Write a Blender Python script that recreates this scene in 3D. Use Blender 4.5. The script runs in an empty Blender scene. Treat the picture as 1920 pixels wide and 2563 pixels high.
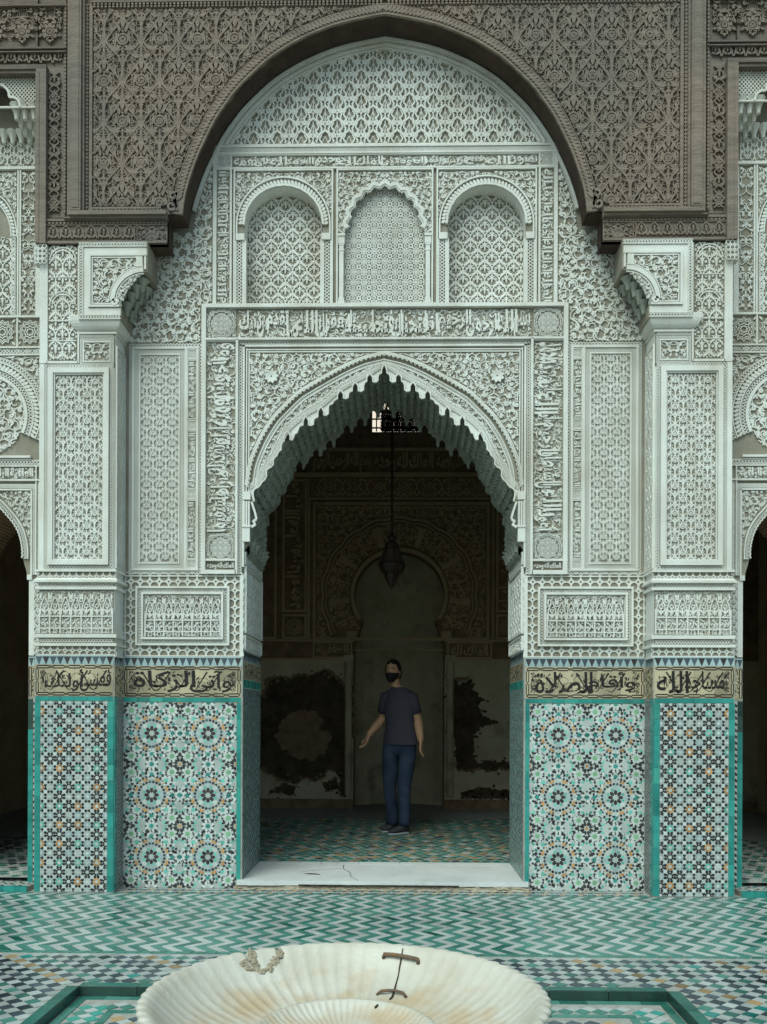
import bpy, bmesh, math, random
import numpy as np
from mathutils import Vector, Matrix
from mathutils.geometry import tessellate_polygon
R = math.radians
PI = math.pi
scn = bpy.context.scene
COL = scn.collection

# ------------------------------------------------------------------ camera, sky, sun, exposure
FPX, CX, HOR = 2300.0, 1003.0, 1785.0          # focal length / vanishing point in photo pixels
D, H, XC = 6.65, 1.275, 0.13                   # camera distance to the facade, height, offset from its axis
cam = bpy.data.cameras.new('camera')
camo = bpy.data.objects.new('camera', cam)
COL.objects.link(camo)
camo.location = (XC, -D, H)
camo.rotation_euler = (R(90), R(-0.22), R(1.08))
cam.sensor_fit = 'VERTICAL'
cam.sensor_height = 36
cam.lens = 36 * FPX / 2563
cam.shift_y = (HOR - 1281.5) / 2563
cam.clip_start = 0.05
cam.clip_end = 2000
scn.camera = camo

SUN_EL, SUN_AZ = R(58), R(200)                 # high soft light from the open court, a little from the left
world = bpy.data.worlds.new('World')
scn.world = world
world.use_nodes = True
wt = world.node_tree
wt.nodes.clear()
wo = wt.nodes.new('ShaderNodeOutputWorld')
wb = wt.nodes.new('ShaderNodeBackground')
sky = wt.nodes.new('ShaderNodeTexSky')
sky.sky_type = 'NISHITA'
sky.sun_disc = False
sky.sun_elevation = SUN_EL
sky.sun_rotation = SUN_AZ
sky.air_density = 1.0
sky.dust_density = 3.0
sky.ozone_density = 1.0
tint = wt.nodes.new('ShaderNodeMix')
tint.data_type = 'RGBA'
tint.blend_type = 'MULTIPLY'
tint.inputs[0].default_value = 1.0
tint.inputs[7].default_value = (0.84, 1.045, 0.985, 1)    # thin green-grey overcast veil over the blue
wt.links.new(sky.outputs[0], tint.inputs[6])
wt.links.new(tint.outputs[2], wb.inputs[0])
wb.inputs[1].default_value = 0.10
wt.links.new(wb.outputs[0], wo.inputs[0])

sl = bpy.data.lights.new('sun', 'SUN')
slo = bpy.data.objects.new('sun', sl)
COL.objects.link(slo)
sl.energy = 1.35
sl.angle = R(42)
sl.color = (0.85, 1.0, 0.96)
# direction: light comes from the front (-Y), left (-X) and above
sd = Vector((-0.42, -0.95, 1.20)).normalized()
slo.rotation_euler = sd.to_track_quat('Z', 'Y').to_euler()
slo.location = (-4, -12, 16)

scn.view_settings.view_transform = 'Standard'
scn.view_settings.look = 'None'
scn.view_settings.gamma = 1
scn.view_settings.exposure = 0.70
scn.view_settings.use_curve_mapping = False
scn.render.engine = 'CYCLES'
scn.cycles.use_denoising = True
scn.cycles.max_bounces = 10
scn.cycles.diffuse_bounces = 7
scn.cycles.glossy_bounces = 3
scn.cycles.caustics_reflective = False
scn.cycles.caustics_refractive = False

# ------------------------------------------------------------------ materials
def new_mat(name):
    m = bpy.data.materials.new(name)
    m.use_nodes = True
    nt = m.node_tree
    b = nt.nodes['Principled BSDF']
    return m, nt, b

def mat(name, col, col2=None, scale=6.0, rough=0.8, bump=0.0, bscale=60.0, spec=0.3, stretch=None, detail=5.0,
        lo=0.35, hi=0.65, spots=None, metal=0.0, streak=1.0):
    """principled colour varied by noise: col..col2, optional bump and a third stain colour."""
    m, nt, b = new_mat(name)
    N, L = nt.nodes, nt.links
    b.inputs['Roughness'].default_value = rough
    b.inputs['Specular IOR Level'].default_value = spec
    b.inputs['Metallic'].default_value = metal
    b.inputs['Base Color'].default_value = (*col, 1)
    geo = N.new('ShaderNodeNewGeometry')
    vec = geo.outputs['Position']
    if stretch:
        mp = N.new('ShaderNodeMapping')
        mp.inputs['Scale'].default_value = stretch
        L.new(vec, mp.inputs['Vector'])
        vec = mp.outputs[0]
    out = None
    if col2:
        n = N.new('ShaderNodeTexNoise')
        n.inputs['Scale'].default_value = scale
        n.inputs['Detail'].default_value = detail
        n.inputs['Roughness'].default_value = 0.65
        L.new(vec, n.inputs['Vector'])
        r = N.new('ShaderNodeValToRGB')
        r.color_ramp.elements[0].position = lo
        r.color_ramp.elements[1].position = hi
        r.color_ramp.elements[0].color = (*col, 1)
        r.color_ramp.elements[1].color = (*col2, 1)
        L.new(n.outputs[0], r.inputs[0])
        out = r.outputs[0]
    if spots:
        sc, p0, p1, sscale, amt = spots
        n2 = N.new('ShaderNodeTexNoise')
        n2.inputs['Scale'].default_value = sscale
        n2.inputs['Detail'].default_value = 7
        n2.inputs['Roughness'].default_value = 0.6
        mp2 = N.new('ShaderNodeMapping')
        mp2.inputs['Scale'].default_value = (1, 1, streak)
        L.new(geo.outputs['Position'], mp2.inputs['Vector'])
        L.new(mp2.outputs[0], n2.inputs['Vector'])
        r2 = N.new('ShaderNodeValToRGB')
        r2.color_ramp.elements[0].position = p0
        r2.color_ramp.elements[1].position = p1
        r2.color_ramp.elements[0].color = (0, 0, 0, 1)
        r2.color_ramp.elements[1].color = (amt, amt, amt, 1)
        L.new(n2.outputs[0], r2.inputs[0])
        mx = N.new('ShaderNodeMix')
        mx.data_type = 'RGBA'
        L.new(r2.outputs[0], mx.inputs[0])
        if out:
            L.new(out, mx.inputs[6])
        else:
            mx.inputs[6].default_value = (*col, 1)
        mx.inputs[7].default_value = (*sc, 1)
        out = mx.outputs[2]
    if out:
        L.new(out, b.inputs['Base Color'])
    if bump:
        nb = N.new('ShaderNodeTexNoise')
        nb.inputs['Scale'].default_value = bscale
        nb.inputs['Detail'].default_value = 6
        L.new(vec, nb.inputs['Vector'])
        bp = N.new('ShaderNodeBump')
        bp.inputs['Strength'].default_value = bump
        bp.inputs['Distance'].default_value = 0.01
        L.new(nb.outputs[0], bp.inputs['Height'])
        L.new(bp.outputs[0], b.inputs['Normal'])
    return m

def tile_mat(name, col, var=0.35, rough=0.22, size=9.0, dirt=0.35):
    """glazed tile: brightness jumps from tile to tile, worn pale flecks, slightly uneven gloss."""
    m, nt, b = new_mat(name)
    N, L = nt.nodes, nt.links
    geo = N.new('ShaderNodeNewGeometry')
    oi = N.new('ShaderNodeObjectInfo')
    n = N.new('ShaderNodeTexNoise')
    n.inputs['Scale'].default_value = size
    n.inputs['Detail'].default_value = 3
    L.new(geo.outputs['Position'], n.inputs['Vector'])
    ad = N.new('ShaderNodeMath')
    ad.operation = 'ADD'
    L.new(n.outputs[0], ad.inputs[0])
    mu = N.new('ShaderNodeMath')
    mu.operation = 'MULTIPLY_ADD'
    mu.inputs[1].default_value = 0.7
    mu.inputs[2].default_value = -0.35
    L.new(geo.outputs['Random Per Island'], mu.inputs[0])
    L.new(mu.outputs[0], ad.inputs[1])
    ad2 = N.new('ShaderNodeMath')
    ad2.operation = 'MULTIPLY_ADD'
    ad2.inputs[1].default_value = 0.5
    L.new(oi.outputs['Random'], ad2.inputs[0])
    L.new(ad.outputs[0], ad2.inputs[2])
    r = N.new('ShaderNodeValToRGB')
    c0 = tuple(c * (1 - var) for c in col)
    c1 = tuple(min(0.8, c * (1 + var) + 0.02) for c in col)
    r.color_ramp.elements[0].position = 0.25
    r.color_ramp.elements[1].position = 1.1
    r.color_ramp.elements[0].color = (*c0, 1)
    r.color_ramp.elements[1].color = (*c1, 1)
    L.new(ad2.outputs[0], r.inputs[0])
    n2 = N.new('ShaderNodeTexNoise')
    n2.inputs['Scale'].default_value = 14
    n2.inputs['Detail'].default_value = 8
    n2.inputs['Roughness'].default_value = 0.7
    L.new(geo.outputs['Position'], n2.inputs['Vector'])
    r2 = N.new('ShaderNodeValToRGB')
    r2.color_ramp.elements[0].position = 0.55
    r2.color_ramp.elements[1].position = 0.75
    r2.color_ramp.elements[0].color = (0, 0, 0, 1)
    r2.color_ramp.elements[1].color = (dirt, dirt, dirt, 1)
    L.new(n2.outputs[0], r2.inputs[0])
    mx = N.new('ShaderNodeMix')
    mx.data_type = 'RGBA'
    L.new(r2.outputs[0], mx.inputs[0])
    L.new(r.outputs[0], mx.inputs[6])
    mx.inputs[7].default_value = (0.30, 0.29, 0.25, 1)
    L.new(mx.outputs[2], b.inputs['Base Color'])
    rr = N.new('ShaderNodeMath')
    rr.operation = 'MULTIPLY_ADD'
    rr.inputs[1].default_value = 0.5
    rr.inputs[2].default_value = rough
    L.new(r2.outputs[0], rr.inputs[0])
    L.new(rr.outputs[0], b.inputs['Roughness'])
    b.inputs['Specular IOR Level'].default_value = 0.4
    return m

M = {}
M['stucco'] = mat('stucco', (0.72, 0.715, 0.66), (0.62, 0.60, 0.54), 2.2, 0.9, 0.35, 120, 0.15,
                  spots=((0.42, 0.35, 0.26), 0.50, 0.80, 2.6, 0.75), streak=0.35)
M['ground'] = mat('stucco_ground', (0.31, 0.285, 0.23), (0.23, 0.20, 0.15), 5.0, 0.95, 0.3, 90, 0.1)  # own tan, deepened to put the shade of the cuts into the colour
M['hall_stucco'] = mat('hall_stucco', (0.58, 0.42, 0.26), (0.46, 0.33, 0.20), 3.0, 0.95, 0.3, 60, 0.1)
M['hall_ground'] = mat('hall_stucco_ground', (0.30, 0.205, 0.125), (0.19, 0.125, 0.075), 9.0, 0.95, 0.2, 60, 0.1)  # base of the carved zone, darkened in place of relief shading
M['muqarnas'] = mat('muqarnas_plaster', (0.33, 0.345, 0.29), (0.22, 0.225, 0.18), 7.0, 0.95, 0.4, 60, 0.1)  # green-grey shade under the arch is mixed into this plaster colour
M['plaster'] = mat('hall_plaster', (0.60, 0.51, 0.36), (0.48, 0.40, 0.27), 4.0, 0.95, 0.4, 30, 0.1,
                   spots=((0.16, 0.12, 0.08), 0.55, 0.68, 2.2, 0.6))
M['earth'] = mat('earth', (0.060, 0.042, 0.028), (0.125, 0.090, 0.060), 7.0, 1.0, 0.7, 40, 0.05)
M['wood'] = mat('cedar_wood', (0.185, 0.138, 0.105), (0.270, 0.210, 0.165), 5.0, 0.85, 0.5, 26, 0.2, stretch=(1, 1, 7),
                spots=((0.11, 0.115, 0.11), 0.45, 0.7, 0.9, 0.6))
M['wood_h'] = mat('cedar_wood_flat_grain', (0.130, 0.096, 0.074), (0.190, 0.148, 0.118), 5.0, 0.85, 0.5, 26, 0.2,
                  stretch=(7, 1, 0.9)[::-1], spots=((0.11, 0.115, 0.11), 0.45, 0.7, 0.9, 0.6))
M['wood_shade'] = mat('cedar_painted_shade', (0.050, 0.034, 0.026), (0.078, 0.055, 0.042), 6.0, 0.9, 0.4, 30, 0.1)  # same cedar darkened: shade of the undersides put into the colour
M['wood_ground'] = mat('cedar_ground', (0.055, 0.045, 0.038), (0.085, 0.072, 0.062), 6.0, 0.95, 0.4, 30, 0.1)
M['t_white'] = tile_mat('tile_white', (0.37, 0.39, 0.365), 0.2, 0.25, dirt=0.25)
M['t_petal'] = tile_mat('tile_bright_white', (0.48, 0.50, 0.47), 0.15, 0.22, dirt=0.15)
M['t_pale'] = tile_mat('tile_pale_blue', (0.29, 0.37, 0.37), 0.2, 0.25)
M['t_black'] = tile_mat('tile_black', (0.022, 0.018, 0.018), 0.4, 0.25, dirt=0.12)
M['t_navy'] = tile_mat('tile_navy', (0.040, 0.055, 0.068), 0.5, 0.25, dirt=0.15)
M['t_teal'] = tile_mat('tile_teal', (0.010, 0.185, 0.158), 0.4, 0.2, dirt=0.22)
M['t_teal_pale'] = tile_mat('tile_pale_teal', (0.022, 0.22, 0.175), 0.35, 0.25, dirt=0.25)
M['t_sea'] = tile_mat('tile_sea_green', (0.10, 0.36, 0.29), 0.4, 0.22)
M['t_green'] = tile_mat('tile_green', (0.16, 0.34, 0.18), 0.3, 0.22)
M['t_dkgreen'] = tile_mat('tile_dark_green', (0.007, 0.036, 0.026), 0.4, 0.25, dirt=0.06)
M['t_kerb'] = tile_mat('tile_kerb_green', (0.012, 0.105, 0.078), 0.4, 0.25, dirt=0.12)
M['t_floor_teal'] = tile_mat('tile_floor_teal', (0.045, 0.165, 0.130), 0.28, 0.3, dirt=0.3)
M['t_orange'] = tile_mat('tile_amber', (0.42, 0.19, 0.045), 0.4, 0.25)
M['t_ochre'] = tile_mat('tile_ochre', (0.30, 0.19, 0.085), 0.4, 0.3)
M['t_cream'] = tile_mat('tile_cream', (0.34, 0.275, 0.175), 0.45, 0.3, size=4, dirt=0.4)
M['ink'] = mat('black_glaze', (0.018, 0.014, 0.012), rough=0.4)
M['grout'] = mat('grout', (0.36, 0.36, 0.32), (0.26, 0.25, 0.22), 20, 0.9, 0.2, 90)
M['marble'] = mat('worn_marble', (0.66, 0.66, 0.63), (0.55, 0.55, 0.53), 3.0, 0.4, 0.15, 30, 0.4,
                  spots=((0.35, 0.34, 0.31), 0.6, 0.8, 5, 0.5))
M['iron'] = mat('rusty_iron', (0.10, 0.085, 0.07), (0.20, 0.11, 0.05), 30, 0.8, 0.6, 80, 0.3)
M['cement'] = mat('lime_cement', (0.42, 0.36, 0.27), (0.30, 0.25, 0.18), 40, 0.95, 0.9, 60, 0.1)
M['crack'] = mat('crack_dirt', (0.035, 0.025, 0.016), rough=1.0)
M['skin'] = mat('skin', (0.52, 0.29, 0.17), (0.44, 0.24, 0.14), 20, 0.55, spec=0.3)
M['hair'] = mat('dark_hair', (0.014, 0.010, 0.008), (0.022, 0.016, 0.012), 60, 0.6, 0.4, 150)
M['mask'] = mat('black_cloth', (0.012, 0.012, 0.013), rough=0.9)
M['eye'] = mat('eye', (0.05, 0.04, 0.035), rough=0.3)
M['tshirt'] = mat('heather_grey_jersey', (0.070, 0.062, 0.080), (0.048, 0.042, 0.056), 140, 0.95, 0.3, 180)
M['jeans'] = mat('blue_denim', (0.020, 0.030, 0.056), (0.040, 0.056, 0.092), 7, 0.9, 0.3, 200)
M['shoe'] = mat('grey_shoe', (0.05, 0.05, 0.055), rough=0.8)
M['sole'] = mat('pale_sole', (0.40, 0.42, 0.42), rough=0.7)
M['lantern'] = mat('lantern_bronze', (0.022, 0.012, 0.008), (0.035, 0.02, 0.012), 20, 0.6, 0.3, 60)
M['lantern_glass'] = mat('lantern_glass', (0.055, 0.038, 0.022), rough=0.3)
M['lit_pane'] = mat('daylit_pane', (0.7, 0.64, 0.5), rough=0.6)
_b = M['lit_pane'].node_tree.nodes['Principled BSDF']; _b.inputs['Emission Color'].default_value = (1.0, 0.93, 0.76, 1); _b.inputs['Emission Strength'].default_value = 0.55

# marble of the fountain: veins of rust and lime in the flutes
def basin_mat():
    m, nt, b = new_mat('fountain_marble')
    N, L = nt.nodes, nt.links
    geo = N.new('ShaderNodeNewGeometry')
    n1 = N.new('ShaderNodeTexNoise'); n1.inputs['Scale'].default_value = 5; n1.inputs['Detail'].default_value = 6
    L.new(geo.outputs['Position'], n1.inputs['Vector'])
    r1 = N.new('ShaderNodeValToRGB')
    r1.color_ramp.elements[0].position = 0.35; r1.color_ramp.elements[0].color = (0.57, 0.535, 0.46, 1)
    r1.color_ramp.elements[1].position = 0.7; r1.color_ramp.elements[1].color = (0.46, 0.41, 0.32, 1)
    L.new(n1.outputs[0], r1.inputs[0])
    n2 = N.new('ShaderNodeTexNoise'); n2.inputs['Scale'].default_value = 9; n2.inputs['Detail'].default_value = 8
    L.new(geo.outputs['Position'], n2.inputs['Vector'])
    sp = N.new('ShaderNodeSeparateXYZ'); L.new(geo.outputs['Position'], sp.inputs[0])
    # old waterline: rust and lime settle below a given height
    mr = N.new('ShaderNodeMapRange')
    mr.inputs['From Min'].default_value = 0.345; mr.inputs['From Max'].default_value = 0.26
    mr.inputs['To Min'].default_value = -0.12; mr.inputs['To Max'].default_value = 0.16
    L.new(sp.outputs[2], mr.inputs[0])
    ad = N.new('ShaderNodeMath'); ad.operation = 'ADD'
    L.new(n2.outputs[0], ad.inputs[0]); L.new(mr.outputs[0], ad.inputs[1])
    r2 = N.new('ShaderNodeValToRGB')
    r2.color_ramp.elements[0].position = 0.50; r2.color_ramp.elements[0].color = (0, 0, 0, 1)
    r2.color_ramp.elements[1].position = 0.80; r2.color_ramp.elements[1].color = (0.65, 0.65, 0.65, 1)
    L.new(ad.outputs[0], r2.inputs[0])
    mx = N.new('ShaderNodeMix'); mx.data_type = 'RGBA'
    L.new(r2.outputs[0], mx.inputs[0]); L.new(r1.outputs[0], mx.inputs[6])
    mx.inputs[7].default_value = (0.43, 0.28, 0.13, 1)
    L.new(mx.outputs[2], b.inputs['Base Color'])
    b.inputs['Roughness'].default_value = 0.45
    nb = N.new('ShaderNodeTexNoise'); nb.inputs['Scale'].default_value = 45; nb.inputs['Detail'].default_value = 5
    L.new(geo.outputs['Position'], nb.inputs['Vector'])
    bp = N.new('ShaderNodeBump'); bp.inputs['Strength'].default_value = 0.25; bp.inputs['Distance'].default_value = 0.01
    L.new(nb.outputs[0], bp.inputs['Height']); L.new(bp.outputs[0], b.inputs['Normal'])
    return m
M['basin'] = basin_mat()

# ------------------------------------------------------------------ mesh builder
class G:
    """collects geometry; build() links it as one mesh object."""
    def __init__(self):
        self.v = []; self.n = 0; self.f = []; self.m = []; self.smooth = False
    def add(self, verts, faces, mi=0):
        b = self.n
        self.v.append(np.asarray(verts, dtype=float).reshape(-1, 3))
        self.n += len(self.v[-1])
        for f in faces:
            self.f.append([b + i for i in f])
        self.m.extend([mi] * len(faces))
    def box(self, x0, x1, y0, y1, z0, z1, mi=0):
        self.add([(x0, y0, z0), (x1, y0, z0), (x1, y1, z0), (x0, y1, z0), (x0, y0, z1), (x1, y0, z1), (x1, y1, z1), (x0, y1, z1)],
                 [(0, 3, 2, 1), (4, 5, 6, 7), (0, 1, 5, 4), (1, 2, 6, 5), (2, 3, 7, 6), (3, 0, 4, 7)], mi)
    def verts(self):
        return np.concatenate(self.v) if self.v else np.zeros((0, 3))
    def mesh(self, name, mats, mirror=False):
        V = self.verts().copy()
        F = self.f
        if mirror:
            V[:, 0] *= -1
            F = [f[::-1] for f in F]
        me = bpy.data.meshes.new(name)
        me.from_pydata(V.tolist(), [], F)
        for mm in (mats if isinstance(mats, (list, tuple)) else [mats]):
            me.materials.append(M[mm])
        if isinstance(mats, (list, tuple)) and len(mats) > 1:
            me.polygons.foreach_set('material_index', self.m)
        if self.smooth:
            me.polygons.foreach_set('use_smooth', [True] * len(F))
        me.update()
        return me
    def build(self, name, mats, parent=None, mirror=False, kind=None, label=None, origin=None):
        if not self.n:
            return None
        me = self.mesh(name, mats, mirror)
        o = bpy.data.objects.new(name, me)
        COL.objects.link(o)
        if parent is not None:
            o.parent = parent
            p = parent
            L = Vector((0, 0, 0))
            while p is not None:
                L += p.location
                p = p.parent
            o.location = -L
        if kind: o['kind'] = kind
        if label: o['label'] = label
        return o

def thing(name, label, cat, loc=(0, 0, 0), group=None):
    o = bpy.data.objects.new(name, None)
    COL.objects.link(o)
    o.empty_display_size = 0.2
    o.location = loc
    o['label'] = label; o['category'] = cat
    if group: o['group'] = group
    return o

def inst(name, me, parent, loc, rot=0.0, rotm=None, scale=None):
    """a piece that shares mesh data, at a world position, as part of its parent."""
    o = bpy.data.objects.new(name, me)
    COL.objects.link(o)
    L = Vector((0, 0, 0))
    p = parent
    while p is not None:
        L += p.location
        p = p.parent
    o.parent = parent
    o.location = Vector(loc) - L
    if rotm is not None: o.rotation_euler = rotm
    elif rot: o.rotation_euler = (0, 0, rot)
    if scale: o.scale = scale
    return o

def S(Y): return (D + Y) / FPX
def XA(a, Y=0.0): return a * S(Y)
def ZV(v, Y=0.0): return H + (HOR - v) * S(Y)
def XP(px, Y): return XC + (px - CX) * S(Y)

RELIEF = 0.62                                    # the plaster is cut shallower than it is wide
class Facade:
    """front-facing frame at depth Y: u = photo-pixel half width from the axis, v = photo-pixel row, h = relief height in metres."""
    def __init__(self, Y=0.0, sign=1): self.Y = Y; self.s = S(Y); self.sign = sign
    def __call__(self, u, v, h):
        u = np.asarray(u, float); v = np.asarray(v, float); h = np.asarray(h, float); h = np.where(h > 0, h * RELIEF, h)
        return np.stack([self.sign * u * self.s, self.Y - h + 0 * u, H + (HOR - v) * self.s + 0 * u], -1)

class AtPx(Facade):
    """the same, but u is a photo-pixel column."""
    def __call__(self, u, v, h):
        u = np.asarray(u, float); v = np.asarray(v, float)
        return np.stack([XC + (u - CX) * self.s, self.Y - h + 0 * u, H + (HOR - v) * self.s + 0 * u], -1)

class Side:
    """a face of constant X seen from the doorway axis; u runs in depth (metres from Y0), v photo rows at depth 0 scale."""
    def __init__(self, X, Y0, k=S(0), sign=-1): self.X = X; self.Y0 = Y0; self.k = k; self.sg = sign
    def __call__(self, u, v, h):
        u = np.asarray(u, float); v = np.asarray(v, float)
        return np.stack([self.X + self.sg * h + 0 * u, self.Y0 + u * self.k, H + (HOR - v) * self.k + 0 * u], -1)

class Floor:
    def __init__(self, z=0.0): self.z = z
    def __call__(self, u, v, h):
        u = np.asarray(u, float); v = np.asarray(v, float)
        return np.stack([u, v, self.z + h + 0 * u], -1)

# ------------------------------------------------------------------ 2-D helpers
def resample(p, step):
    p = np.asarray(p, float)
    d = np.r_[0, np.cumsum(np.hypot(*np.diff(p, axis=0).T))]
    n = max(2, int(round(d[-1] / step)) + 1)
    s = np.linspace(0, d[-1], n)
    return np.stack([np.interp(s, d, p[:, 0]), np.interp(s, d, p[:, 1])], 1)

def spline(p, n=8):
    p = np.asarray(p, float)
    P = np.vstack([2 * p[0] - p[1], p, 2 * p[-1] - p[-2]])
    out = []
    t = np.linspace(0, 1, n, endpoint=False)[:, None]
    for i in range(len(p) - 1):
        a, b, c, d = P[i], P[i + 1], P[i + 2], P[i + 3]
        out.append(0.5 * (2 * b + (c - a) * t + (2 * a - 5 * b + 4 * c - d) * t ** 2 + (3 * b - a - 3 * c + d) * t ** 3))
    out.append(p[-1:])
    return np.vstack(out)

def normals(p, closed=False):
    if closed:
        t = np.roll(p, -1, 0) - np.roll(p, 1, 0)
    else:
        t = np.gradient(p, axis=0)
    l = np.hypot(t[:, 0], t[:, 1]); l[l == 0] = 1
    t = t / l[:, None]
    return np.stack([-t[:, 1], t[:, 0]], 1)

def offset(p, d): return p + normals(p) * d

def ribbon(g, F, pts, w, h=0.02, h0=0.0, closed=False, mi=0, caps=True):
    p = np.asarray(pts, float)
    n = len(p)
    if n < 2: return
    nn = normals(p, closed)
    w = np.broadcast_to(np.asarray(w, float), (n,))[:, None] * 0.5
    a, b = p + nn * w, p - nn * w
    hh = np.broadcast_to(np.asarray(h, float), (n,))
    V = np.concatenate([F(a[:, 0], a[:, 1], hh), F(b[:, 0], b[:, 1], hh), F(a[:, 0], a[:, 1], h0), F(b[:, 0], b[:, 1], h0)])
    f = []
    for i in range(n if closed else n - 1):
        j = (i + 1) % n
        f.append((i, j, n + j, n + i)); f.append((2 * n + i, 2 * n + j, j, i)); f.append((n + i, n + j, 3 * n + j, 3 * n + i))
    if caps and not closed:
        f.append((0, n, 3 * n, 2 * n)); f.append((n - 1, 3 * n - 1, 4 * n - 1, 2 * n - 1))
    g.add(V, f, mi)

def poly(g, F, pts, h=0.003, h0=0.0, mi=0, tilt=0.0):
    p = np.asarray(pts, float)
    n = len(p)
    hh = h
    if tilt:
        c = p.mean(0); q = p - c
        s = np.abs(q).max() or 1
        hh = h + (q[:, 0] * random.uniform(-tilt, tilt) + q[:, 1] * random.uniform(-tilt, tilt)) / s
    V = np.concatenate([F(p[:, 0], p[:, 1], hh), F(p[:, 0], p[:, 1], h0)])
    f = [tuple(range(n))]
    for i in range(n):
        j = (i + 1) % n
        f.append((i, n + i, n + j, j))
    g.add(V, f, mi)

def plate(g, F, outer, holes=(), h=0.0, h0=None, mi=0):
    """flat sheet with holes; with h0 it also gets side walls down to h0."""
    loops = [np.asarray(outer, float)] + [np.asarray(x, float) for x in holes]
    tri = tessellate_polygon([[Vector((q[0], q[1], 0)) for q in l] for l in loops])
    P = np.concatenate(loops)
    g.add(F(P[:, 0], P[:, 1], h), [tuple(t) for t in tri], mi)
    if h0 is not None:
        for l in loops:
            n = len(l)
            V = np.concatenate([F(l[:, 0], l[:, 1], h), F(l[:, 0], l[:, 1], h0)])
            g.add(V, [(i, (i + 1) % n, n + (i + 1) % n, n + i) for i in range(n)], mi)

def rect(u0, v0, u1, v1): return [(u0, v0), (u1, v0), (u1, v1), (u0, v1)]
def slab(g, F, u0, v0, u1, v1, h, h0=0.0, mi=0): poly(g, F, rect(u0, v0, u1, v1), h, h0, mi)

def in_rect(u0, v0, u1, v1):
    return lambda p: (p[:, 0] >= u0) & (p[:, 0] <= u1) & (p[:, 1] >= v0) & (p[:, 1] <= v1)
def in_poly(P):
    P = np.asarray(P, float)
    def f(p):
        x, y = p[:, 0], p[:, 1]
        ins = np.zeros(len(p), bool)
        x0, y0 = P[-1]
        for x1, y1 in P:
            c = (y1 > y) != (y0 > y)
            if c.any():
                with np.errstate(divide='ignore', invalid='ignore'):
                    xi = (x0 - x1) * (y - y1) / (y0 - y1 + 1e-12) + x1
                ins ^= c & (x < xi)
            x0, y0 = x1, y1
        return ins
    return f

def circ(cx, cy, r, n=12, a0=0.0, a1=2 * PI):
    full = abs(a1 - a0 - 2 * PI) < 1e-6
    t = np.linspace(a0, a1, n, endpoint=not full)
    return np.stack([cx + r * np.cos(t), cy + r * np.sin(t)], 1)

def spiral(cx, cy, r0, r1, a0, turns, n=18):
    t = np.linspace(0, 1, n)
    r = r0 + (r1 - r0) * t
    a = a0 + turns * 2 * PI * t
    return np.stack([cx + r * np.cos(a), cy + r * np.sin(a)], 1)

# strokes are (points, width, height factor, closed)
HJ = random.Random(77)
def emit(g, F, strokes, h, inside=None, tr=None, h0=0.0):
    for (p, w, hf, cl) in strokes:
        p = np.asarray(p, float)
        hf = hf * HJ.uniform(.84, 1.06)
        if tr: p = tr(p)
        if inside is None:
            ribbon(g, F, p, w, h * hf, h0, cl); continue
        m = inside(p)
        if m.all():
            ribbon(g, F, p, w, h * hf, h0, cl); continue
        if not m.any(): continue
        w = np.broadcast_to(np.asarray(w, float), (len(p),))
        if cl:
            k = int(np.argmin(m)); p = np.roll(p, -k, 0); m = np.roll(m, -k); w = np.roll(w, -k)
        i = 0
        while i < len(p):
            if m[i]:
                j = i
                while j < len(p) and m[j]: j += 1
                if j - i >= 2: ribbon(g, F, p[i:j], w[i:j], h * hf, h0, False)
                i = j
            else: i += 1

def leaf(x, y, ang, ln, w, bend=0.6, n=8, hf=1.0, e=0.8):
    t = np.linspace(0, 1, n)
    a = ang + bend * (t - 0.5) * 2
    st = ln / (n - 1)
    p = np.stack([x + np.r_[0, np.cumsum(np.cos(a[:-1]))] * st, y + np.r_[0, np.cumsum(np.sin(a[:-1]))] * st], 1)
    return (p, np.maximum(0.12 * w, w * np.sin(PI * (0.04 + 0.92 * t)) ** e), hf, False)

def worm(x, y, ang, ln, w, bend=1.0, hf=1.0):
    """thick carved stem that swells into a curled, pierced end."""
    n = 9
    t = np.linspace(0, 1, n)
    a = ang + bend * np.sin(PI * (t * 1.5))
    st = ln / (n - 1)
    p = np.stack([x + np.r_[0, np.cumsum(np.cos(a[:-1]))] * st, y + np.r_[0, np.cumsum(np.sin(a[:-1]))] * st], 1)
    ww = w * (0.25 + 0.75 * t ** 0.7)
    e = p[-1] + np.array([math.cos(a[-1]), math.sin(a[-1])]) * w * 0.35
    return [(p, ww, hf, False), (circ(e[0], e[1], w * 0.5, 9), w * 0.62, hf, True)]

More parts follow.
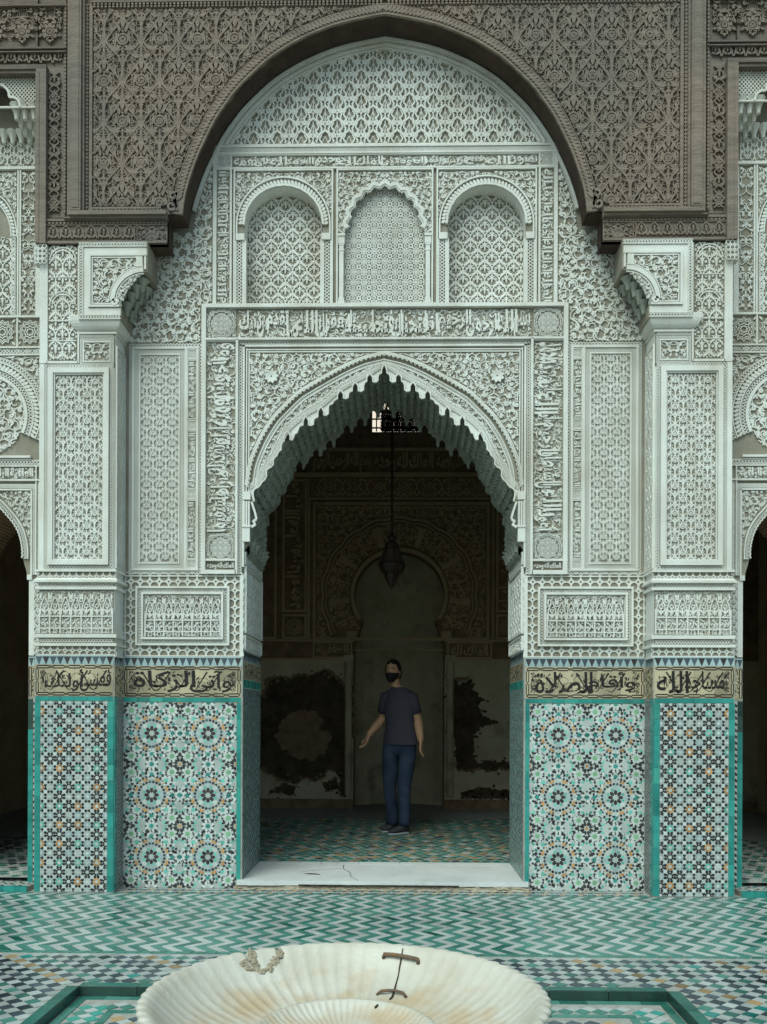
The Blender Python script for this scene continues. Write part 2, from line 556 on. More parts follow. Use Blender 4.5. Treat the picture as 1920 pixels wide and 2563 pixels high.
def arabesque(bbox, inside, cell, seed=1, w=None, mirror=False, flow=0.0):
    """thin coiling vines below, thick pierced stems above that keep clear of each other."""
    rnd = random.Random(seed)
    u0, v0, u1, v1 = bbox
    w = w or cell * 0.26
    out = []
    def put(st):
        for s in st:
            out.append(s)
            if mirror:
                q = np.array(s[0]); q[:, 0] = u0 + u1 - q[:, 0]
                out.append((q, s[1], s[2], s[3]))
    um = (u0 + u1) / 2 - w * .3 if mirror else u1 + cell * .5
    c = cell * 1.2
    j = 0
    v = v0 - c * 0.3
    while v < v1 + c * .5:
        u = u0 - c * 0.3 + (c * 0.5 if j % 2 else 0)
        while u < um:
            cu, cv = u + rnd.uniform(-.1, .1) * c, v + rnd.uniform(-.1, .1) * c
            a0 = rnd.uniform(0, 6.28)
            put([(circ(cu, cv, c * 0.54, 18, a0, a0 + 5.2), w * 0.34, 0.62, False),
                 (spiral(cu, cv, c * 0.54, c * 0.16, a0 + 5.2, rnd.choice((.9, .7)), 12), w * 0.34, 0.62, False)])
            for q in range(2):
                al = a0 + q * 2.6 + rnd.uniform(-.3, .3)
                put([leaf(cu + c * .54 * math.cos(al), cv + c * .54 * math.sin(al), al + PI + rnd.uniform(-.5, .5), c * .36, w * .6, rnd.uniform(-.8, .8), 5, .5)])
            u += c
        v += c * 0.9; j += 1
    # thick stems: dart throwing with clearance
    hs = {}
    cl = w * 1.22
    def clear(p):
        for x, y in p:
            i, k = int(x // cl), int(y // cl)
            for di in (-1, 0, 1):
                for dk in (-1, 0, 1):
                    for (qx, qy) in hs.get((i + di, k + dk), ()):
                        if (qx - x) ** 2 + (qy - y) ** 2 < cl * cl: return False
        return True
    n = int(abs(um - u0) * (v1 - v0) / (cell * cell) * 14) + 8
    for t in range(n):
        x, y = rnd.uniform(u0 - w, um), rnd.uniform(v0 - w, v1 + w)
        an = rnd.choice((flow, flow + PI, flow + PI / 2, flow - PI / 2)) + rnd.uniform(-.8, .8)
        ln = cell * (rnd.uniform(.62, .95) if t < n * .45 else rnd.uniform(.34, .55))
        st = worm(x, y, an, ln, w * (1 if t < n * .45 else .8), rnd.choice((-1, 1)) * rnd.uniform(.7, 1.5))
        p = np.vstack([st[0][0][::2], st[1][0][::3]])
        if mirror and p[:, 0].max() > um: continue
        if not clear(p): continue
        for (qx, qy) in p: hs.setdefault((int(qx // cl), int(qy // cl)), []).append((qx, qy))
        put(st)
    return out

def ogee_net(bbox, pu, pv, w=3.0, sharp=0.65, variant=0, fill=True, hfill=0.75, wf=2.0):
    """net of pointed lobes with a palmette in every cell."""
    u0, v0, u1, v1 = bbox
    out = []
    uc = (u0 + u1) / 2
    nu = int((u1 - u0) / pu) + 3
    vv = np.arange(v0 - pv, v1 + pv, pv / 14)
    for k in range(-nu * 2, nu * 2 + 1):
        ph = (vv - v0) / pv * 2 * PI
        s = np.sin(ph); s = np.sign(s) * np.abs(s) ** sharp
        sg = 1 if k % 2 else -1
        u = uc + k * pu / 2 + pu / 4 * s * sg - pu / 4
        if u.max() < u0 or u.min() > u1: continue
        out.append((np.stack([u, vv], 1), w, 1.0, False))
    if fill:
        nv = int((v1 - v0) / pv) + 3
        for r in range(-1, nv * 2):
            cv = v0 + pv * (r / 2 + 0.25)
            for c in range(-nu, nu + 1):
                cu = uc + c * pu + (pu / 2 if r % 2 else 0)
                if cu < u0 - pu / 2 or cu > u1 + pu / 2: continue
                out += palmette(cu, cv, pu * 0.46, pv * 0.5, variant, wf, hfill)
                if variant in (1, 2):
                    for q in range(10):
                        al = q * PI / 5 + .3
                        out.append(leaf(cu + pu * .17 * math.cos(al), cv + pv * .17 * math.sin(al), al + .5, min(pu, pv) * .24, wf * .8, .5, 4, .5))
    return out

def palmette(cu, cv, a, b, variant, w, hf):
    """a = half-ish width, b = half height of the cell; v grows downward."""
    o = []
    if variant == 0:      # paired curls under a pointed hood (the tympanum)
        for s in (-1, 1):
            hood = spline([(cu, cv - b * .80), (cu + s * a * .52, cv - b * .38), (cu + s * a * .78, cv + b * .15), (cu + s * a * .62, cv + b * .5)], 4)
            o.append((hood, np.linspace(w * 2.1, w * 1.1, len(hood)), 1.0, False))
            curl = spline([(cu + s * a * .30, cv - b * .42), (cu + s * a * .50, cv - b * .05), (cu + s * a * .26, cv + b * .28), (cu + s * a * .46, cv + b * .62), (cu + s * a * .22, cv + b * .72), (cu + s * a * .14, cv + b * .46)], 4)
            o.append((curl, np.linspace(w * 1.1, w * 2.6, len(curl)), 1.0, False))
            for q in range(3):
                o.append(([(cu + s * a * .60, cv - b * (.15 - .3 * q)), (cu + s * a * .92, cv - b * (.35 - .3 * q))], w * .8, hf * .8, False))
        o.append(([(cu, cv - b * .6), (cu, cv + b * .75)], w * .8, hf, False))
        o.append(([(cu, cv - b * .35), (cu - a * .2, cv + b * .1), (cu, cv + b * .4), (cu + a * .2, cv + b * .1), (cu, cv - b * .35)], w * .6, hf * .8, False))
    elif variant == 1:    # lily with side leaves
        for s in (-1, 1):
            o.append(leaf(cu, cv + b * .55, -PI / 2 + s * .75, b * .8, w * 1.9, -s * .6, 6, 1.0))
            o.append(leaf(cu, cv + b * .25, -PI / 2 + s * .35, b * .75, w * 1.5, s * .5, 6, hf))
            o.append((circ(cu + s * a * .52, cv - b * .12, a * .15, 7), w * .8, 1.0, True))
            o.append(([(cu + s * a * .15, cv + b * .62), (cu + s * a * .62, cv + b * .4), (cu + s * a * .75, cv + b * .1)], w * .9, hf, False))
        o.append(leaf(cu, cv + b * .1, -PI / 2, b * .7, w * 1.8, 0, 5, 1.0))
    elif variant == 2:    # knot: small rings, vertical stems
        o.append((circ(cu, cv, a * .32, 9), w, 1.0, True))
        o.append((circ(cu, cv, a * .12, 6), w * .9, hf, True))
        for s in (-1, 1):
            o.append(([(cu + s * a * .55, cv - b * .5), (cu + s * a * .42, cv), (cu + s * a * .55, cv + b * .5)], w, hf, False))
            o.append(([(cu, cv - s * b * .3), (cu, cv - s * b * .85)], w, 1.0, False))
            o.append(leaf(cu, cv - s * b * .38, -s * PI / 2 + .8, b * .42, w * 1.5, 0.3, 5, hf))
            o.append(leaf(cu, cv - s * b * .38, -s * PI / 2 - .8, b * .42, w * 1.5, -0.3, 5, hf))
    elif variant == 3:    # cedar: scalloped rosette, fir cone and broad winged leaves, flat cut
        t = np.linspace(0, 2 * PI, 33)[:-1]
        k = a / 43.0
        ry = cv + b * .22
        r = 6.0 * k * (1 + .14 * np.cos(8 * t))
        o.append((np.stack([cu + r * np.cos(t), ry + r * np.sin(t)], 1), 5.0 * k, 1.0, True))
        o.append((circ(cu, ry, 2.4 * k, 7), 4 * k, .8, True))
        o.append((circ(cu, ry, 13 * k, 14), 3.6 * k, 1.0, True))
        o.append(leaf(cu, cv - b * .06, -PI / 2, b * .26, 11 * k, 0, 7, 1.0, .7))
        for s in (-1, 1):
            o.append(leaf(cu + s * 5 * k, cv + b * .46, -PI / 2 + s * 1.2, b * .34, 9 * k, -s * .55, 8, 1.0, .7))
            o.append(leaf(cu + s * 8 * k, cv + b * .05, -PI / 2 + s * .55, b * .30, 8 * k, s * .5, 7, 1.0, .7))
            o.append(leaf(cu + s * 20 * k, cv + b * .30, -PI / 2 - s * .1, b * .26, 7.5 * k, s * .3, 6, 1.0, .7))
            o.append(leaf(cu + s * 30 * k, cv + b * .10, -PI / 2 + s * .1, b * .24, 7 * k, s * .5, 6, 1.0, .7))
            o.append(leaf(cu + s * 4 * k, cv - b * .34, -PI / 2 + s * .9, b * .22, 8 * k, -s * .7, 6, 1.0, .7))
            o.append(leaf(cu + s * 16 * k, cv - b * .28, -PI / 2 + s * .2, b * .22, 7 * k, s * .7, 6, 1.0, .7))
            o.append(([(cu + s * 3 * k, cv + b * .60), (cu + s * 9 * k, cv + b * .64), (cu + s * 9 * k, cv + b * .74), (cu + s * 3 * k, cv + b * .78)], 3.4 * k, 1.0, False))
            o.append((circ(cu + s * 25 * k, cv - b * .10, 3.6 * k, 7), 3.2 * k, 1.0, True))
            o.append((circ(cu + s * 15 * k, cv + b * .52, 3.2 * k, 7), 3.0 * k, 1.0, True))
            o.append(([(cu + s * 2 * k, cv - b * .62), (cu + s * 9 * k, cv - b * .56), (cu + s * 12 * k, cv - b * .46)], 3.4 * k, 1.0, False))
            for q in range(4):
                o.append(([(cu + s * (18 + 3 * q) * k, cv + b * (.42 + .04 * q)), (cu + s * (28 + 2 * q) * k, cv + b * (.36 + .05 * q))], 2.2 * k, .85, False))
        o.append(leaf(cu, cv + b * .93, -PI / 2, b * .18, 7 * k, 0, 5, 1.0))
        o.append(leaf(cu, cv - b * .55, -PI / 2, b * .24, 8 * k, 0, 6, 1.0))
    return o

HJ = random.Random(77)
def lattice(g, F, path, W, pitch, w=1.5, h=0.012, edge=1.8, he=0.016, sub=None):
    """narrow band of crossed bars (diamond piercing) that follows a path; path points in frame units."""
    path = np.asarray(path, float)
    d = np.r_[0, np.cumsum(np.hypot(*np.diff(path, axis=0).T))]
    Lg = d[-1]
    nn = normals(path)
    def at(s, t):
        s = np.clip(s, 0, Lg)
        x = np.interp(s, d, path[:, 0]) + np.interp(s, d, nn[:, 0]) * t
        y = np.interp(s, d, path[:, 1]) + np.interp(s, d, nn[:, 1]) * t
        return np.stack([x, y], 1)
    straight = len(path) == 2
    k = 2 if straight else 4
    n = int(Lg / pitch)
    pit = Lg / max(1, n)
    m = max(1, round(W / pit))
    for i in range(-m, n + 1):
        for sg in (0, 1):
            s = np.linspace(i * pit, i * pit + m * pit, k)
            t = np.linspace(-W / 2, W / 2, k)
            if sg: t = -t
            ok0, ok1 = max(0, -i * pit) / (m * pit), min(1, (Lg - i * pit) / (m * pit))
            if ok1 - ok0 < 0.05: continue
            q = np.linspace(ok0, ok1, k)
            s = i * pit + q * m * pit
            t = (-W / 2 + q * W) * (-1 if sg else 1)
            ribbon(g, F, at(s, t), w, h * (HJ.uniform(.90, .96) if sg else HJ.uniform(.97, 1.03)), 0, caps=False)
    if edge:
        for t in (-W / 2, W / 2):
            ribbon(g, F, offset(path, t), edge, he * HJ.uniform(.97, 1.03), 0)

def frame_lattice(g, F, u0, v0, u1, v1, W, pitch, **k):
    """lattice border inside the rectangle."""
    e = W / 2
    lattice(g, F, [(u0, v0 + e), (u1, v0 + e)], W, pitch, **k)
    lattice(g, F, [(u0, v1 - e), (u1, v1 - e)], W, pitch, **k)
    lattice(g, F, [(u0 + e, v0 + W), (u0 + e, v1 - W)], W, pitch, **k)
    lattice(g, F, [(u1 - e, v0 + W), (u1 - e, v1 - W)], W, pitch, **k)

def listel(g, F, u0, v0, u1, v1, w, h, h0=0.0):
    """flat moulding round a rectangle (outer edge given), four butted bars."""
    slab(g, F, u0, v0, u1, v0 + w, h, h0); slab(g, F, u0, v1 - w, u1, v1, h, h0)
    slab(g, F, u0, v0 + w, u0 + w, v1 - w, h, h0); slab(g, F, u1 - w, v0 + w, u1, v1 - w, h, h0)

def rope(g, F, path, W, pitch, h=0.02, lean=0.9):
    """row of slanting leaves along a path."""
    p = resample(path, pitch)
    nn = normals(p)
    for i in range(len(p) - 1):
        t = p[i + 1] - p[i]; an = math.atan2(t[1], t[0])
        st = p[i] - nn[i] * W * .5
        no = math.atan2(nn[i][1], nn[i][0])
        s = leaf(st[0], st[1], no - lean * .45, W * 1.05, pitch * .82, lean * .55, 6)
        ribbon(g, F, s[0], s[1], h, 0, caps=False)

def rosette_band(u0, v0, u1, v1, cell, w=1.8):
    """interlaced rings and crosses."""
    o = []
    nu = max(1, round((u1 - u0) / cell)); nv = max(1, round((v1 - v0) / cell))
    cu, cv = (u1 - u0) / nu, (v1 - v0) / nv
    c = min(cu, cv)
    for i in range(nu + 1):
        for j in range(nv + 1):
            x, y = u0 + i * cu, v0 + j * cv
            o.append((circ(x, y, c * .5, 12), w, 1.0, True))
            if i < nu and j < nv:
                xm, ym = x + cu / 2, y + cv / 2
                o.append((circ(xm, ym, c * .17, 7), w, 1.0, True))
                for q in range(4):
                    a = q * PI / 2
                    o.append(leaf(xm + c * .2 * math.cos(a), ym + c * .2 * math.sin(a), a, c * .34, w * 1.5, 0, 4, .8))
    return o

def kufic(u0, v0, u1, v1, n, w=3.0):
    """tall interlaced stems over a braided base."""
    o = []
    c = (u1 - u0) / n
    Hh = v1 - v0
    for r in (0.60, 0.88):
        o.append(([(u0, v0 + Hh * r), (u1, v0 + Hh * r)], w * 1.1, 1.0, False))
    for i in range(n + 1):
        x = u0 + i * c
        o.append(([(x, v0 + Hh * .42), (x, v1)], w * 1.2, 1.0, False))
        if i == n: break
        xm = x + c / 2
        o.append((spline([(x + w, v0 + Hh * .56), (x + c * .15, v0 + Hh * .35), (xm, v0 + Hh * .16), (x + c * .85, v0 + Hh * .35), (x + c - w, v0 + Hh * .56)], 4), w * .9, 1.0, False))
        o.append((circ(xm, v0 + Hh * .36, c * .17, 9), w * .8, .9, True))
        o.append((circ(x, v0 + Hh * .22, c * .16, 9), w * .8, .9, True))
        o.append(leaf(xm, v0 + Hh * .57, -PI / 2, Hh * .2, w * 1.6, 0, 5, .9))
        for s in (-1, 1):
            o.append(leaf(xm, v0 + Hh * .53, -PI / 2 + s * .9, Hh * .16, w * 1.5, s * .4, 5, .8))
            o.append(leaf(xm + s * c * .1, v0 + Hh * .74, s * .9 + (0 if s > 0 else PI), c * .34, w * 1.4, s * .6, 5, .8))
            o.append(leaf(x + c / 2 + s * c * .3, v0 + Hh * .06, PI / 2, Hh * .15, w * 1.6, s * .5, 5, .8))
        o.append(([(xm - c * .22, v0 + Hh * .66), (xm + c * .1, v0 + Hh * .72), (xm - c * .1, v0 + Hh * .84)], w * .9, .9, False))
        o.append((rect_pts(xm - c * .16, v0 + Hh * .91, xm + c * .16, v0 + Hh * .99), w * .7, .9, True))
    for s in (-1, 0, 1):
        pass
    return o
def rect_pts(u0, v0, u1, v1): return np.array([(u0, v0), (u1, v0), (u1, v1), (u0, v1)], float)

def star_net(bbox, p, w=2.4):
    """straight-line star lattice: eight-fold crossings joined by zigzags."""
    u0, v0, u1, v1 = bbox
    o = []
    uc = (u0 + u1) / 2
    nu = int((u1 - u0) / p / 2) + 2
    nv = int((v1 - v0) / p) + 2
    for i in range(-nu, nu + 1):
        for j in range(nv):
            x, y = uc + i * p, v0 + j * p
            r1, r2 = p * .40, p * .20
            t = np.arange(16) * PI / 8 + PI / 8 * 0
            r = np.where(np.arange(16) % 2 == 0, r1, r2)
            o.append((np.stack([x + r * np.cos(t), y + r * np.sin(t)], 1), w, 1.0, True))
            o.append((circ(x, y, p * .09, 6), w * .8, 1.0, True))
            xm, ym = x + p / 2, y + p / 2
            o.append((np.array([(xm - p * .2, ym), (xm, ym - p * .2), (xm + p * .2, ym), (xm, ym + p * .2)]), w, 1.0, True))
            for (a, b) in ((1, 0), (0, 1)):
                for s in (-.12, .12):
                    o.append(([(x + a * r1 * .9 + b * s * p, y + b * r1 * .9 + a * s * p), (x + a * p * .6 + b * s * p, y + b * p * .6 + a * s * p)], w * .8, .9, False))
            for sx in (-1, 1):
                for sy in (-1, 1):
                    o.append(([(x + sx * p * .27, y + sy * p * .27), (x + sx * p * .42, y + sy * p * .42)], w * .8, .9, False))
    return o

# ------------------------------------------------------------------ Arabic lettering
_F = {}
def _reg(ch, iso, n):
    _F[ch] = [chr(iso + i) for i in range(n)]
for ch, iso, n in (('ا', 0xFE8D, 2), ('أ', 0xFE83, 2), ('إ', 0xFE87, 2), ('آ', 0xFE81, 2), ('ب', 0xFE8F, 4), ('ة', 0xFE93, 2), ('ت', 0xFE95, 4),
                   ('ث', 0xFE99, 4), ('ج', 0xFE9D, 4), ('ح', 0xFEA1, 4), ('خ', 0xFEA5, 4), ('د', 0xFEA9, 2), ('ذ', 0xFEAB, 2),
                   ('ر', 0xFEAD, 2), ('ز', 0xFEAF, 2), ('س', 0xFEB1, 4), ('ش', 0xFEB5, 4), ('ص', 0xFEB9, 4), ('ض', 0xFEBD, 4),
                   ('ط', 0xFEC1, 4), ('ظ', 0xFEC5, 4), ('ع', 0xFEC9, 4), ('غ', 0xFECD, 4), ('ف', 0xFED1, 4), ('ق', 0xFED5, 4),
                   ('ك', 0xFED9, 4), ('ل', 0xFEDD, 4), ('م', 0xFEE1, 4), ('ن', 0xFEE5, 4), ('ه', 0xFEE9, 4), ('و', 0xFEED, 2),
                   ('ى', 0xFEEF, 2), ('ي', 0xFEF1, 4), ('ء', 0xFE80, 1), ('ئ', 0xFE89, 4), ('ؤ', 0xFE85, 2)):
    _reg(ch, iso, n)
def shape(s):
    """joined letter forms, reversed into drawing order."""
    out = []
    for word in s.split(' '):
        w = []
        i = 0
        while i < len(word):
            c = word[i]
            prev = i > 0 and len(_F.get(word[i - 1], [])) == 4
            if c == 'ل' and i + 1 < len(word) and word[i + 1] in 'اأ':
                w.append(chr({'ا': 0xFEFB, 'أ': 0xFEF7}[word[i + 1]] + (1 if prev else 0)))
                i += 2
                continue
            f = _F[c]
            nxt = i + 1 < len(word) and word[i + 1] != 'ء' and len(f) == 4
            if c == 'ء': w.append(f[0])
            elif prev and nxt: w.append(f[3])
            elif nxt: w.append(f[2])
            elif prev: w.append(f[1])
            else: w.append(f[0])
            i += 1
        out.append(''.join(w[::-1]))
    return ' '.join(out[::-1])

def text2d(s, bold=0.018):
    c = bpy.data.curves.new('lettering', 'FONT')
    c.body = s
    c.resolution_u = 2
    c.offset = bold
    c.space_word = 0.55
    c.space_character = 0.97
    o = bpy.data.objects.new('lettering', c)
    COL.objects.link(o)
    dg = bpy.context.evaluated_depsgraph_get()
    ev = o.evaluated_get(dg)
    me = ev.to_mesh()
    V = np.array([v.co[:] for v in me.vertices])[:, :2]
    Fc = [tuple(p.vertices) for p in me.polygons]
    from collections import Counter
    ec = Counter()
    for f in Fc:
        for i in range(len(f)):
            a, b = f[i], f[(i + 1) % len(f)]
            ec[(min(a, b), max(a, b))] += 1
    E = [e for e, k in ec.items() if k == 1]
    ev.to_mesh_clear()
    bpy.data.objects.remove(o)
    bpy.data.curves.remove(c)
    return V, Fc, E

def letters(g, F, s, u0, v0, u1, v1, h, h0=0.0, bold=0.02, rot=0, mi=0, wob=0.0):
    """lettering stretched into the box; rot 90 reads upward / -90 downward."""
    V, Fc, E = text2d(shape(s), bold)
    lo, hi = V.min(0), V.max(0)
    q = (V - lo) / (hi - lo)
    if wob:
        q[:, 1] = q[:, 1] + wob * np.sin(q[:, 0] * 31) * (1 - q[:, 1])
    if rot == 0:
        U = u0 + q[:, 0] * (u1 - u0); W = v1 - q[:, 1] * (v1 - v0)
    elif rot == 90:
        U = u0 + (1 - q[:, 1]) * (u1 - u0); W = v1 - q[:, 0] * (v1 - v0)
    else:
        U = u0 + q[:, 1] * (u1 - u0); W = v0 + q[:, 0] * (v1 - v0)
    n = len(V)
    P = np.concatenate([F(U, W, h), F(U, W, h0)])
    g.add(P, Fc + [(a, b, n + b, n + a) for a, b in E], mi)

def stacked(g, F, words, u0, v0, u1, v1, h, h0=0.0, bold=0.05, rot=0, mi=0, over=1.45, tall=0.66):
    """cursive line in two tiers: words overlap sideways, alternately set high and low."""
    n = len(words)
    L = [max(2.2, len(w)) for w in words]
    tot = sum(L)
    length = (u1 - u0) if rot == 0 else (v1 - v0)
    pos = 0.0
    for i, w in enumerate(words):
        step = length * L[i] / tot
        ww = min(step * over, length)
        c = pos + step / 2
        a = min(max(0, c - ww / 2), length - ww)
        pos += step
        depth = (v1 - v0) if rot == 0 else (u1 - u0)
        hi = i % 2
        lo_ = 0.0 if hi else depth * (1 - tall)
        if rot == 0: letters(g, F, w, u1 - a - ww, v0 + lo_, u1 - a, v0 + lo_ + depth * tall, h * (1 - .011 * (i % 7)), h0, bold, 0, mi)
        elif rot == 90: letters(g, F, w, u0 + lo_, v0 + a, u0 + lo_ + depth * tall, v0 + a + ww, h * (1 - .011 * (i % 7)), h0, bold, 90, mi)
        else: letters(g, F, w, u1 - lo_ - depth * tall, v0 + length - a - ww if False else v1 - a - ww, u1 - lo_, v1 - a, h * (1 - .011 * (i % 7)), h0, bold, -90, mi)
# ------------------------------------------------------------------ shared outlines (photo-pixel half widths)
YW, YWB = -0.25, -0.07                           # wood front and back
YP, YC = -0.22, -0.27                            # pier front, corbel front
WALL = 0.81                                      # thickness of the doorway
ARCH = spline([(0, 36), (61, 47), (128, 63), (190, 87), (233, 108), (288, 143), (331, 181), (369, 219), (401, 261), (427, 301), (448, 343), (468, 386),
               (483, 427), (495, 466), (502, 500), (506, 534)], 5)
EDGE = [(0, 912), (4, 916), (8, 926), (8, 934), (14, 937), (17, 944), (17, 954), (21, 956), (27, 956), (27, 945), (31, 939), (36, 935), (41, 939), (45, 945),
        (45, 955), (50, 958), (53, 966), (53, 977), (57, 979), (63, 979), (63, 968), (67, 961), (72, 957), (77, 961), (81, 968), (81, 979), (88, 981),
        (91, 988), (91, 995), (95, 997), (100, 997), (100, 987), (104, 981), (109, 977), (114, 981), (118, 988), (118, 998), (126, 1002), (130, 1010),
        (138, 1013), (141, 1020), (141, 1036), (145, 1039), (149, 1039), (149, 1030), (153, 1023), (158, 1018), (163, 1023), (167, 1030), (167, 1044),
        (175, 1047), (178, 1055), (178, 1062), (182, 1064), (187, 1064), (187, 1053), (191, 1046), (195, 1041), (200, 1046), (204, 1053), (204, 1064),
        (212, 1066), (216, 1074), (219, 1083), (225, 1086), (228, 1096), (231, 1101), (233, 1101), (233, 1091), (237, 1084), (242, 1078), (247, 1084),
        (251, 1091), (251, 1104), (256, 1106), (259, 1116), (259, 1126), (265, 1130), (269, 1140), (276, 1146), (279, 1153), (278, 1162), (283, 1168),
        (292, 1173), (296, 1180), (295, 1192), (299, 1200), (306, 1206), (311, 1214), (316, 1219), (324, 1223), (329, 1231), (328, 1244), (326, 1256),
        (334, 1262), (334, 1355), (338, 1362), (345, 1368), (350, 1376), (351, 1384)]
RING = spline([(0, 893), (50, 905), (95, 924), (140, 948), (185, 974), (213, 992), (245, 1023), (272, 1052), (299, 1094), (317, 1133), (329, 1168), (336, 1216)], 5)
EMID = spline([(0, 903), (50, 934), (110, 966), (158, 1006), (200, 1031), (242, 1066), (263, 1102), (281, 1138), (300, 1165), (318, 1200), (338, 1222)], 4)
def sym(half):
    """mirror a half outline (from the axis outward) into a full one, left foot to right foot."""
    h = np.asarray(half, float)
    l = h[::-1].copy(); l[:, 0] *= -1
    return np.vstack([l, h[1:] if h[0, 0] == 0 else h])
def arch_u(v, P=ARCH):
    return float(np.interp(v, P[:, 1], P[:, 0]))
F0 = Facade(0.0)
def inter(*fs):
    def f(p):
        m = np.ones(len(p), bool)
        for q in fs: m &= q(p)
        return m
    return f
def outside(f): return lambda p: ~f(p)
def text_part(name, mat_, parent, F, s, box, h, **k):
    g = G(); letters(g, F, s, *box, h, **k)
    return g.build(name, mat_, parent, kind='stuff')

# ================================================================== CENTRAL PORTAL WALL
portal = thing('portal_wall', 'carved white plaster wall of the central doorway below the big wooden arch', 'wall', (0, 0, 0))
AR = sym(ARCH)
# body: everything between the two piers, doorway and windows cut out
WIN = []
def window_hole(c, r=97, vs=563, vb=763):
    t = np.linspace(PI, 0, 15)
    return [(c + r * math.cos(a), vs - r * math.sin(a)) for a in t] + [(c + r, vb), (c - r, vb)]
def lobed(c, r=106, vs=575, n=11, amp=7, top=455):
    pts = []
    ry = vs - top
    for i in range(n):
        for q in range(6):
            t = PI - PI * (i + q / 6) / n
            s = math.sin(PI * q / 6)
            pts.append((c + (r - amp + amp * s) * math.cos(t), vs - (ry - amp + amp * s) * math.sin(t)))
    pts.append((c + r - amp, vs))
    return pts
def mid_hole(): return lobed(0) + [(101, 763), (-101, 763)]
holes = [window_hole(-254), mid_hole(), window_hole(254)]
outer = [(-690, -80), (690, -80), (690, 2232), (351, 2232)] + [tuple(p) for p in EDGE[::-1]] + [(-p[0], p[1]) for p in EDGE[1:]] + [(-351, 2232), (-690, 2232)]
g = G(); plate(g, F0, outer, holes)
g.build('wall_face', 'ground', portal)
# wall mass behind: blocks light and gives the doorway its depth
g = G()
for s in (-1, 1):
    x0, x1 = sorted((s * XA(353), s * XA(892)))
    g.box(x0, x1, 0.16, WALL, -0.1, 8.2)
E2 = np.array(EDGE, float)
EF = sym(E2)
p = [(-353, -400)] + [(min(max(q[0], -353), 353), q[1] - 2) for q in EF.tolist()] + [(353, -400)]
plate(g, Facade(0.16), p); plate(g, Facade(WALL, 1), [(q[0] * S(0) / S(WALL), HOR - (HOR - q[1]) * S(0) / S(WALL)) for q in p])
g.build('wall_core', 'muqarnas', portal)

# ---- tympanum
g = G()
arch_in1 = offset(AR, 6); arch_in2 = offset(AR, 17); arch_in3 = offset(AR, 23)
def to0(P):  # outline measured on the wood front, re-expressed on the wall plane (same world outline)
    k = S(YW) / S(0)
    P = np.asarray(P, float)
    return np.stack([P[:, 0] * k, HOR - (HOR - P[:, 1]) * k], 1)
sgn = -1 if offset(AR, 6)[len(AR) // 2][1] < AR[len(AR) // 2][1] else 1
A0, A1, A2, A3 = (to0(offset(AR, sgn * d)) for d in (2, 9, 17, 24))
upper = lambda P, vm: P[(P[:, 1] <= vm)]
FT = Facade(0.0)
gs = G()
ribbon(gs, FT, upper(to0(offset(AR, sgn * 2)), 530), 7, 0.060)
ribbon(gs, FT, upper(A2, 366), 7, 0.050)
ribbon(gs, FT, upper(A3, 362), 3.5, 0.040)
lattice(gs, FT, upper(to0(offset(AR, sgn * 9.5)), 372), 9, 6, w=1.7, h=0.045, edge=0)
slab(gs, FT, -432, 366, 432, 371, 0.045); slab(gs, FT, -432, 383, 432, 387, 0.04); slab(gs, FT, -405, 361.5, 405, 366, 0.03)
lattice(gs, FT, [(-440, 377), (440, 377)], 11, 6, w=1.7, h=0.035, edge=0)
gs.build('tympanum_border', 'stucco', portal)
g = G()
ins = inter(in_poly(np.vstack([upper(A3, 358), [(410, 361), (-410, 361)]])), in_rect(-420, 60, 420, 361))
emit(g, FT, ogee_net((-430, 62, 430, 362), 60, 61, 2.3, 0.7, 0, True, .6, 2.5), 0.028, ins)
g.build('tympanum_relief', 'stucco', portal, kind='stuff', label='large field of paired curled leaves under pointed hoods')

# ---- upper inscription strip and its corner squares, side strips
g = G()
for s in (-1, 1):
    listel(g, F0, s * 402 - 19, 386, s * 402 + 19, 422, 3, 0.032)
    slab(g, F0, s * 402 - 19, 422, s * 402 + 19, 425, 0.03)
    slab(g, F0, s * 385.5 - 2.5, 425, s * 385.5 + 2.5, 764, 0.034); slab(g, F0, s * 426 - 4.5, 386, s * 426 + 4.5, 764, 0.034)
    emit(g, F0, star_net((s * 402 - 16, 389, s * 402 + 16, 419), 15, 2.2), 0.03, in_rect(s * 402 - 16, 389, s * 402 + 16, 419))
slab(g, F0, -383, 387, 383, 390, 0.032); slab(g, F0, -383, 420, 383, 424, 0.034)
g.build('inscription_frame', 'stucco', portal)
def inscription(name, box, txt, rot=0, h=0.03, bold=0.03, cell=20, seed=3, wv=3.2):
    g = G()
    u0, v0, u1, v1 = box
    emit(g, F0, arabesque((u0, v0, u1, v1), None, cell, seed, wv), h * 0.45, in_rect(u0, v0, u1, v1))
    m = 2
    if rot == 0:
        n = len(txt); xs = np.linspace(u1, u0, n + 1)
        stacked(g, F0, ' '.join(txt).split(), u0 + 1, v0 + m, u1 - 1, v1 - m, h, bold=.02, over=1.1, tall=.92)
    else:
        n = len(txt); ys = np.linspace(v1, v0, n + 1) if rot == 90 else np.linspace(v0, v1, n + 1)
        stacked(g, F0, ' '.join(txt).split(), u0 + m, v0 + 1, u1 - m, v1 - 1, h, bold=.02, rot=rot, over=1.1, tall=.92)
    return g.build(name, 'stucco', portal, kind='stuff')
inscription('inscription', (-380, 391, 380, 419), ['نصر من الله وفتح قريب', 'وبشر المؤمنين', 'الملك لله وحده', 'والحمد لله على نعمه'], seed=5)
for s in (-1, 1):
    inscription('inscription', (s * 405 - 15, 428, s * 405 + 15, 760), ['العز لله', 'الملك لله', 'الحمد لله', 'البقاء لله'], rot=90 if s < 0 else -90, seed=6 + s)

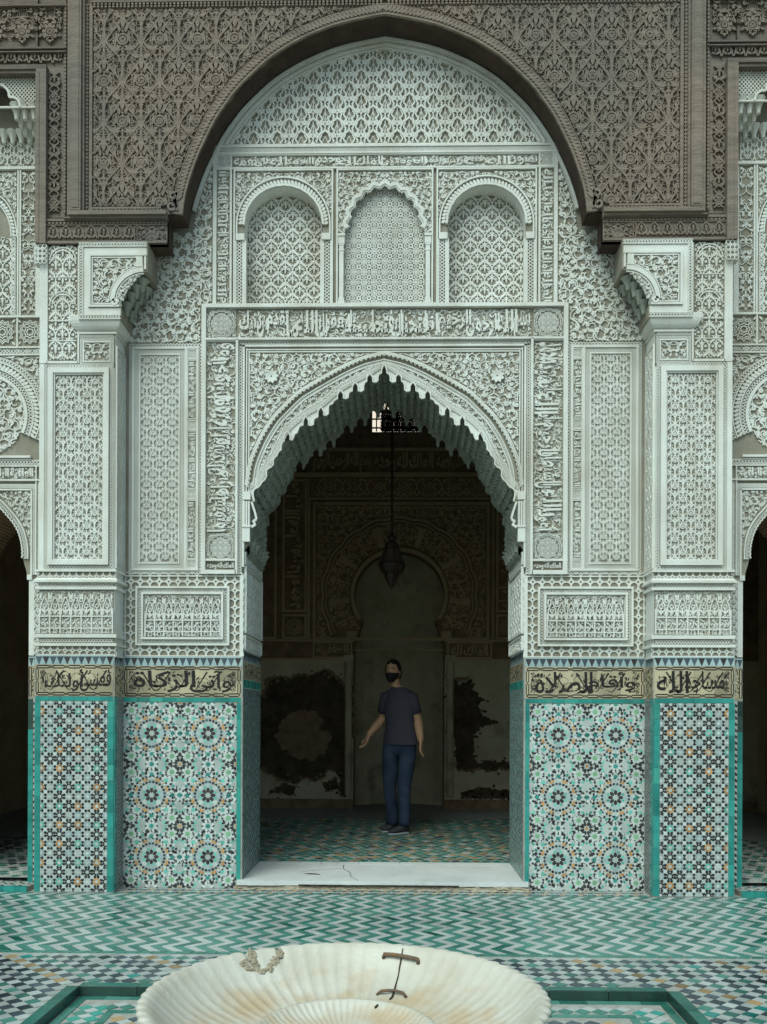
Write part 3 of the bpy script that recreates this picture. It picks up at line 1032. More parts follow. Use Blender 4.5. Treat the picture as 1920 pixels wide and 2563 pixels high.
# ---- three blind windows
def blind_window(c, mid=False, seed=1):
    w = bpy.data.objects.new('blind_window', None); COL.objects.link(w); w.parent = portal
    hole = mid_hole() if mid else window_hole(c)
    dep = 0.05 if mid else 0.13
    g = G()
    if not mid:
        n = len(hole); P = np.array(hole, float)
        V = np.concatenate([F0(P[:, 0], P[:, 1], 0.012), F0(P[:, 0], P[:, 1], -dep)])
        g.add(V, [(i, (i + 1) % n, n + (i + 1) % n, n + i) for i in range(n)])
        P2 = np.array(window_hole(c, 101), float)[:17]
        ribbon(g, F0, np.array(window_hole(c, 100)[:15]), 6, 0.034)
        t = np.linspace(PI, 0, 40)
        rp = np.stack([c + 109 * np.cos(t), 563 - 109 * np.sin(t)], 1)
        rope(g, F0, rp[::-1], 11, 9, 0.026)
        ribbon(g, F0, np.stack([c + 117 * np.cos(t), 563 - 119 * np.sin(t)], 1), 4, 0.030)
        for s in (-1, 1):
            slab(g, F0, c + s * 108 - 11, 586, c + s * 108 + 11, 602, 0.04)
            slab(g, F0, c + s * 98 - 5, 600, c + s * 98 + 5, 763, 0.022)
            slab(g, F0, c + s * 119 - 2, 602, c + s * 119 + 2, 763, 0.026)
            lattice(g, F0, [(c + s * 110, 604), (c + s * 110, 762)], 12, 8, w=2, h=0.02, edge=0)
            slab(g, F0, c + s * 117 - 2, 563, c + s * 117 + 2, 588, 0.03)
    else:
        n = len(hole); P = np.array(hole, float)
        V = np.concatenate([F0(P[:, 0], P[:, 1], 0.012), F0(P[:, 0], P[:, 1], -dep)])
        g.add(V, [(i, (i + 1) % n, n + (i + 1) % n, n + i) for i in range(n)])
        L = np.array(lobed(0), float)
        ribbon(g, F0, offset(L, 4), 8, 0.034); ribbon(g, F0, offset(L, 10), 3, 0.026)
        for s in (-1, 1):
            slab(g, F0, s * 108 - 9, 588, s * 108 + 9, 594, 0.05)
            slab(g, F0, s * 108 - 8, 594, s * 108 + 8, 612, 0.04)
            slab(g, F0, s * 108 - 5.5, 615, s * 108 + 5.5, 748, 0.034)
            for v in (612, 626, 748, 752): slab(g, F0, s * 108 - 7, v, s * 108 + 7, v + 4, 0.038)
            slab(g, F0, s * 108 - 8, 756, s * 108 + 8, 763, 0.04)
    g.build('arch_ring', 'stucco', w)
    # spandrel carving
    g = G()
    hw = 118 if mid else 122
    if mid:
        ip = in_poly(np.vstack([offset(np.array(lobed(0), float), 14), [(118, 600), (-118, 600)]]))
    else:
        t = np.linspace(PI, 0, 24)
        ip = in_poly(np.vstack([np.stack([c + 121 * np.cos(t), 563 - 122 * np.sin(t)], 1), [(c + 121, 610), (c - 121, 610)]]))
    emit(g, F0, arabesque((c - hw, 430, c + hw, 585), None, 17, seed, 4.0, mirror=True), 0.022, inter(in_rect(c - hw, 432, c + hw, 586), outside(ip)))
    g.build('spandrel_relief', 'stucco', w, kind='stuff')
    FB = Facade(dep)
    k = S(0) / S(dep)
    g = G(); q = [(c * k - 112, 440), (c * k + 112, 440), (c * k + 112, 766), (c * k - 112, 766)]
    poly(g, FB, q, 0.0, -0.02)
    g.build('window_ground', 'ground', w)
    g = G()
    bb = (c * k - 108, 448, c * k + 108, 766)
    if mid: st = star_net(bb, 26, 3.7)
    else: st = ogee_net(bb, 36, 54, 2.8, 0.75, 1, True, .8, 2.6) + ogee_net((bb[0], bb[1] + 13.5, bb[2], bb[3]), 36, 54, 1.8, 0.75, 0, False)
    emit(g, FB, st, 0.022, in_rect(*bb))
    g.build('window_relief', 'stucco', w, kind='stuff')
    # surround
    g = G()
    listel(g, F0, c - hw - 3, 424, c + hw + 3, 766, 4, 0.032)
    g.build('window_frame', 'stucco', w)
blind_window(-254, False, 11); blind_window(0, True, 12); blind_window(254, False, 13)

# ---- outer arabesque fields beside the windows
for s in (-1, 1):
    Fq = Facade(0.0, s)
    g = G()
    A = ARCH.copy(); k = S(YW) / S(0)
    inner = in_poly(np.vstack([[(0, 60)], to0(np.stack([A[:, 0] - 8, A[:, 1]], 1)), [(700, 560), (700, 900), (0, 900)]]))
    st = arabesque((430, 385, 690, 856), None, 24, 21, 6.4, flow=PI / 2 - .5)
    reg = lambda p: (((p[:, 0] > 433) & (p[:, 1] < 764)) | ((p[:, 0] > 462) & (p[:, 1] >= 764) & (p[:, 1] < 856))) & (p[:, 1] > 388) & (p[:, 0] < 640)
    emit(g, Fq, st, 0.024, inter(reg, inner))
    g.build('arabesque_relief', 'stucco', portal, kind='stuff')

# ---- portal frame: ledge, great inscription, medallions
g = G()
FR = Facade(-0.03)
kf = S(0) / S(-0.03)
for s in (-1, 1):
    Fq = Facade(0.0, s)
    slab(g, Fq, 446, 763, 457, 1438, 0.055)
    slab(g, Fq, 369, 1428, 446, 1438, 0.055)
    slab(g, Fq, 365, 851, 371, 1438, 0.055)
    slab(g, Fq, 371, 1400, 446, 1405, 0.045)
    slab(g, Fq, 371, 853, 446, 856, 0.04)
slab(g, F0, -446, 763, 446, 772, 0.060)
slab(g, F0, -446, 848, 446, 853, 0.055)
g.build('portal_frame', 'stucco', portal)
g = G()
for s in (-1, 1):
    Fq = Facade(0.0, s)
    for (cv) in (810, 1372):
        c = (408.5, cv)
        for r in (33, 29):
            t = np.linspace(0, 2 * PI, 65)[:-1]
            rr = r + 2.2 * np.abs(np.sin(8 * t))
            emit(g, Fq, [(np.stack([c[0] + rr * np.cos(t), c[1] + rr * np.sin(t)], 1), 1.8, 1, True)], 0.03)
        emit(g, Fq, star_net((c[0] - 27, c[1] - 27, c[0] + 27, c[1] + 27), 13.5, 2.0), 0.026, lambda p: np.hypot(p[:, 0] - c[0], p[:, 1] - c[1]) < 27)
        emit(g, Fq, arabesque((372, cv - 37, 445, cv + 37), None, 11, 4, 2.6), 0.02, lambda p: (np.hypot(p[:, 0] - c[0], p[:, 1] - c[1]) > 35) & in_rect(372, cv - 37, 445, cv + 27 if cv > 1000 else cv + 37)(p))
g.build('medallion_relief', 'stucco', portal, kind='stuff')
ox = ['بسم الله الرحمن الرحيم', 'إنا فتحنا لك فتحا مبينا', 'ليغفر لك الله ما تقدم من ذنبك']
g = G()
emit(g, F0, arabesque((-366, 776, 366, 846), None, 25, 31, 3.6), 0.016, in_rect(-366, 776, 366, 846))
stacked(g, F0, ' '.join(ox).split(), -363, 778, 363, 845, 0.034, bold=0.022, over=1.18, tall=.86)
g.build('great_inscription', 'stucco', portal, kind='stuff', label='deeply carved cursive inscription across the top of the doorway')
for s, tx in ((1, ['أعوذ بالله من الشيطان الرجيم', 'صلى الله على سيدنا محمد']), (-1, ['وما تأخر ويتم نعمته عليك', 'ويهديك صراطا مستقيما'])):
    g = G()
    u0, u1 = (372, 445) if s > 0 else (-445, -372)
    emit(g, F0, arabesque((u0, 858, u1, 1334), None, 25, 33 + s, 3.6), 0.016, in_rect(u0, 858, u1, 1334))
    hv = (1334 - 858) / 2
    stacked(g, F0, ' '.join(tx).split(), u0 + 2, 860, u1 - 2, 1332, 0.034, bold=0.022, rot=-90 if s > 0 else 90, over=1.18, tall=.86)
    g.build('great_inscription', 'stucco', portal, kind='stuff')
    g = G()
    letters(g, F0, 'الملك لله وحده', u0 + 3, 1408, u1 - 3, 1426, 0.03, bold=0.03)
    g.build('small_inscription', 'stucco', portal, kind='stuff')

# ---- inner frame and spandrels of the doorway arch
g = G()
for s in (-1, 1):
    Fq = Facade(0.0, s)
    lattice(g, Fq, [(360, 866), (360, 1438)], 10, 7, w=2, h=0.022, edge=0)
    slab(g, Fq, 349, 862, 354, 1420, 0.035); slab(g, Fq, 343, 872, 346, 1250, 0.024); slab(g, Fq, 337, 876, 340, 1250, 0.018)
    slab(g, Fq, 351.2, 1440, 357, 1646, 0.02)
    # engaged colonnette, capital block and little strut at the spring of the arch
    for q in (-6, 0, 6): ribbon(g, Fq, [(343 + q, 1256), (343 + q, 1316)], 4.5, 0.05)
    slab(g, Fq, 333.5, 1232, 353, 1252, 0.045); slab(g, Fq, 334.5, 1318, 353, 1357, 0.045); slab(g, Fq, 332, 1316, 354, 1321, 0.055)
    ribbon(g, Fq, [(331, 1257), (322, 1284), (318, 1300)], 5, 0.03)
    ribbon(g, Fq, [(319, 1300), (326, 1306), (322, 1314), (332, 1320)], 7, 0.03)
lattice(g, F0, [(-364, 858), (364, 858)], 9, 7, w=2, h=0.022, edge=0)
slab(g, F0, -354, 864, 354, 869, 0.035); slab(g, F0, -343, 874, 343, 877, 0.024); slab(g, F0, -337, 879, 337, 882, 0.018)
g.build('inner_frame', 'stucco', portal)
RS = sym(RING); ES = sym(EMID)
sg = -1 if offset(RS, 5)[len(RS) // 2][1] > RS[len(RS) // 2][1] else 1     # outward
g = G()
RO = offset(RS, sg * 13)
emit(g, F0, arabesque((-336, 884, 336, 1240), None, 19, 41, 5.2, mirror=True), 0.022,
     inter(in_rect(-336, 885, 336, 1240), outside(in_poly(np.vstack([offset(RS, sg * 15), [(352, 1300), (-352, 1300)]]))),
           lambda p: np.hypot(np.abs(p[:, 0]) - 282, p[:, 1] - 943) > 19))
g.build('spandrel_relief', 'stucco', portal, kind='stuff')
for s in (-1, 1):
    g = G()
    Fq = Facade(0.0, s)
    for i in range(9):
        a = 2 * PI * i / 9 + .4
        st = leaf(282 + 2 * math.cos(a), 943 + 2 * math.sin(a), a, 16, 9, 0, 6)
        ribbon(g, Fq, st[0], st[1], np.linspace(.03, .045, 6))
    g.build('shell_boss', 'stucco', portal)
g = G()
ribbon(g, F0, offset(RS, sg * 11), 3, 0.026); ribbon(g, F0, offset(RS, sg * 7), 3, 0.032)
ribbon(g, F0, offset(RS, -sg * 8), 2.5, 0.026); ribbon(g, F0, offset(RS, -sg * 16), 2.5, 0.02)
lattice(g, F0, offset(RS, -sg * 12), 6, 5, w=1.5, h=0.018, edge=0)
rp = resample(RS, 11.5)
nn = normals(rp) * sg
for i in range(len(rp)):
    an = math.atan2(nn[i][1], nn[i][0])
    a = circ(rp[i][0] + nn[i][0] * 1, rp[i][1] + nn[i][1] * 1, 4.6, 7, an - PI / 2, an + PI / 2)
    ribbon(g, F0, a, 2.4, 0.04)
g.build('beaded_ring', 'stucco', portal)
g = G()
EP = sym(EDGE)
band = inter(in_poly(np.vstack([offset(RS, -sg * 18), [(345, 1260), (-345, 1260)]])), outside(in_poly(np.vstack([offset(ES, 0), [(340, 1300), (-340, 1300)]]))))
emit(g, F0, arabesque((-340, 900, 340, 1235), None, 15, 43, 3.2, mirror=True), 0.02, band)
g.build('arch_band_relief', 'stucco', portal, kind='stuff')
g = G()
lattice(g, F0, ES, 9, 5.5, w=1.5, h=0.018, edge=1.6)
eo = EP[(EP[:, 1] < 1258)]
plate(g, F0, np.vstack([offset(ES, 6), eo[::-1]]) if offset(ES, 6)[len(ES) // 2][1] < ES[len(ES) // 2][1] else np.vstack([offset(ES, -6), eo[::-1]]), h=.005)
lattice(g, F0, resample(offset(ES, -sg * 9)[(ES[:, 1] < 1218)], 3), 8, 5.2, w=1.5, h=0.020, edge=0)
ribbon(g, F0, offset(eo, 1.5), 3.4, 0.028)
g.build('cusped_edge', 'stucco', portal)

# ---- muqarnas vault in the thickness of the doorway
vault = bpy.data.objects.new('muqarnas_vault', None); COL.objects.link(vault); vault.parent = portal
ESO = offset(ES, sg * 3)
foot = [(338, 1262), (338, 1384), (351, 1392)]
VS = np.vstack([[(-a_, b_) for a_, b_ in foot[::-1]], ESO[(ESO[:, 1] < 1226)], foot])
for (ya, yb, nm) in ((0.0, 0.05, 'front_cusps'), (WALL - .05, WALL, 'rear_cusps')):
    g = G(); n = len(EP)
    g.add(np.concatenate([F0(EP[:, 0], EP[:, 1], -ya), F0(EP[:, 0], EP[:, 1], -yb)]), [(i, i + 1, n + i + 1, n + i) for i in range(n - 1)])
    for y_ in (yb, ya):
        if y_ > 0: plate(g, F0, np.vstack([offset(ES, sg * 6)[(ES[:, 1] < 1230)], EP[::-1]]), h=-y_)
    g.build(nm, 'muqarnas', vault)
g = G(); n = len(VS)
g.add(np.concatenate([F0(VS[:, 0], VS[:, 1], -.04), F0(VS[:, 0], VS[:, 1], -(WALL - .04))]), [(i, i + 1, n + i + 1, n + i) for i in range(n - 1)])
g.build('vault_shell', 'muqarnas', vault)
def pendant(wx=0.055, wy=0.065, hh=0.13):
    """stalactite cell: narrow foot flaring upward into a hood."""
    g = G()
    prof = [(0.30, 0.0), (0.34, 0.18), (0.44, 0.42), (0.62, 0.66), (0.84, 0.86), (1.0, 1.0)]
    for (r, z) in prof:
        ring = []
        for q in range(8):
            a = PI / 4 * q + PI / 8
            m = 1 / max(abs(math.cos(a)), abs(math.sin(a)))
            m = 1 + (m - 1) * 0.7
            ring.append((wx * r * m * math.cos(a), wy * r * m * math.sin(a), hh * z))
        g.add(ring, [])
    f = []
    for i in range(len(prof) - 1):
        for q in range(8):
            f.append((i * 8 + q, i * 8 + (q + 1) % 8, (i + 1) * 8 + (q + 1) % 8, (i + 1) * 8 + q))
    f.append(tuple(range(7, -1, -1)))
    g.f.extend([list(x) for x in f]); g.m.extend([0] * len(f))
    return g
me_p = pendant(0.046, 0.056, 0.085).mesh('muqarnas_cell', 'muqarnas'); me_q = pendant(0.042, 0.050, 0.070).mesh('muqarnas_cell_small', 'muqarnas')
prongs = [(24, 956), (60, 979), (97, 997), (133, 1013), (147, 1039), (184, 1064), (214, 1070), (232, 1101), (255, 1106), (268, 1138), (288, 1170), (302, 1202), (326, 1225)]
rnd = random.Random(5)
for s in (-1, 1):
    row = resample(np.array([p for p in EMID] + [(341, 1262), (343, 1330)]), 21)
    for i, (a, v) in enumerate(row):
        if i == 0 and s < 0: continue
        for j in range(7):
            y = 0.115 + j * 0.104 + (0.052 if i % 2 else 0)
            if y > WALL - 0.075: continue
            me = me_p if (i + j) % 2 == 0 else me_q
            inst('muqarnas_cell', me, vault, (s * XA(a), y, ZV(v + 24)))
    for j in range(5):
        for k in range(3):
            inst('muqarnas_cell', me_q, vault, (s * (XA(343) - 0.010 * (2 - k)), 0.10 + j * 0.15 + (0.07 if k % 2 else 0), ZV(1376 - 16 * k)))

# ---- recess panels beside the door frame
for s in (-1, 1):
    Fq = Facade(0.0, s)
    g = G()
    frame_lattice(g, Fq, 456, 859, 641, 1438, 9, 8, w=2, h=0.018, edge=0)
    listel(g, Fq, 465, 868, 632, 1429, 5, 0.03)
    frame_lattice(g, Fq, 500, 873, 627, 1424, 12, 7, w=1.9, h=0.016, edge=0)
    listel(g, Fq, 512, 885, 615, 1412, 3.5, 0.026)
    slab(g, Fq, 494, 873, 500, 1424, 0.03)
    for (a, b) in ((874, 899), (900, 1050), (1052, 1077), (1078, 1224), (1226, 1251), (1252, 1400), (1401, 1424)): listel(g, Fq, 469, a, 494, b, 2.5, 0.024)
    g.build('panel_border', 'stucco', portal)
    g = G()
    bb = (516, 889, 611, 1408)
    emit(g, Fq, ogee_net(bb, 32, 52, 2.8, 0.6, 2, True, .8, 2.2) + ogee_net((bb[0], bb[1] + 13, bb[2], bb[3]), 32, 52, 1.5, .8, 0, False), 0.02, in_rect(*bb))
    g.build('panel_relief', 'stucco', portal, kind='stuff')
    g = G()
    for (a, b) in ((876, 897), (1054, 1075), (1228, 1249), (1403, 1422)):
        emit(g, Fq, star_net((472, a, 491.5, b), 9.5, 1.8), 0.018, in_rect(472, a, 491.5, b))
    for k, (a, b) in enumerate(((904, 1046), (1082, 1220), (1256, 1396))):
        emit(g, Fq, arabesque((472, a, 491.5, b), None, 13, 50 + k, 2.2), 0.010, in_rect(472, a, 491.5, b))
        u0, u1 = (473, 490.5) if s > 0 else (-490.5, -473)
        letters(g, F0, ('العافية الباقية', 'النعمة الشاملة', 'البركة الكاملة')[k], u0, a + 1, u1, b - 1, 0.02, bold=0.03, rot=-90 if s > 0 else 90)
    g.build('side_inscription', 'stucco', portal, kind='stuff')
    # low panel in its slanted frame
    g = G()
    emit(g, Fq, rosette_band(361, 1445, 646, 1468, 23, 2.2) + rosette_band(361, 1618, 646, 1640, 23, 2.2) + rosette_band(361, 1468, 383, 1618, 23, 2.2) + rosette_band(624, 1468, 646, 1618, 23, 2.2), 0.018)
    g.build('rosette_band', 'stucco', portal, kind='stuff')
    g = G()
    listel(g, Fq, 385, 1469, 621, 1617, 5, 0.05); listel(g, Fq, 357, 1441, 650, 1645, 3, 0.02)
    frame_lattice(g, Fq, 391, 1475, 615, 1611, 9, 7, w=1.8, h=0.03, edge=0, )
    listel(g, Fq, 400, 1484, 606, 1602, 5, 0.06)
    slab(g, Fq, 405, 1489, 601, 1597, 0.025)
    g.build('low_panel_frame', 'stucco', portal)
    g = G(); slab(g, Fq, 408, 1491, 599, 1595, 0.027)
    g.build('low_panel_ground', 'ground', portal)
    g = G(); emit(g, Facade(-0.027, s), [(np.asarray(q[0]), q[1], q[2], q[3]) for q in kufic(409, 1492, 598, 1594, 8, 2.6)], 0.018, in_rect(408, 1491, 599, 1595))
    emit(g, Facade(-0.027, s), arabesque((409, 1492, 598, 1594), None, 14, 60, 2.0), 0.009, in_rect(408, 1491, 599, 1595))
    g.build('low_panel_relief', 'stucco', portal, kind='stuff')

# ================================================================== ZELLIGE
MI = ['t_white', 't_black', 't_petal', 't_pale', 't_teal', 't_sea', 't_green', 't_orange', 't_navy']
IX = {k: i for i, k in enumerate(MI)}
def rpoly(c, pts, a):
    ca, sa = math.cos(a), math.sin(a)
    return [(c[0] + x * ca - y * sa, c[1] + x * sa + y * ca) for x, y in pts]
def star(r1, r2, n=8, ph=0.0): return [((r1 if i % 2 == 0 else r2) * math.cos(PI * i / n + ph), (r1 if i % 2 == 0 else r2) * math.sin(PI * i / n + ph)) for i in range(2 * n)]
HEXP = lambda l, w: [(-l / 2, 0), (-l / 4, -w / 2), (l / 4, -w / 2), (l / 2, 0), (l / 4, w / 2), (-l / 4, w / 2)]
KITE = lambda l, w: [(-l / 2, 0), (-l * .05, -w / 2), (l / 2, -w * .30), (l / 2, w * .30), (-l * .05, w / 2)]
CROWN = lambda r: [(-r * .55, -r * .8), (r * .1, -r * .75), (r * .35, -r * .35), (r * .9, -r * .45), (r * .55, 0), (r * .9, r * .45), (r * .35, r * .35), (r * .1, r * .75), (-r * .55, r * .8), (-r * .2, 0)]
def rosette_cells(u0, v0, u1, v1, nu, nv):
    """list of (colour, polygon, big) for the panel of large rosettes."""
    P = (u1 - u0) / nu; Q = (v1 - v0) / nv
    k = P / 146.0
    T = []
    def put(c, r, a, shp, col, rot=0.0, big=False):
        x = c[0] + r * k * math.cos(a); y = c[1] + r * k * math.sin(a)
        T.append((col, rpoly((x, y), [(px * k, py * k) for px, py in shp], a + rot), big))
    for i in range(nu):
        for j in range(nv):
            c = (u0 + (i + .5) * P, v0 + (j + .5) * Q)
            put(c, 0, 0, star(6, 3.6), 't_white')
            for q in range(8):
                a = q * PI / 4 + PI / 8 * 0
                put(c, 13, a, HEXP(14, 8.4), 't_black', big=True)
                put(c, 26.5, a, star(8.5, 5.2), 't_petal' if q % 2 else 't_pale', big=True)
                put(c, 20, a + PI / 8, KITE(8, 8), 't_sea')
                put(c, 53, a, star(7.2, 4), 't_sea' if q % 2 else 't_teal', big=True)
                xs_, ys_ = c[0] + 54 * k * math.cos(a), c[1] + 54 * k * math.sin(a)
                for e in range(8): put((xs_, ys_), 10, a + e * PI / 4 + PI / 8, HEXP(10.5, 6.8), 't_petal')
                for e in range(-2, 3): put((xs_, ys_), 14.5, a + e * PI / 4, KITE(5.5, 5.5), 't_black')
                for e in (-.13, .13): put(c, 57.5, a + PI / 8 + e, KITE(8, 8), 't_black')
                for e in (-.10, .10): put(c, 66, a + PI / 8 + e, HEXP(10, 6), 't_petal')
                put(c, 60.5, a + PI / 8, HEXP(9, 6), 't_teal')
                for e in (-.26, .26): put(c, 64.5, a + e * .62, KITE(6.5, 6.5), 't_black')
                put(c, 66, a + PI / 8 * .62, CROWN(9.5), 't_black', rot=PI, big=True) if q % 2 == 0 else None
            for q in range(24):
                a = q * PI / 12
                put(c, 34.5, a + PI / 24, KITE(7.6, 7.9), 't_black' if q % 6 else 't_navy', rot=PI)
                if q % 3: put(c, 41.5, a + (.05 if q % 3 == 1 else -.05), KITE(7.2, 7.4), 't_orange')
                else: put(c, 42.2, a, KITE(6.2, 6.2), 't_orange' if q % 2 else 't_pale')
            for q in range(32):
                a = q * PI / 16 + PI / 32
                put(c, 47.6, a, KITE(7.6, 7.8), 't_black' if q % 5 else 't_navy')
    def whole(x, y): return u0 + 1 < x < u1 - 1 and v0 + 1 < y < v1 - 1
    for i in range(nu + 1):
        for j in range(nv + 1):
            c = (u0 + i * P, v0 + j * Q)
            put(c, 0, 0, [(4.2 * math.cos(t * PI / 4), 4.2 * math.sin(t * PI / 4)) for t in range(8)], 't_orange')
            for q in range(8):
                a = q * PI / 4
                put(c, 12.5, a + PI / 8, HEXP(13, 7.8), 't_black', big=True)
                if q % 2:
                    put(c, 29, a, star(7.5, 4.6), 't_green', big=True)
                    x0, y0 = c[0] + 29 * k * math.cos(a), c[1] + 29 * k * math.sin(a)
                    for e in range(8):
                        put((x0, y0), 11.5, e * PI / 4 + PI / 8, HEXP(11.5, 7.4), 't_petal')
                        put((x0, y0), 14.2, e * PI / 4, [(-3.4, 0), (3.2, -3.4), (3.2, 3.4)], 't_black')
                else:
                    put(c, 25, a, HEXP(12, 8), 't_black')
                    for e in (-.33, .33): put(c, 22, a + e, KITE(8, 8), 't_black')
                    for e in (-.42, .42): put(c, 35, a + e * .75, CROWN(8), 't_black', rot=PI)
                    put(c, 37, a, HEXP(9, 5.5), 't_sea')
                    for e in (-.17, .17): put(c, 33, a + e * 1.5, KITE(6, 6), 't_black')
                    for e in (-.30, .30): put(c, 42, a + e * .8, HEXP(10, 6), 't_sea', rot=e * 2)
    for i in range(nu + 1):
        for j in range(nv + 1):
            for (di, dj) in ((.5, 0), (0, .5)):
                c = (u0 + (i + di) * P, v0 + (j + dj) * Q)
                put(c, 0, 0, star(7, 4.4), 't_teal', big=True)
                for e in range(8):
                    put(c, 11.5, e * PI / 4 + PI / 8, HEXP(11.5, 7.4), 't_petal')
                    put(c, 13.6, e * PI / 4, [(-3.4, 0), (3.2, -3.4), (3.2, 3.4)], 't_black')
                al = PI / 2 if dj == 0 else 0
                for sg_ in (0, PI):
                    for e in (-.55, .55): put(c, 19, al + sg_ + e, CROWN(9.5), 't_black', rot=PI, big=True)
    return [(col, pg, big) for col, pg, big in T if u0 <= sum(p[0] for p in pg) / len(pg) <= u1 and v0 <= sum(p[1] for p in pg) / len(pg) <= v1]

def clip_rect(pg, u0, v0, u1, v1):
    def cl(P, f, x):
        out = []
        for i in range(len(P)):
            a, b = P[i - 1], P[i]
            ia, ib = f(a), f(b)
            if ia != ib: out.append(x(a, b))
            if ib: out.append(b)
        return out
    for ax, lim, s in ((0, u0, 1), (0, u1, -1), (1, v0, 1), (1, v1, -1)):
        if not pg: break
        f = lambda p: s * (p[ax] - lim) >= 0
        def x(a, b):
            t = (lim - a[ax]) / (b[ax] - a[ax])
            return (a[0] + t * (b[0] - a[0]), a[1] + t * (b[1] - a[1]))
        pg = cl(pg, f, x)
    return pg

def star_cells(u0, v0, u1, v1, p):
    """the small eight-point lattice of the piers."""
    T = []
    nu = int(round((u1 - u0) / p)); nv = int(round((v1 - v0) / p))
    pu, pv = (u1 - u0) / nu, (v1 - v0) / nv
    rr = random.Random(int(u0 * 7 + v0))
    for i in range(nu + 1):
        for j in range(nv + 1):
            c = (u0 + i * pu, v0 + j * pv)
            e, o = i % 2 == 1, j % 2 == 1
            if e and o: col = ('t_orange', 't_sea', 't_sea', 't_orange')[(i // 2 + (j // 2) * 3) % 4]
            elif not e and not o: col = ('t_white', 't_pale', 't_black', 't_white')[(i // 2 + j // 2) % 4] if rr.random() < .7 else 't_ochre'
            else: col = 't_black' if (i + 2 * j) % 4 in (1, 2) else ('t_petal', 't_white', 't_pale')[rr.randrange(3)]
            if col == 't_ochre': col = 't_pale'
            T.append(('t_petal', rpoly(c, star(4.6, 2.9), 0), False))
            for q in range(8):
                a = q * PI / 4 + PI / 8
                T.append((col, rpoly((c[0] + 6.9 * math.cos(a), c[1] + 6.9 * math.sin(a)), [(-2.3, -1.9), (2.2, -2.7), (2.2, 2.7), (-2.3, 1.9)], a), False))
            if i < nu and j < nv:
                m = (c[0] + pu / 2, c[1] + pv / 2)
                T.append(('t_petal', rpoly(m, star(5.2, 3.9), 0), False))
                for q in ():
                    a = q * PI / 2 + PI / 4
                    T.append(('t_black', rpoly((m[0] + 6.0 * math.cos(a), m[1] + 6.0 * math.sin(a)), [(-2.6, 0), (.6, -2.9), (2.8, 0), (.6, 2.9)], a), False))
            if i < nu:
                m = (c[0] + pu / 2, c[1])
                for s in (-1, 1): T.append(('t_black', rpoly((m[0], m[1] + s * 3.7), [(-4.2, -1.2), (-2.2, -3.4), (2.2, -3.4), (4.2, -1.2), (1.2, 3.4), (-1.2, 3.4)], 0 if s < 0 else PI), False))
            if j < nv:
                m = (c[0], c[1] + pv / 2)
                for s in (-1, 1): T.append(('t_black', rpoly((m[0] + s * 3.7, m[1]), [(1.2, -4.2), (3.4, -2.2), (3.4, 2.2), (1.2, 4.2), (-3.4, 1.2), (-3.4, -1.2)], 0 if s > 0 else PI), False))
    return T

def zellige(name, F, tiles, box, parent, h=0.0035, maxbig=300):
    """bed with a mosaic of glazed pieces: large ones as single parts, the small ones joined."""
    bed = G(); slab(bed, F, *box, 0.002, -0.004)
    bo = bed.build(name, 't_white', parent)
    g = G(); nb = 0
    for col, pg, big in tiles:
        pg = clip_rect(pg, *box)
        if len(pg) < 3: continue
        if big and nb < maxbig:
            q = G(); poly(q, F, pg, h, 0.001, 0, tilt=0.0006)
            q.build('tile', col, bo); nb += 1
        else: poly(g, F, pg, h, 0.001, IX[col], tilt=0.0006)
    g.build('mosaic', MI, bo, kind='stuff')
    return bo

def tile_strip(F, u0, v0, u1, v1, n, parent, cols=('t_teal',), h=0.005, vertical=True, seed=1, gap=0.7):
    """row of plain border tiles, each its own piece."""
    rr = random.Random(seed)
    for i in range(n):
        col = rr.choice(cols)
        if vertical:
            a, b = v0 + (v1 - v0) * i / n, v0 + (v1 - v0) * (i + 1) / n
            bx = (u0, a + gap / 2, u1, b - gap / 2)
        else:
            a, b = u0 + (u1 - u0) * i / n, u0 + (u1 - u0) * (i + 1) / n
            bx = (a + gap / 2, v0, b - gap / 2, v1)
        g = G(); poly(g, F, rect(*bx), h, -0.002, tilt=0.0008)
        g.build('border_tile', col, parent)

def merlons(F, u0, u1, v0, v1, n, parent):
    """row of dark stepped triangles hanging in pale tile."""
    g = G(); slab(g, F, u0, v0 - 3, u1, v1 + 2, 0.002, -0.002); bed = g.build('merlon_band', 't_pale', parent)
    w = (u1 - u0) / n
    for i in range(n):
        c = u0 + (i + .5) * w
        pts = []
        st = 4
        for k in range(st):
            x = w * .48 * (1 - k / st); y0 = v0 + (v1 - v0) * k / st; y1 = v0 + (v1 - v0) * (k + 1) / st
            pts += [(c + x, y0), (c + x * .82, y1)]
        pts += [(c, v1 + 1)]
        pts += [(2 * c - x, y) for x, y in pts[-2::-1]]
        q = G(); poly(q, F, pts, 0.0042, 0.001); q.build('merlon', 't_navy' if i % 3 else 't_black', bed)

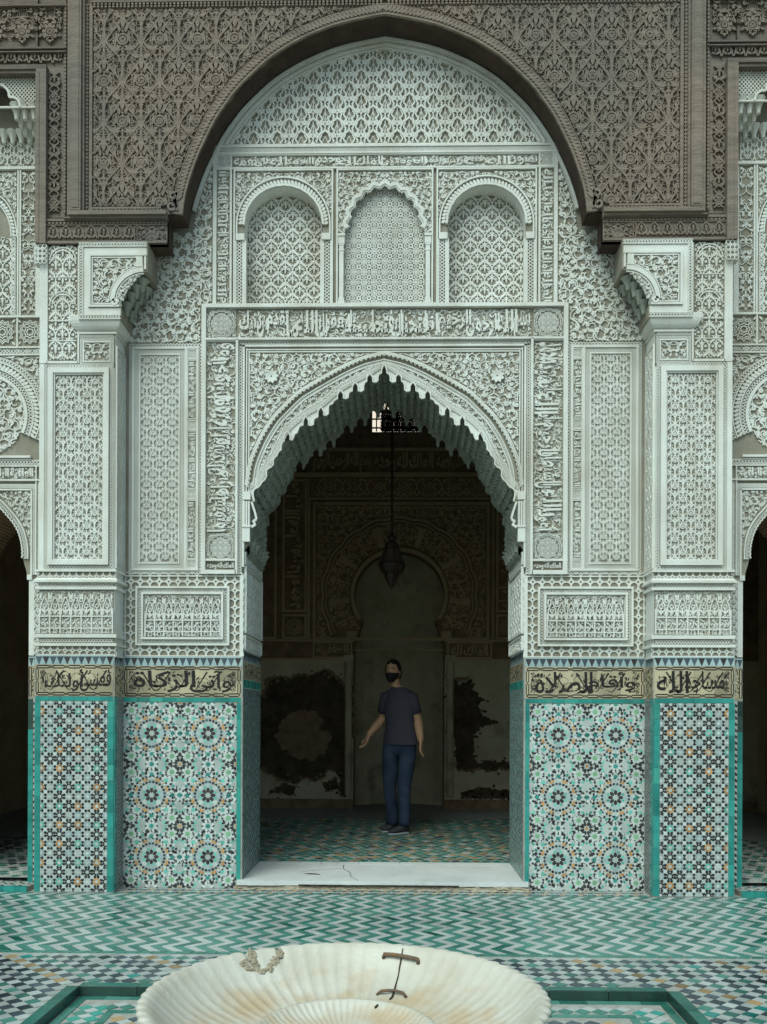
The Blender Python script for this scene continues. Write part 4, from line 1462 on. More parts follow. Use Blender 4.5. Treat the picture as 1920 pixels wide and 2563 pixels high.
def black_script(F, u0, u1, v0, v1, texts, parent, seed=1, ends=(True, True), ntile=5):
    """cream tiles with black cursive writing, scrolls, and a chain border."""
    rr = random.Random(seed)
    w = (u1 - u0) / ntile
    first = None
    for i in range(ntile):
        for (a, b) in ((v0, (v0 + v1) / 2), ((v0 + v1) / 2, v1)):
            g = G(); poly(g, F, rect(u0 + i * w + .25, a + .25, u0 + (i + 1) * w - .25, b - .25), 0.004, -0.002, tilt=0.0004)
            g.build('script_tile', 't_cream', parent)
    g = G()
    ht, h0 = 0.0056, 0.003
    for v in (v0 + 6, v1 - 6):
        n = max(2, round((u1 - u0) / 37)); c = (u1 - u0) / n
        for i in range(n):
            a, b = u0 + i * c + 5, u0 + (i + 1) * c - 5
            e = 3.1
            pts = [(a + 2, v - e), (b - 2, v - e), (b + 2, v), (b - 2, v + e), (a + 2, v + e), (a - 2, v)]
            ribbon(g, F, np.array(pts), 2.9, ht, h0, True)
            if i: ribbon(g, F, circ(u0 + i * c, v, 2.6, 7), 2.0, ht, h0, True)
    for on, x in zip(ends, (u0 + 5, u1 - 5)):
        if on:
            n = 2; c = (v1 - v0 - 14) / n
            for i in range(n):
                a, b = v0 + 8 + i * c + 3, v0 + 8 + (i + 1) * c - 3
                ribbon(g, F, np.array([(x - 3, a + 2), (x, a - 2), (x + 3, a + 2), (x + 3, b - 2), (x, b + 2), (x - 3, b - 2)]), 2.2, ht, h0, True)
    g.build('chain_border', 'ink', parent, kind='stuff')
    g = G()
    a, b = u0 + (12 if ends[0] else 3), u1 - (12 if ends[1] else 3)
    n = max(3, int((b - a) / 34))
    box = in_rect(a, v0 + 12, b, v1 - 12)
    st = []
    for i in range(n):
        cu = a + (b - a) * (i + .5) / n; cv = (v0 + v1) / 2 + rr.uniform(-8, 8)
        st.append((spiral(cu, cv, 20, 4, rr.uniform(0, 6), rr.choice((-1.2, 1.2)), 20), 0.9, 1, False))
        for q in range(9):
            al = rr.uniform(0, 6.28); rq = rr.uniform(8, 20)
            st.append(leaf(cu + rq * math.cos(al), cv + rq * math.sin(al), al + 1.5, 9, 3.2, .6, 5))
    for x, sg_, on in ((a, 1, ends[0]), (b, -1, ends[1])):
        if on:
            for r in (12, 17, 22):
                t = np.linspace(-PI / 2, PI / 2, 26); rr_ = r + 2.5 * np.abs(np.sin(4 * t))
                st.append((np.stack([x + sg_ * (rr_ * np.cos(t) - 4), (v0 + v1) / 2 + 1.25 * rr_ * np.sin(t)], 1), 1.3, 1, False))
            for k in range(24):
                st.append((circ(x + sg_ * rr.uniform(0, 16), rr.uniform(v0 + 14, v1 - 14), 2.2, 6), 1.1, 1, True))
    emit(g, F, st, ht, box, h0=h0)
    g.build('scrollwork', 'ink', parent, kind='stuff')
    g = G()
    for i in range(5):
        x_ = a + 14 + (b - a - 60) * (i + rr.uniform(0, .6)) / 5
        d_ = rr.choice((1, -1)); xx_ = [x_, x_ + 12, x_ + 30, x_ + 46] if d_ > 0 else [x_ + 46, x_ + 34, x_ + 16, x_]
        sw = spline([(xx_[0], v0 + 15), (xx_[1], v0 + 34), (xx_[2], v1 - 18), (xx_[3], v1 - 22)], 6)
        ribbon(g, F, sw, np.linspace(4.2, 1.0, len(sw)), ht + .0003, h0)
    g.build('flourish', 'ink', parent, kind='stuff')
    g = G()
    aa, bb = a + (12 if ends[0] else 3), b - (12 if ends[1] else 3)
    stacked(g, F, ' '.join(texts).split(), aa, v0 + 12, bb, v1 - 12, ht + 0.0006, h0, bold=0.012, over=1.06, tall=1.0)
    g.build('black_inscription', 'ink', parent, kind='stuff')

SCRIPT = {('pier', 1): ['مساجد الله'], ('recess', 1): ['وأقام الصلاة'],
          ('recess', -1): ['وآتى الزكاة'], ('pier', -1): ['فعسى أولئك']}
# dado of the recess (part of the portal wall)
YD = -0.035
kd = S(0) / S(YD)
for s in (-1, 1):
    Fd = Facade(YD, s); Fp = Facade(YD, 1)
    d = bpy.data.objects.new('tile_dado', None); COL.objects.link(d); d.parent = portal
    g = G(); 
    x0, x1 = sorted((s * XA(352, YD), s * XA(690, YD)))
    g.box(x0, x1, YD, 0.003, 0.0, ZV(1644, YD))
    g.build('dado_body', 'grout', d)
    merlons(Fd, 355, 652, 1648, 1666, 17, d)
    u0, u1 = (356, 652) if s > 0 else (-652, -356)
    black_script(Fp, u0, u1, 1668, 1747, SCRIPT[('recess', s)], d, seed=3 + s)
    tile_strip(Fd, 356, 1748, 652, 1758.5, 9, d, ('t_teal', 't_teal_pale', 't_teal'), vertical=False, seed=4 + s)
    tile_strip(Fd, 356, 1760, 366, 2226, 11, d, ('t_teal', 't_teal_pale', 't_teal'), seed=5 + s)
    bx = (367, 1760, 652, 2226)
    zellige('zellige_panel', Fd, rosette_cells(*bx, 2, 3), bx, d)

# ---- jambs of the doorway
for s in (-1, 1):
    jb = bpy.data.objects.new('door_jamb', None); COL.objects.link(jb); jb.parent = portal
    X = s * XA(351)
    Fj = Side(X, 0.0, S(0), -s)
    U = WALL / S(0)
    g = G(); slab(g, Fj, 0, 1376, U, 2206, 0.0, -0.006); g.build('jamb_face', 'stucco', jb)
    g = G()
    listel(g, Fj, 4, 1380, U - 4, 1412, 3, 0.016); listel(g, Fj, 4, 1416, U - 4, 1584, 4, 0.02); listel(g, Fj, 4, 1590, U - 4, 1626, 3, 0.016)
    emit(g, Fj, ogee_net((12, 1424, U - 12, 1578), 50, 62, 3, .7, 1, True, .7, 2.4), 0.014, in_rect(12, 1424, U - 12, 1578))
    emit(g, Fj, arabesque((10, 1384, U - 10, 1408), None, 20, 71, 3), 0.012, in_rect(10, 1384, U - 10, 1408))
    emit(g, Fj, arabesque((10, 1594, U - 10, 1622), None, 20, 72, 3), 0.012, in_rect(10, 1594, U - 10, 1622))
    g.build('jamb_relief', 'stucco', jb, kind='stuff')
    merlons(Fj, 3, U - 3, 1632, 1652, 14, jb)
    g = G(); slab(g, Fj, 3, 1656, U - 3, 1700, 0.004, -0.002); g.build('script_tile', 't_cream', jb)
    g = G()
    emit(g, Fj, arabesque((4, 1658, U - 4, 1698), None, 17, 73, 3.5), 0.0055, in_rect(4, 1658, U - 4, 1698), h0=0.0035)
    g.build('black_scroll', 'ink', jb, kind='stuff')
    tile_strip(Fj, 3, 1702, U - 3, 1722, 10, jb, ('t_teal', 't_teal_pale'), vertical=False, seed=81)
    bx = (3, 1724, U - 3, 2204)
    T = []
    i = 0
    while i * 12 < U:
        for j in range(int(480 / 15) + 1):
            c = (3 + i * 12, 1724 + j * 15 + (7.5 if i % 2 else 0))
            T.append(('t_black' if (i + j) % 4 else 't_navy', rpoly(c, HEXP(11, 5.5), PI / 2), False))
            T.append(('t_sea' if (i * 2 + j) % 3 else 't_pale', rpoly((c[0] + 6, c[1]), star(4, 2.5), 0), False))
        i += 1
    zellige('zellige_panel', Fj, T, bx, jb)
# ================================================================== PIERS
def wrap(g, prof, ai, ao, Yf, Yb=0.0):
    """moulding carried round a pier; prof = (outward metres, photo row), path: outer side, front, inner side."""
    Xi, Xo = XA(ai, Yf), XA(ao, Yf)
    n = len(prof)
    for (o, v) in prof:
        z = ZV(v, Yf)
        g.add([(Xo + o, Yb, z), (Xo + o, Yf - o, z), (Xi - o, Yf - o, z), (Xi - o, Yb, z)], [])
    b = g.n - 4 * n
    for i in range(n - 1):
        for q in range(3):
            g.f.append([b + i * 4 + q, b + i * 4 + q + 1, b + i * 4 + 4 + q + 1, b + i * 4 + 4 + q]); g.m.append(0)
def mould(v0, v1, out):
    return [(0.0, v0), (out, v0), (out, v1), (0.0, v1)]
kP = S(0) / S(YP)
for s in (1, -1):
    side = 'right' if s > 0 else 'left'
    pier = thing('pier', 'carved plaster pier %s of the doorway with tiled foot and plaster bracket' % side, 'pier', (s * XA(770, YP), YP, 0), 'piers flanking the doorway')
    mir = s < 0
    FPi = Facade(YP, 1)
    B = lambda g, name, m, parent=pier, **k: g.build(name, m, parent, mirror=mir, **k)
    g = G(); g.box(XA(676, YP), XA(866, YP), YP, 0.2, 0.0, ZV(603, YP)); B(g, 'pier_body', 'ground')
    # plain plaster strips, frames and borders
    g = G()
    slab(g, FPi, 676, 910, 866, 919, .004); slab(g, FPi, 840, 910, 866, 1432, .004); slab(g, FPi, 676, 910, 681, 1432, .004)
    frame_lattice(g, FPi, 678, 910, 853, 1426, 10, 7.5, w=2, h=.018, edge=0)
    slab(g, FPi, 853.5, 910, 866, 1432, .02)
    listel(g, FPi, 689, 921, 842, 1415, 12, .045); listel(g, FPi, 702, 934, 829, 1403, 3, .03)
    slab(g, FPi, 846, 604, 866, 908, .02); slab(g, FPi, 766, 604, 770, 908, .02); slab(g, FPi, 768, 604, 848, 609, .02); slab(g, FPi, 768, 902, 848, 908, .02)
    frame_lattice(g, FPi, 678, 845, 764, 910, 7, 6, w=1.7, h=.018, edge=0)
    listel(g, FPi, 686, 853, 756, 905, 3, .024)
    B(g, 'panel_frame', 'stucco')
    g = G()
    bb = (706, 938, 825, 1400)
    emit(g, FPi, ogee_net(bb, 40, 66, 3.0, .55, 2, True, .8, 2.5) + ogee_net((bb[0], bb[1] + 16.5, bb[2], bb[3]), 40, 66, 2.0, .8, 1, False), .018, in_rect(*bb))
    B(g, 'panel_relief', 'stucco', kind='stuff')
    g = G()
    bb = (774, 612, 843, 900)
    for (cv, r) in ((650, 33), (650, 26), (760, 32), (760, 26)):
        emit(g, FPi, [(circ(808, cv, r, 16, PI, 2 * PI), 2.6, 1, False)], .024)
    emit(g, FPi, ogee_net(bb, 35, 70, 3.2, .6, 1, True, .8, 3.0), .018, in_rect(*bb))
    for v in (690, 735, 800, 850): slab(g, FPi, 774, v, 843, v + 2.2, .022)
    B(g, 'column_relief', 'stucco', kind='stuff')
    g = G(); emit(g, FPi, arabesque((690, 857, 752, 901), None, 19, 81, 3.4, mirror=True), .022, in_rect(690, 857, 752, 901)); B(g, 'square_relief', 'stucco', kind='stuff')
    # inner side face with its fine carving
    Fs = Side(XA(676, YP), YP, S(YP), -1)
    U = (0 - YP) / S(YP)
    g = G(); slab(g, Fs, 0, 800, U, 1646, .002, -.002); B(g, 'side_face', 'stucco')
    g = G()
    emit(g, Fs, ogee_net((6, 868, U - 6, 1416), 26, 50, 2.2, .7, 1, True, .7, 1.8), .014, in_rect(6, 868, U - 6, 1416)); listel(g, Fs, 2, 862, U - 2, 1422, 3, .014)
    B(g, 'side_relief', 'stucco', kind='stuff')
    # wrapped mouldings and low panel
    for (a, b, o) in ((1426, 1432, .020), (1470, 1477, .022), (1589, 1598, .022), (1612, 1619, .024), (1640, 1646, .012)):
        g = G(); wrap(g, mould(a, b, o), 676, 866, YP); B(g, 'pier_moulding', 'stucco')
    g = G(); wrap(g, [(0, 1446), (.006, 1447), (.030, 1453), (.030, 1459), (0, 1459)], 676, 866, YP); B(g, 'pier_moulding', 'stucco')
    g = G()
    emit(g, FPi, rosette_band(678, 1435, 864, 1452, 17, 1.8) + rosette_band(678, 1621, 864, 1639, 18, 1.8), .016)
    lattice(g, FPi, [(678, 1464), (864, 1464)], 10, 7, w=1.8, h=.014, edge=0); lattice(g, FPi, [(678, 1605), (864, 1605)], 10, 7, w=1.8, h=.014, edge=0)
    B(g, 'fine_band', 'stucco', kind='stuff')
    g = G()
    emit(g, FPi, kufic(679, 1480, 864, 1587, 7, 2.8), .02, in_rect(677, 1479, 865, 1588)); emit(g, FPi, arabesque((679, 1480, 864, 1587), None, 14, 83, 2.0), .010, in_rect(677, 1479, 865, 1588))
    B(g, 'low_relief', 'stucco', kind='stuff')
    # ---- bracket that carries the beam
    br = bpy.data.objects.new('bracket', None); COL.objects.link(br); br.parent = pier; br.location = (0, 0, 0)
    FCo = Facade(YC, 1)
    lob = []
    for (p0, p1) in (((660, 764), (650, 738)), ((650, 738), (639, 718)), ((639, 718), (624, 700)), ((624, 700), (606, 682))):
        p0 = np.array(p0); p1 = np.array(p1); dd = p1 - p0; nrm = np.array([dd[1], -dd[0]]) / np.hypot(*dd)
        for t in np.linspace(0, 1, 6, endpoint=False): lob.append(tuple(p0 + dd * t + nrm * 7 * math.sin(PI * t) * (1 if nrm[0] > 0 else -1)))
    outl = [(768, 603), (594, 603), (594, 676), (604, 679)] + lob[::-1] + [(660, 766), (660, 797), (768, 797)]
    g = G(); poly(g, FCo, outl, 0.0, YC - 0.0)
    B(g, 'bracket_body', 'ground', br)
    g = G()
    for P_, w_, h_ in (([(768, 607), (594, 607)], 8, .012), ([(764, 603), (764, 797)], 8, .012), ([(768, 793), (660, 793)], 8, .012)):
        pass
    lattice(g, FCo, [(768, 609), (596, 609)], 10, 7, w=2, h=.014, edge=1.5); lattice(g, FCo, [(762, 615), (762, 786)], 10, 7, w=2, h=.014, edge=1.5)
    lattice(g, FCo, [(768, 791), (662, 791)], 10, 7, w=2, h=.014, edge=1.5)
    slab(g, FCo, 744, 616, 756, 785, .004); slab(g, FCo, 597, 616, 744, 630, .004); slab(g, FCo, 662, 768, 744, 785, .004)
    slab(g, FCo, 737, 632, 743, 766, .022); slab(g, FCo, 596, 632, 737, 638, .022); slab(g, FCo, 664, 761, 737, 766, .022)
    slab(g, FCo, 732, 640, 735, 759, .016); slab(g, FCo, 622, 640, 732, 643, .016); slab(g, FCo, 672, 756, 732, 759, .016)
    slab(g, FCo, 597, 640, 602, 672, .022); slab(g, FCo, 606, 640, 622, 666, .022)
    t = np.linspace(0, PI / 2, 14)
    arc = np.stack([604 + 78 * np.sin(t), 752 - 78 * np.cos(t)], 1)
    ribbon(g, FCo, arc, 11, .026); ribbon(g, FCo, offset(arc, 9), 2.5, .018); ribbon(g, FCo, offset(arc, -9), 2.5, .018)
    ribbon(g, FCo, circ(676, 754, 6, 10), 6, .026, 0, True)
    B(g, 'bracket_frame', 'stucco', br)
    g = G()
    emit(g, FCo, arabesque((620, 644, 730, 758), None, 22, 85, 5.0), .022, inter(in_rect(612, 645, 730, 756), lambda p: np.hypot(p[:, 0] - 604, p[:, 1] - 752) > 88))
    emit(g, FCo, arabesque((600, 670, 680, 760), None, 16, 86, 3.4), .018, inter(lambda p: np.hypot(p[:, 0] - 604, p[:, 1] - 752) < 68, in_poly([(604, 682), (680, 670), (680, 766), (660, 764), (650, 738), (639, 718), (624, 700)])))
    B(g, 'bracket_relief', 'stucco', br, kind='stuff')
    g = G()
    L = np.array([(604, 679)] + lob[::-1] + [(660, 766)], float)
    ribbon(g, FCo, L, 4, .012)
    n = len(L); V = np.concatenate([FCo(L[:, 0], L[:, 1], 0.012), FCo(L[:, 0], L[:, 1], YC)])
    g.add(V, [(i, i + 1, n + i + 1, n + i) for i in range(n - 1)])
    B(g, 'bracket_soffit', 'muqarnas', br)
    for i, (a, v) in enumerate(((652, 752), (641, 728), (628, 708), (612, 691))):
        for j in range(2):
            inst('muqarnas_cell', me_p if j == 0 else me_q, br, (s * XA(a + 4, YC), YC + .085 + j * .10, ZV(v + 6, YC) - .05))
    # cavetto under the bracket
    g = G()
    prof = [(.05 * math.cos(t), 797 + 30 * math.sin(t)) for t in np.linspace(0, PI / 2, 7)]
    wrap(g, [(.05, 792)] + prof + [(.012, 829), (.012, 834), (0, 834)], 676, 768, YP)
    B(g, 'bracket_cavetto', 'stucco', br)
    g = G()
    for i in range(30):
        ribbon(g, FPi, [(679 + i * 3, 843), (682 + i * 3, 835)], 1.4, .01)
    B(g, 'hatched_band', 'stucco', pier, kind='stuff')
    g = G(); slab(g, FPi, 850, 604, 880, 658, .03, -.05); B(g, 'end_block', 'stucco')
    g = G(); emit(g, Facade(YP - .03, 1), rosette_band(855, 612, 876, 650, 11, 1.8), .016); B(g, 'end_block_relief', 'stucco', kind='stuff')
    # ---- tiled foot
    da = bpy.data.objects.new('tile_dado', None); COL.objects.link(da); da.parent = pier
    YD2 = YP - .012
    FD = Facade(YD2, s); FDp = Facade(YD2, 1)
    g = G(); g.box(XA(675, YD2), XA(877, YD2), YD2, 0.1, 0.0, ZV(1644, YD2)); B(g, 'dado_body', 'grout', da)
    merlons(FD, 677, 875, 1645, 1663, 11, da)
    u0, u1 = (677, 875) if s > 0 else (-875, -677)
    black_script(FDp, u0, u1, 1665, 1745, SCRIPT[('pier', s)], da, seed=8 + s, ends=(s < 0, s > 0), ntile=4)
    tile_strip(FD, 677, 1746, 875, 1757, 6, da, ('t_teal',), vertical=False, seed=9)
    tile_strip(FD, 676, 1758, 691, 2238, 12, da, ('t_teal', 't_teal', 't_teal_pale'), seed=10)
    tile_strip(FD, 862, 1758, 876, 2238, 12, da, ('t_teal',), seed=11)
    bx = (692, 1758, 861, 2238)
    zellige('zellige_panel', FD, star_cells(694, 1760, 860, 2236, 23.4), bx, da)
    # inner side of the foot: narrow mosaic face
    Fs2 = Side(s * XA(675, YD2), YD2, S(YD2), -s)
    U2 = (YD - YD2) / S(YD2)
    merlons(Fs2, 2, U2 - 1, 1646, 1664, 5, da)
    g = G(); slab(g, Fs2, 1, 1667, U2, 1745, .003, -.002); g.build('script_tile', 't_cream', da)
    g = G(); emit(g, Fs2, arabesque((3, 1669, U2 - 2, 1743), None, 17, 91, 3.2), .0045, in_rect(3, 1669, U2 - 2, 1743), h0=.0025); g.build('black_scroll', 'ink', da, kind='stuff')
    tile_strip(Fs2, 0, 1747, 20, 2236, 12, da, ('t_teal',), seed=12)
    T = []
    for i in range(8):
        for j in range(46):
            T.append(('t_black', rpoly((22 + i * 8, 1752 + j * 10.6 + (5 if i % 2 else 0)), HEXP(8, 4.5), PI / 2), False))
    zellige('side_mosaic', Fs2, T, (21, 1748, U2, 2236), da)

# ================================================================== CARVED CEDAR FRONT
wood = thing('wooden_arch_front', 'grey weathered cedar front with a wide pointed arch and carved spandrels', 'wooden arch', (0, YW, 4.4))
FW = Facade(YW)
Yg = YW + 0.035                                   # plane of the sunk ground
FG = Facade(Yg); kg = S(YW) / S(Yg)
AS = sym(ARCH)
so = -1 if offset(AS, 5)[len(AS) // 2][1] > AS[len(AS) // 2][1] else 1        # outward
ROPE_O = offset(AS, so * 25)
# body behind, with the arch cut through it
g = G()
body = [(-877, -90), (877, -90), (877, 606), (592, 606), (546, 606), (546, 534)] + [tuple(p) for p in AS[::-1]] + [(-546, 534), (-546, 606), (-592, 606), (-877, 606)]
FB_ = Facade(YW + .05); kb = S(YW) / S(YW + .05)
bod = [(u * kb, HOR - (HOR - v) * kb) for u, v in body]
plate(g, FB_, bod); 
V = np.array(body, float); n = len(V)
plate(g, Facade(YWB), [(u * S(YW) / S(YWB), HOR - (HOR - v) * S(YW) / S(YWB)) for u, v in body])
g.build('beam_body', 'wood', wood)
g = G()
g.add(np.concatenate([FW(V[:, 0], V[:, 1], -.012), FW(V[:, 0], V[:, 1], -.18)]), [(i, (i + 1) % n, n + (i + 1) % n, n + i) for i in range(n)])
g.build('soffit', 'wood_shade', wood, label='underside of the arch and beam ends, shade painted into its colour')
# boards of the spandrels
rows = [-90, -20, 48, 96, 158, 222, 284, 346, 408, 464, 527]
outer_r = np.array([p for p in ROPE_O if p[0] >= 0]); outer_r = outer_r[np.argsort(outer_r[:, 1])]
def ropeu(v):
    if v < outer_r[0, 1]: return 0.0
    return float(np.interp(v, outer_r[:, 1], outer_r[:, 0])) - 6
for i in range(len(rows) - 1):
    a, b = rows[i] + .8, rows[i + 1] - .8
    for s in (-1, 1):
        vs = np.linspace(a, b, 8)
        pts = [(s * 800, a)] + [(s * max(ropeu(v), .3), v) for v in vs] + [(s * 800, b)]
        g = G(); q = np.array([(u * kg, HOR - (HOR - v) * kg) for u, v in pts]); poly(g, FG, q, random.uniform(0, .003), -.02)
        g.build('plank', 'wood_h', wood)
# carved field
g = G()
rel = 0.034
st_fill = None
reg = lambda p: (np.abs(p[:, 0]) < 733) & (p[:, 1] > 20) & (p[:, 1] < 516)
ro_in = in_poly(np.vstack([offset(AS, so * 27), [(560, 700), (-560, 700)]]))
FGr = FG
st = ogee_net((-740, 22, 740, 518), 94, 206, 4.8, .62, 3, True, 1.0, 4.2)
st += ogee_net((-740, 22 + 51.5, 740, 518), 94, 206, 4.2, .8, 3, False) + [(a_, b_, c_ * .8, d_) for a_, b_, c_, d_ in ogee_net((-740, 22 + 103, 740, 518), 94, 206, 1, .62, 1, True, 1.0, 3.6) if np.max(b_) != 1]
st += [(a_, b_, c_ * .72, d_) for a_, b_, c_, d_ in ogee_net((-740, 22, 740, 518), 47, 51.5, 2.6, .8, 2, True, .8, 2.4)]
TG = lambda p: np.stack([p[:, 0] * kg, HOR - (HOR - p[:, 1]) * kg], 1)
emit(g, FG, st, rel, lambda p: reg(p) & ~ro_in(p), None, 0.0)
g.build('spandrel_relief', 'wood', wood, kind='stuff')
g = G()
for s in (-1, 1):
    Fq = Facade(Yg, s)
    poly(g, Fq, [(734, 10), (742, 10), (742, 528), (734, 528)], rel + .001)
    pts = [(s_, 0) for s_ in ()]
    slab(g, Fq, 560, 517, 742, 522, rel)
    for v in np.arange(6, 526, 9.6):
        slab(g, Fq, 744, v, 751, v + 5.4, rel); slab(g, Fq, 746.5, v + 5.4, 748.5, v + 9.6, rel)
        slab(g, Fq, 800, v - 60 if False else v, 806, v + 5.4, rel); slab(g, Fq, 802, v + 5.4, 804, v + 9.6, rel)
    for u in np.arange(556, 742, 9.6): slab(g, Fq, u, 523, u + 5.4, 528, rel); slab(g, Fq, u + 5.4, 524.8, u + 9.6, 526.4, rel)
for u in np.arange(-742, 742, 9.6):
    if abs(u) > 4: slab(g, FG, u, 5, u + 5.4, 10, rel); slab(g, FG, u, 12, u + 5.4, 16, rel)
slab(g, FG, -742, 0, 742, 3, rel)
g.build('bead_row', 'wood', wood, kind='stuff')
# rope moulding, smooth roll and end volutes
g = G()
ribbon(g, FW, offset(AS, so * 13), 23, .010, -.03)
g.build('arch_moulding', 'wood', wood)
g = G()
pr = resample(offset(AS, so * 15), 10); nn_ = normals(pr) * so
for i in range(len(pr) - 1):
    if pr[i][1] > 500: continue
    t = (pr[i + 1] - pr[i]); t = t / np.hypot(*t)
    s_ = 1 if pr[i][0] > 0 else -1
    a_ = pr[i] - nn_[i] * 8 - t * s_ * 7; b_ = pr[i] + nn_[i] * 8 + t * s_ * 7
    m_ = (a_ + b_) / 2 + t * 2.5 * s_
    ribbon(g, FW, np.array([a_, m_, b_]), [4, 7.5, 4], .022, .008)
g.build('rope_moulding', 'wood', wood, kind='stuff')
g = G()
for d, w_, h_ in ((2.2, 4.4, .016), (27, 2.2, .008)): ribbon(g, FW, offset(AS, so * d), w_, h_, -.03)
for s in (-1, 1):
    Fq = Facade(YW, s)
    for (c, r, d) in (((530, 489), 13, 1), ((534, 513), 15, -1)):
        sp = spiral(c[0], c[1], r, 3, PI / 2 * d, 1.3 * d, 18)
        ribbon(g, Fq, sp, np.linspace(7, 4, 18), .024, -.02)
    ribbon(g, Fq, spline([(517, 472), (524, 495), (520, 525)], 5), 6, .024, -.02)
g.build('arch_roll', 'wood', wood)
# posts, plain boards, shelf and lower band
for s in (-1, 1):
    Fq = Facade(YW, s)
    g = G()
    for (a, b, h_) in ((755, 760, .02), (761, 788, .055), (789, 797, .03)): slab(g, Fq, a, -90, b, 524 + (a - 755) * .35, h_, -.03)
    slab(g, Fq, 766, -90, 783, 520, .062, -.03)
    g.build('post', 'wood', wood)
    g = G(); slab(g, Fq, 851, 168, 877, 606, .03, -.05); slab(g, Fq, 868, 176, 877.5, 606, .036, -.05); g.build('frame_board', 'wood', wood)
    for a, b in ((134, 234), (235, 311), (312, 388), (389, 463), (464, 540)):
        g = G(); slab(g, Facade(Yg, s), 798, a + .6, 851, b - .6, random.uniform(0, .003), -.02); g.build('plank', 'wood', wood)
    g = G()
    bb = (812, 176, 848, 528)
    o = []
    for i in range(8):
        cv = 176 + 352 * (i + .5) / 8
        o += palmette(830, cv, 20, 25, 3 if i % 2 else 1, 2.6, 1)
    o.append((spline([(830 + (12 if k % 2 else -12), 176 + k * 22) for k in range(17)], 4), 3, 1, False)); o.append((spline([(830 - (12 if k % 2 else -12), 176 + k * 22) for k in range(17)], 4), 3, 1, False))
    emit(g, Facade(Yg, s), o, rel, in_rect(*bb))
    g.build('strip_relief', 'wood', wood, kind='stuff')
    g = G()
    slab(g, Fq, 545, 530, 790, 540, .075, -.03); poly(g, Fq, [(545, 540), (790, 540), (806, 545), (545, 546)], .04, -.03)
    g.build('shelf', 'wood', wood)
    g = G(); slab(g, Fq, 546, 546, 851, 606, -.012, -.05); slab(g, Fq, 795, 541, 851, 546, -.002, -.05); g.build('lower_beam', 'wood', wood)
    g = G()
    FL = Facade(YW + .012, s)
    slab(g, FL, 546, 546, 851, 550, .02); slab(g, FL, 546, 600, 851, 606, .02)
    for u in np.arange(552, 848, 9.6): slab(g, FL, u, 552, u + 5.4, 557, .016)
    slab(g, FL, 546, 559, 851, 561, .018)
    o = []
    for i in range(7): o += palmette(640 + i * 32, 580, 19, 21, 1, 2.5, 1) + [(spline([(624 + i * 32, 601), (630 + i * 32, 575), (640 + i * 32, 563), (650 + i * 32, 575), (656 + i * 32, 601)], 4), 3, 1, False)]
    o += palmette(582, 582, 34, 22, 3, 2.6, 1) + arabesque((552, 562, 616, 600), None, 17, 95, 3.6, mirror=True)
    for u in (620, 626): o += [([(u, 562), (u, 600)], 2, 1, False)]
    emit(g, FL, o, .024, in_rect(548, 562, 849, 600))
    g.build('lower_relief', 'wood', wood, kind='stuff')

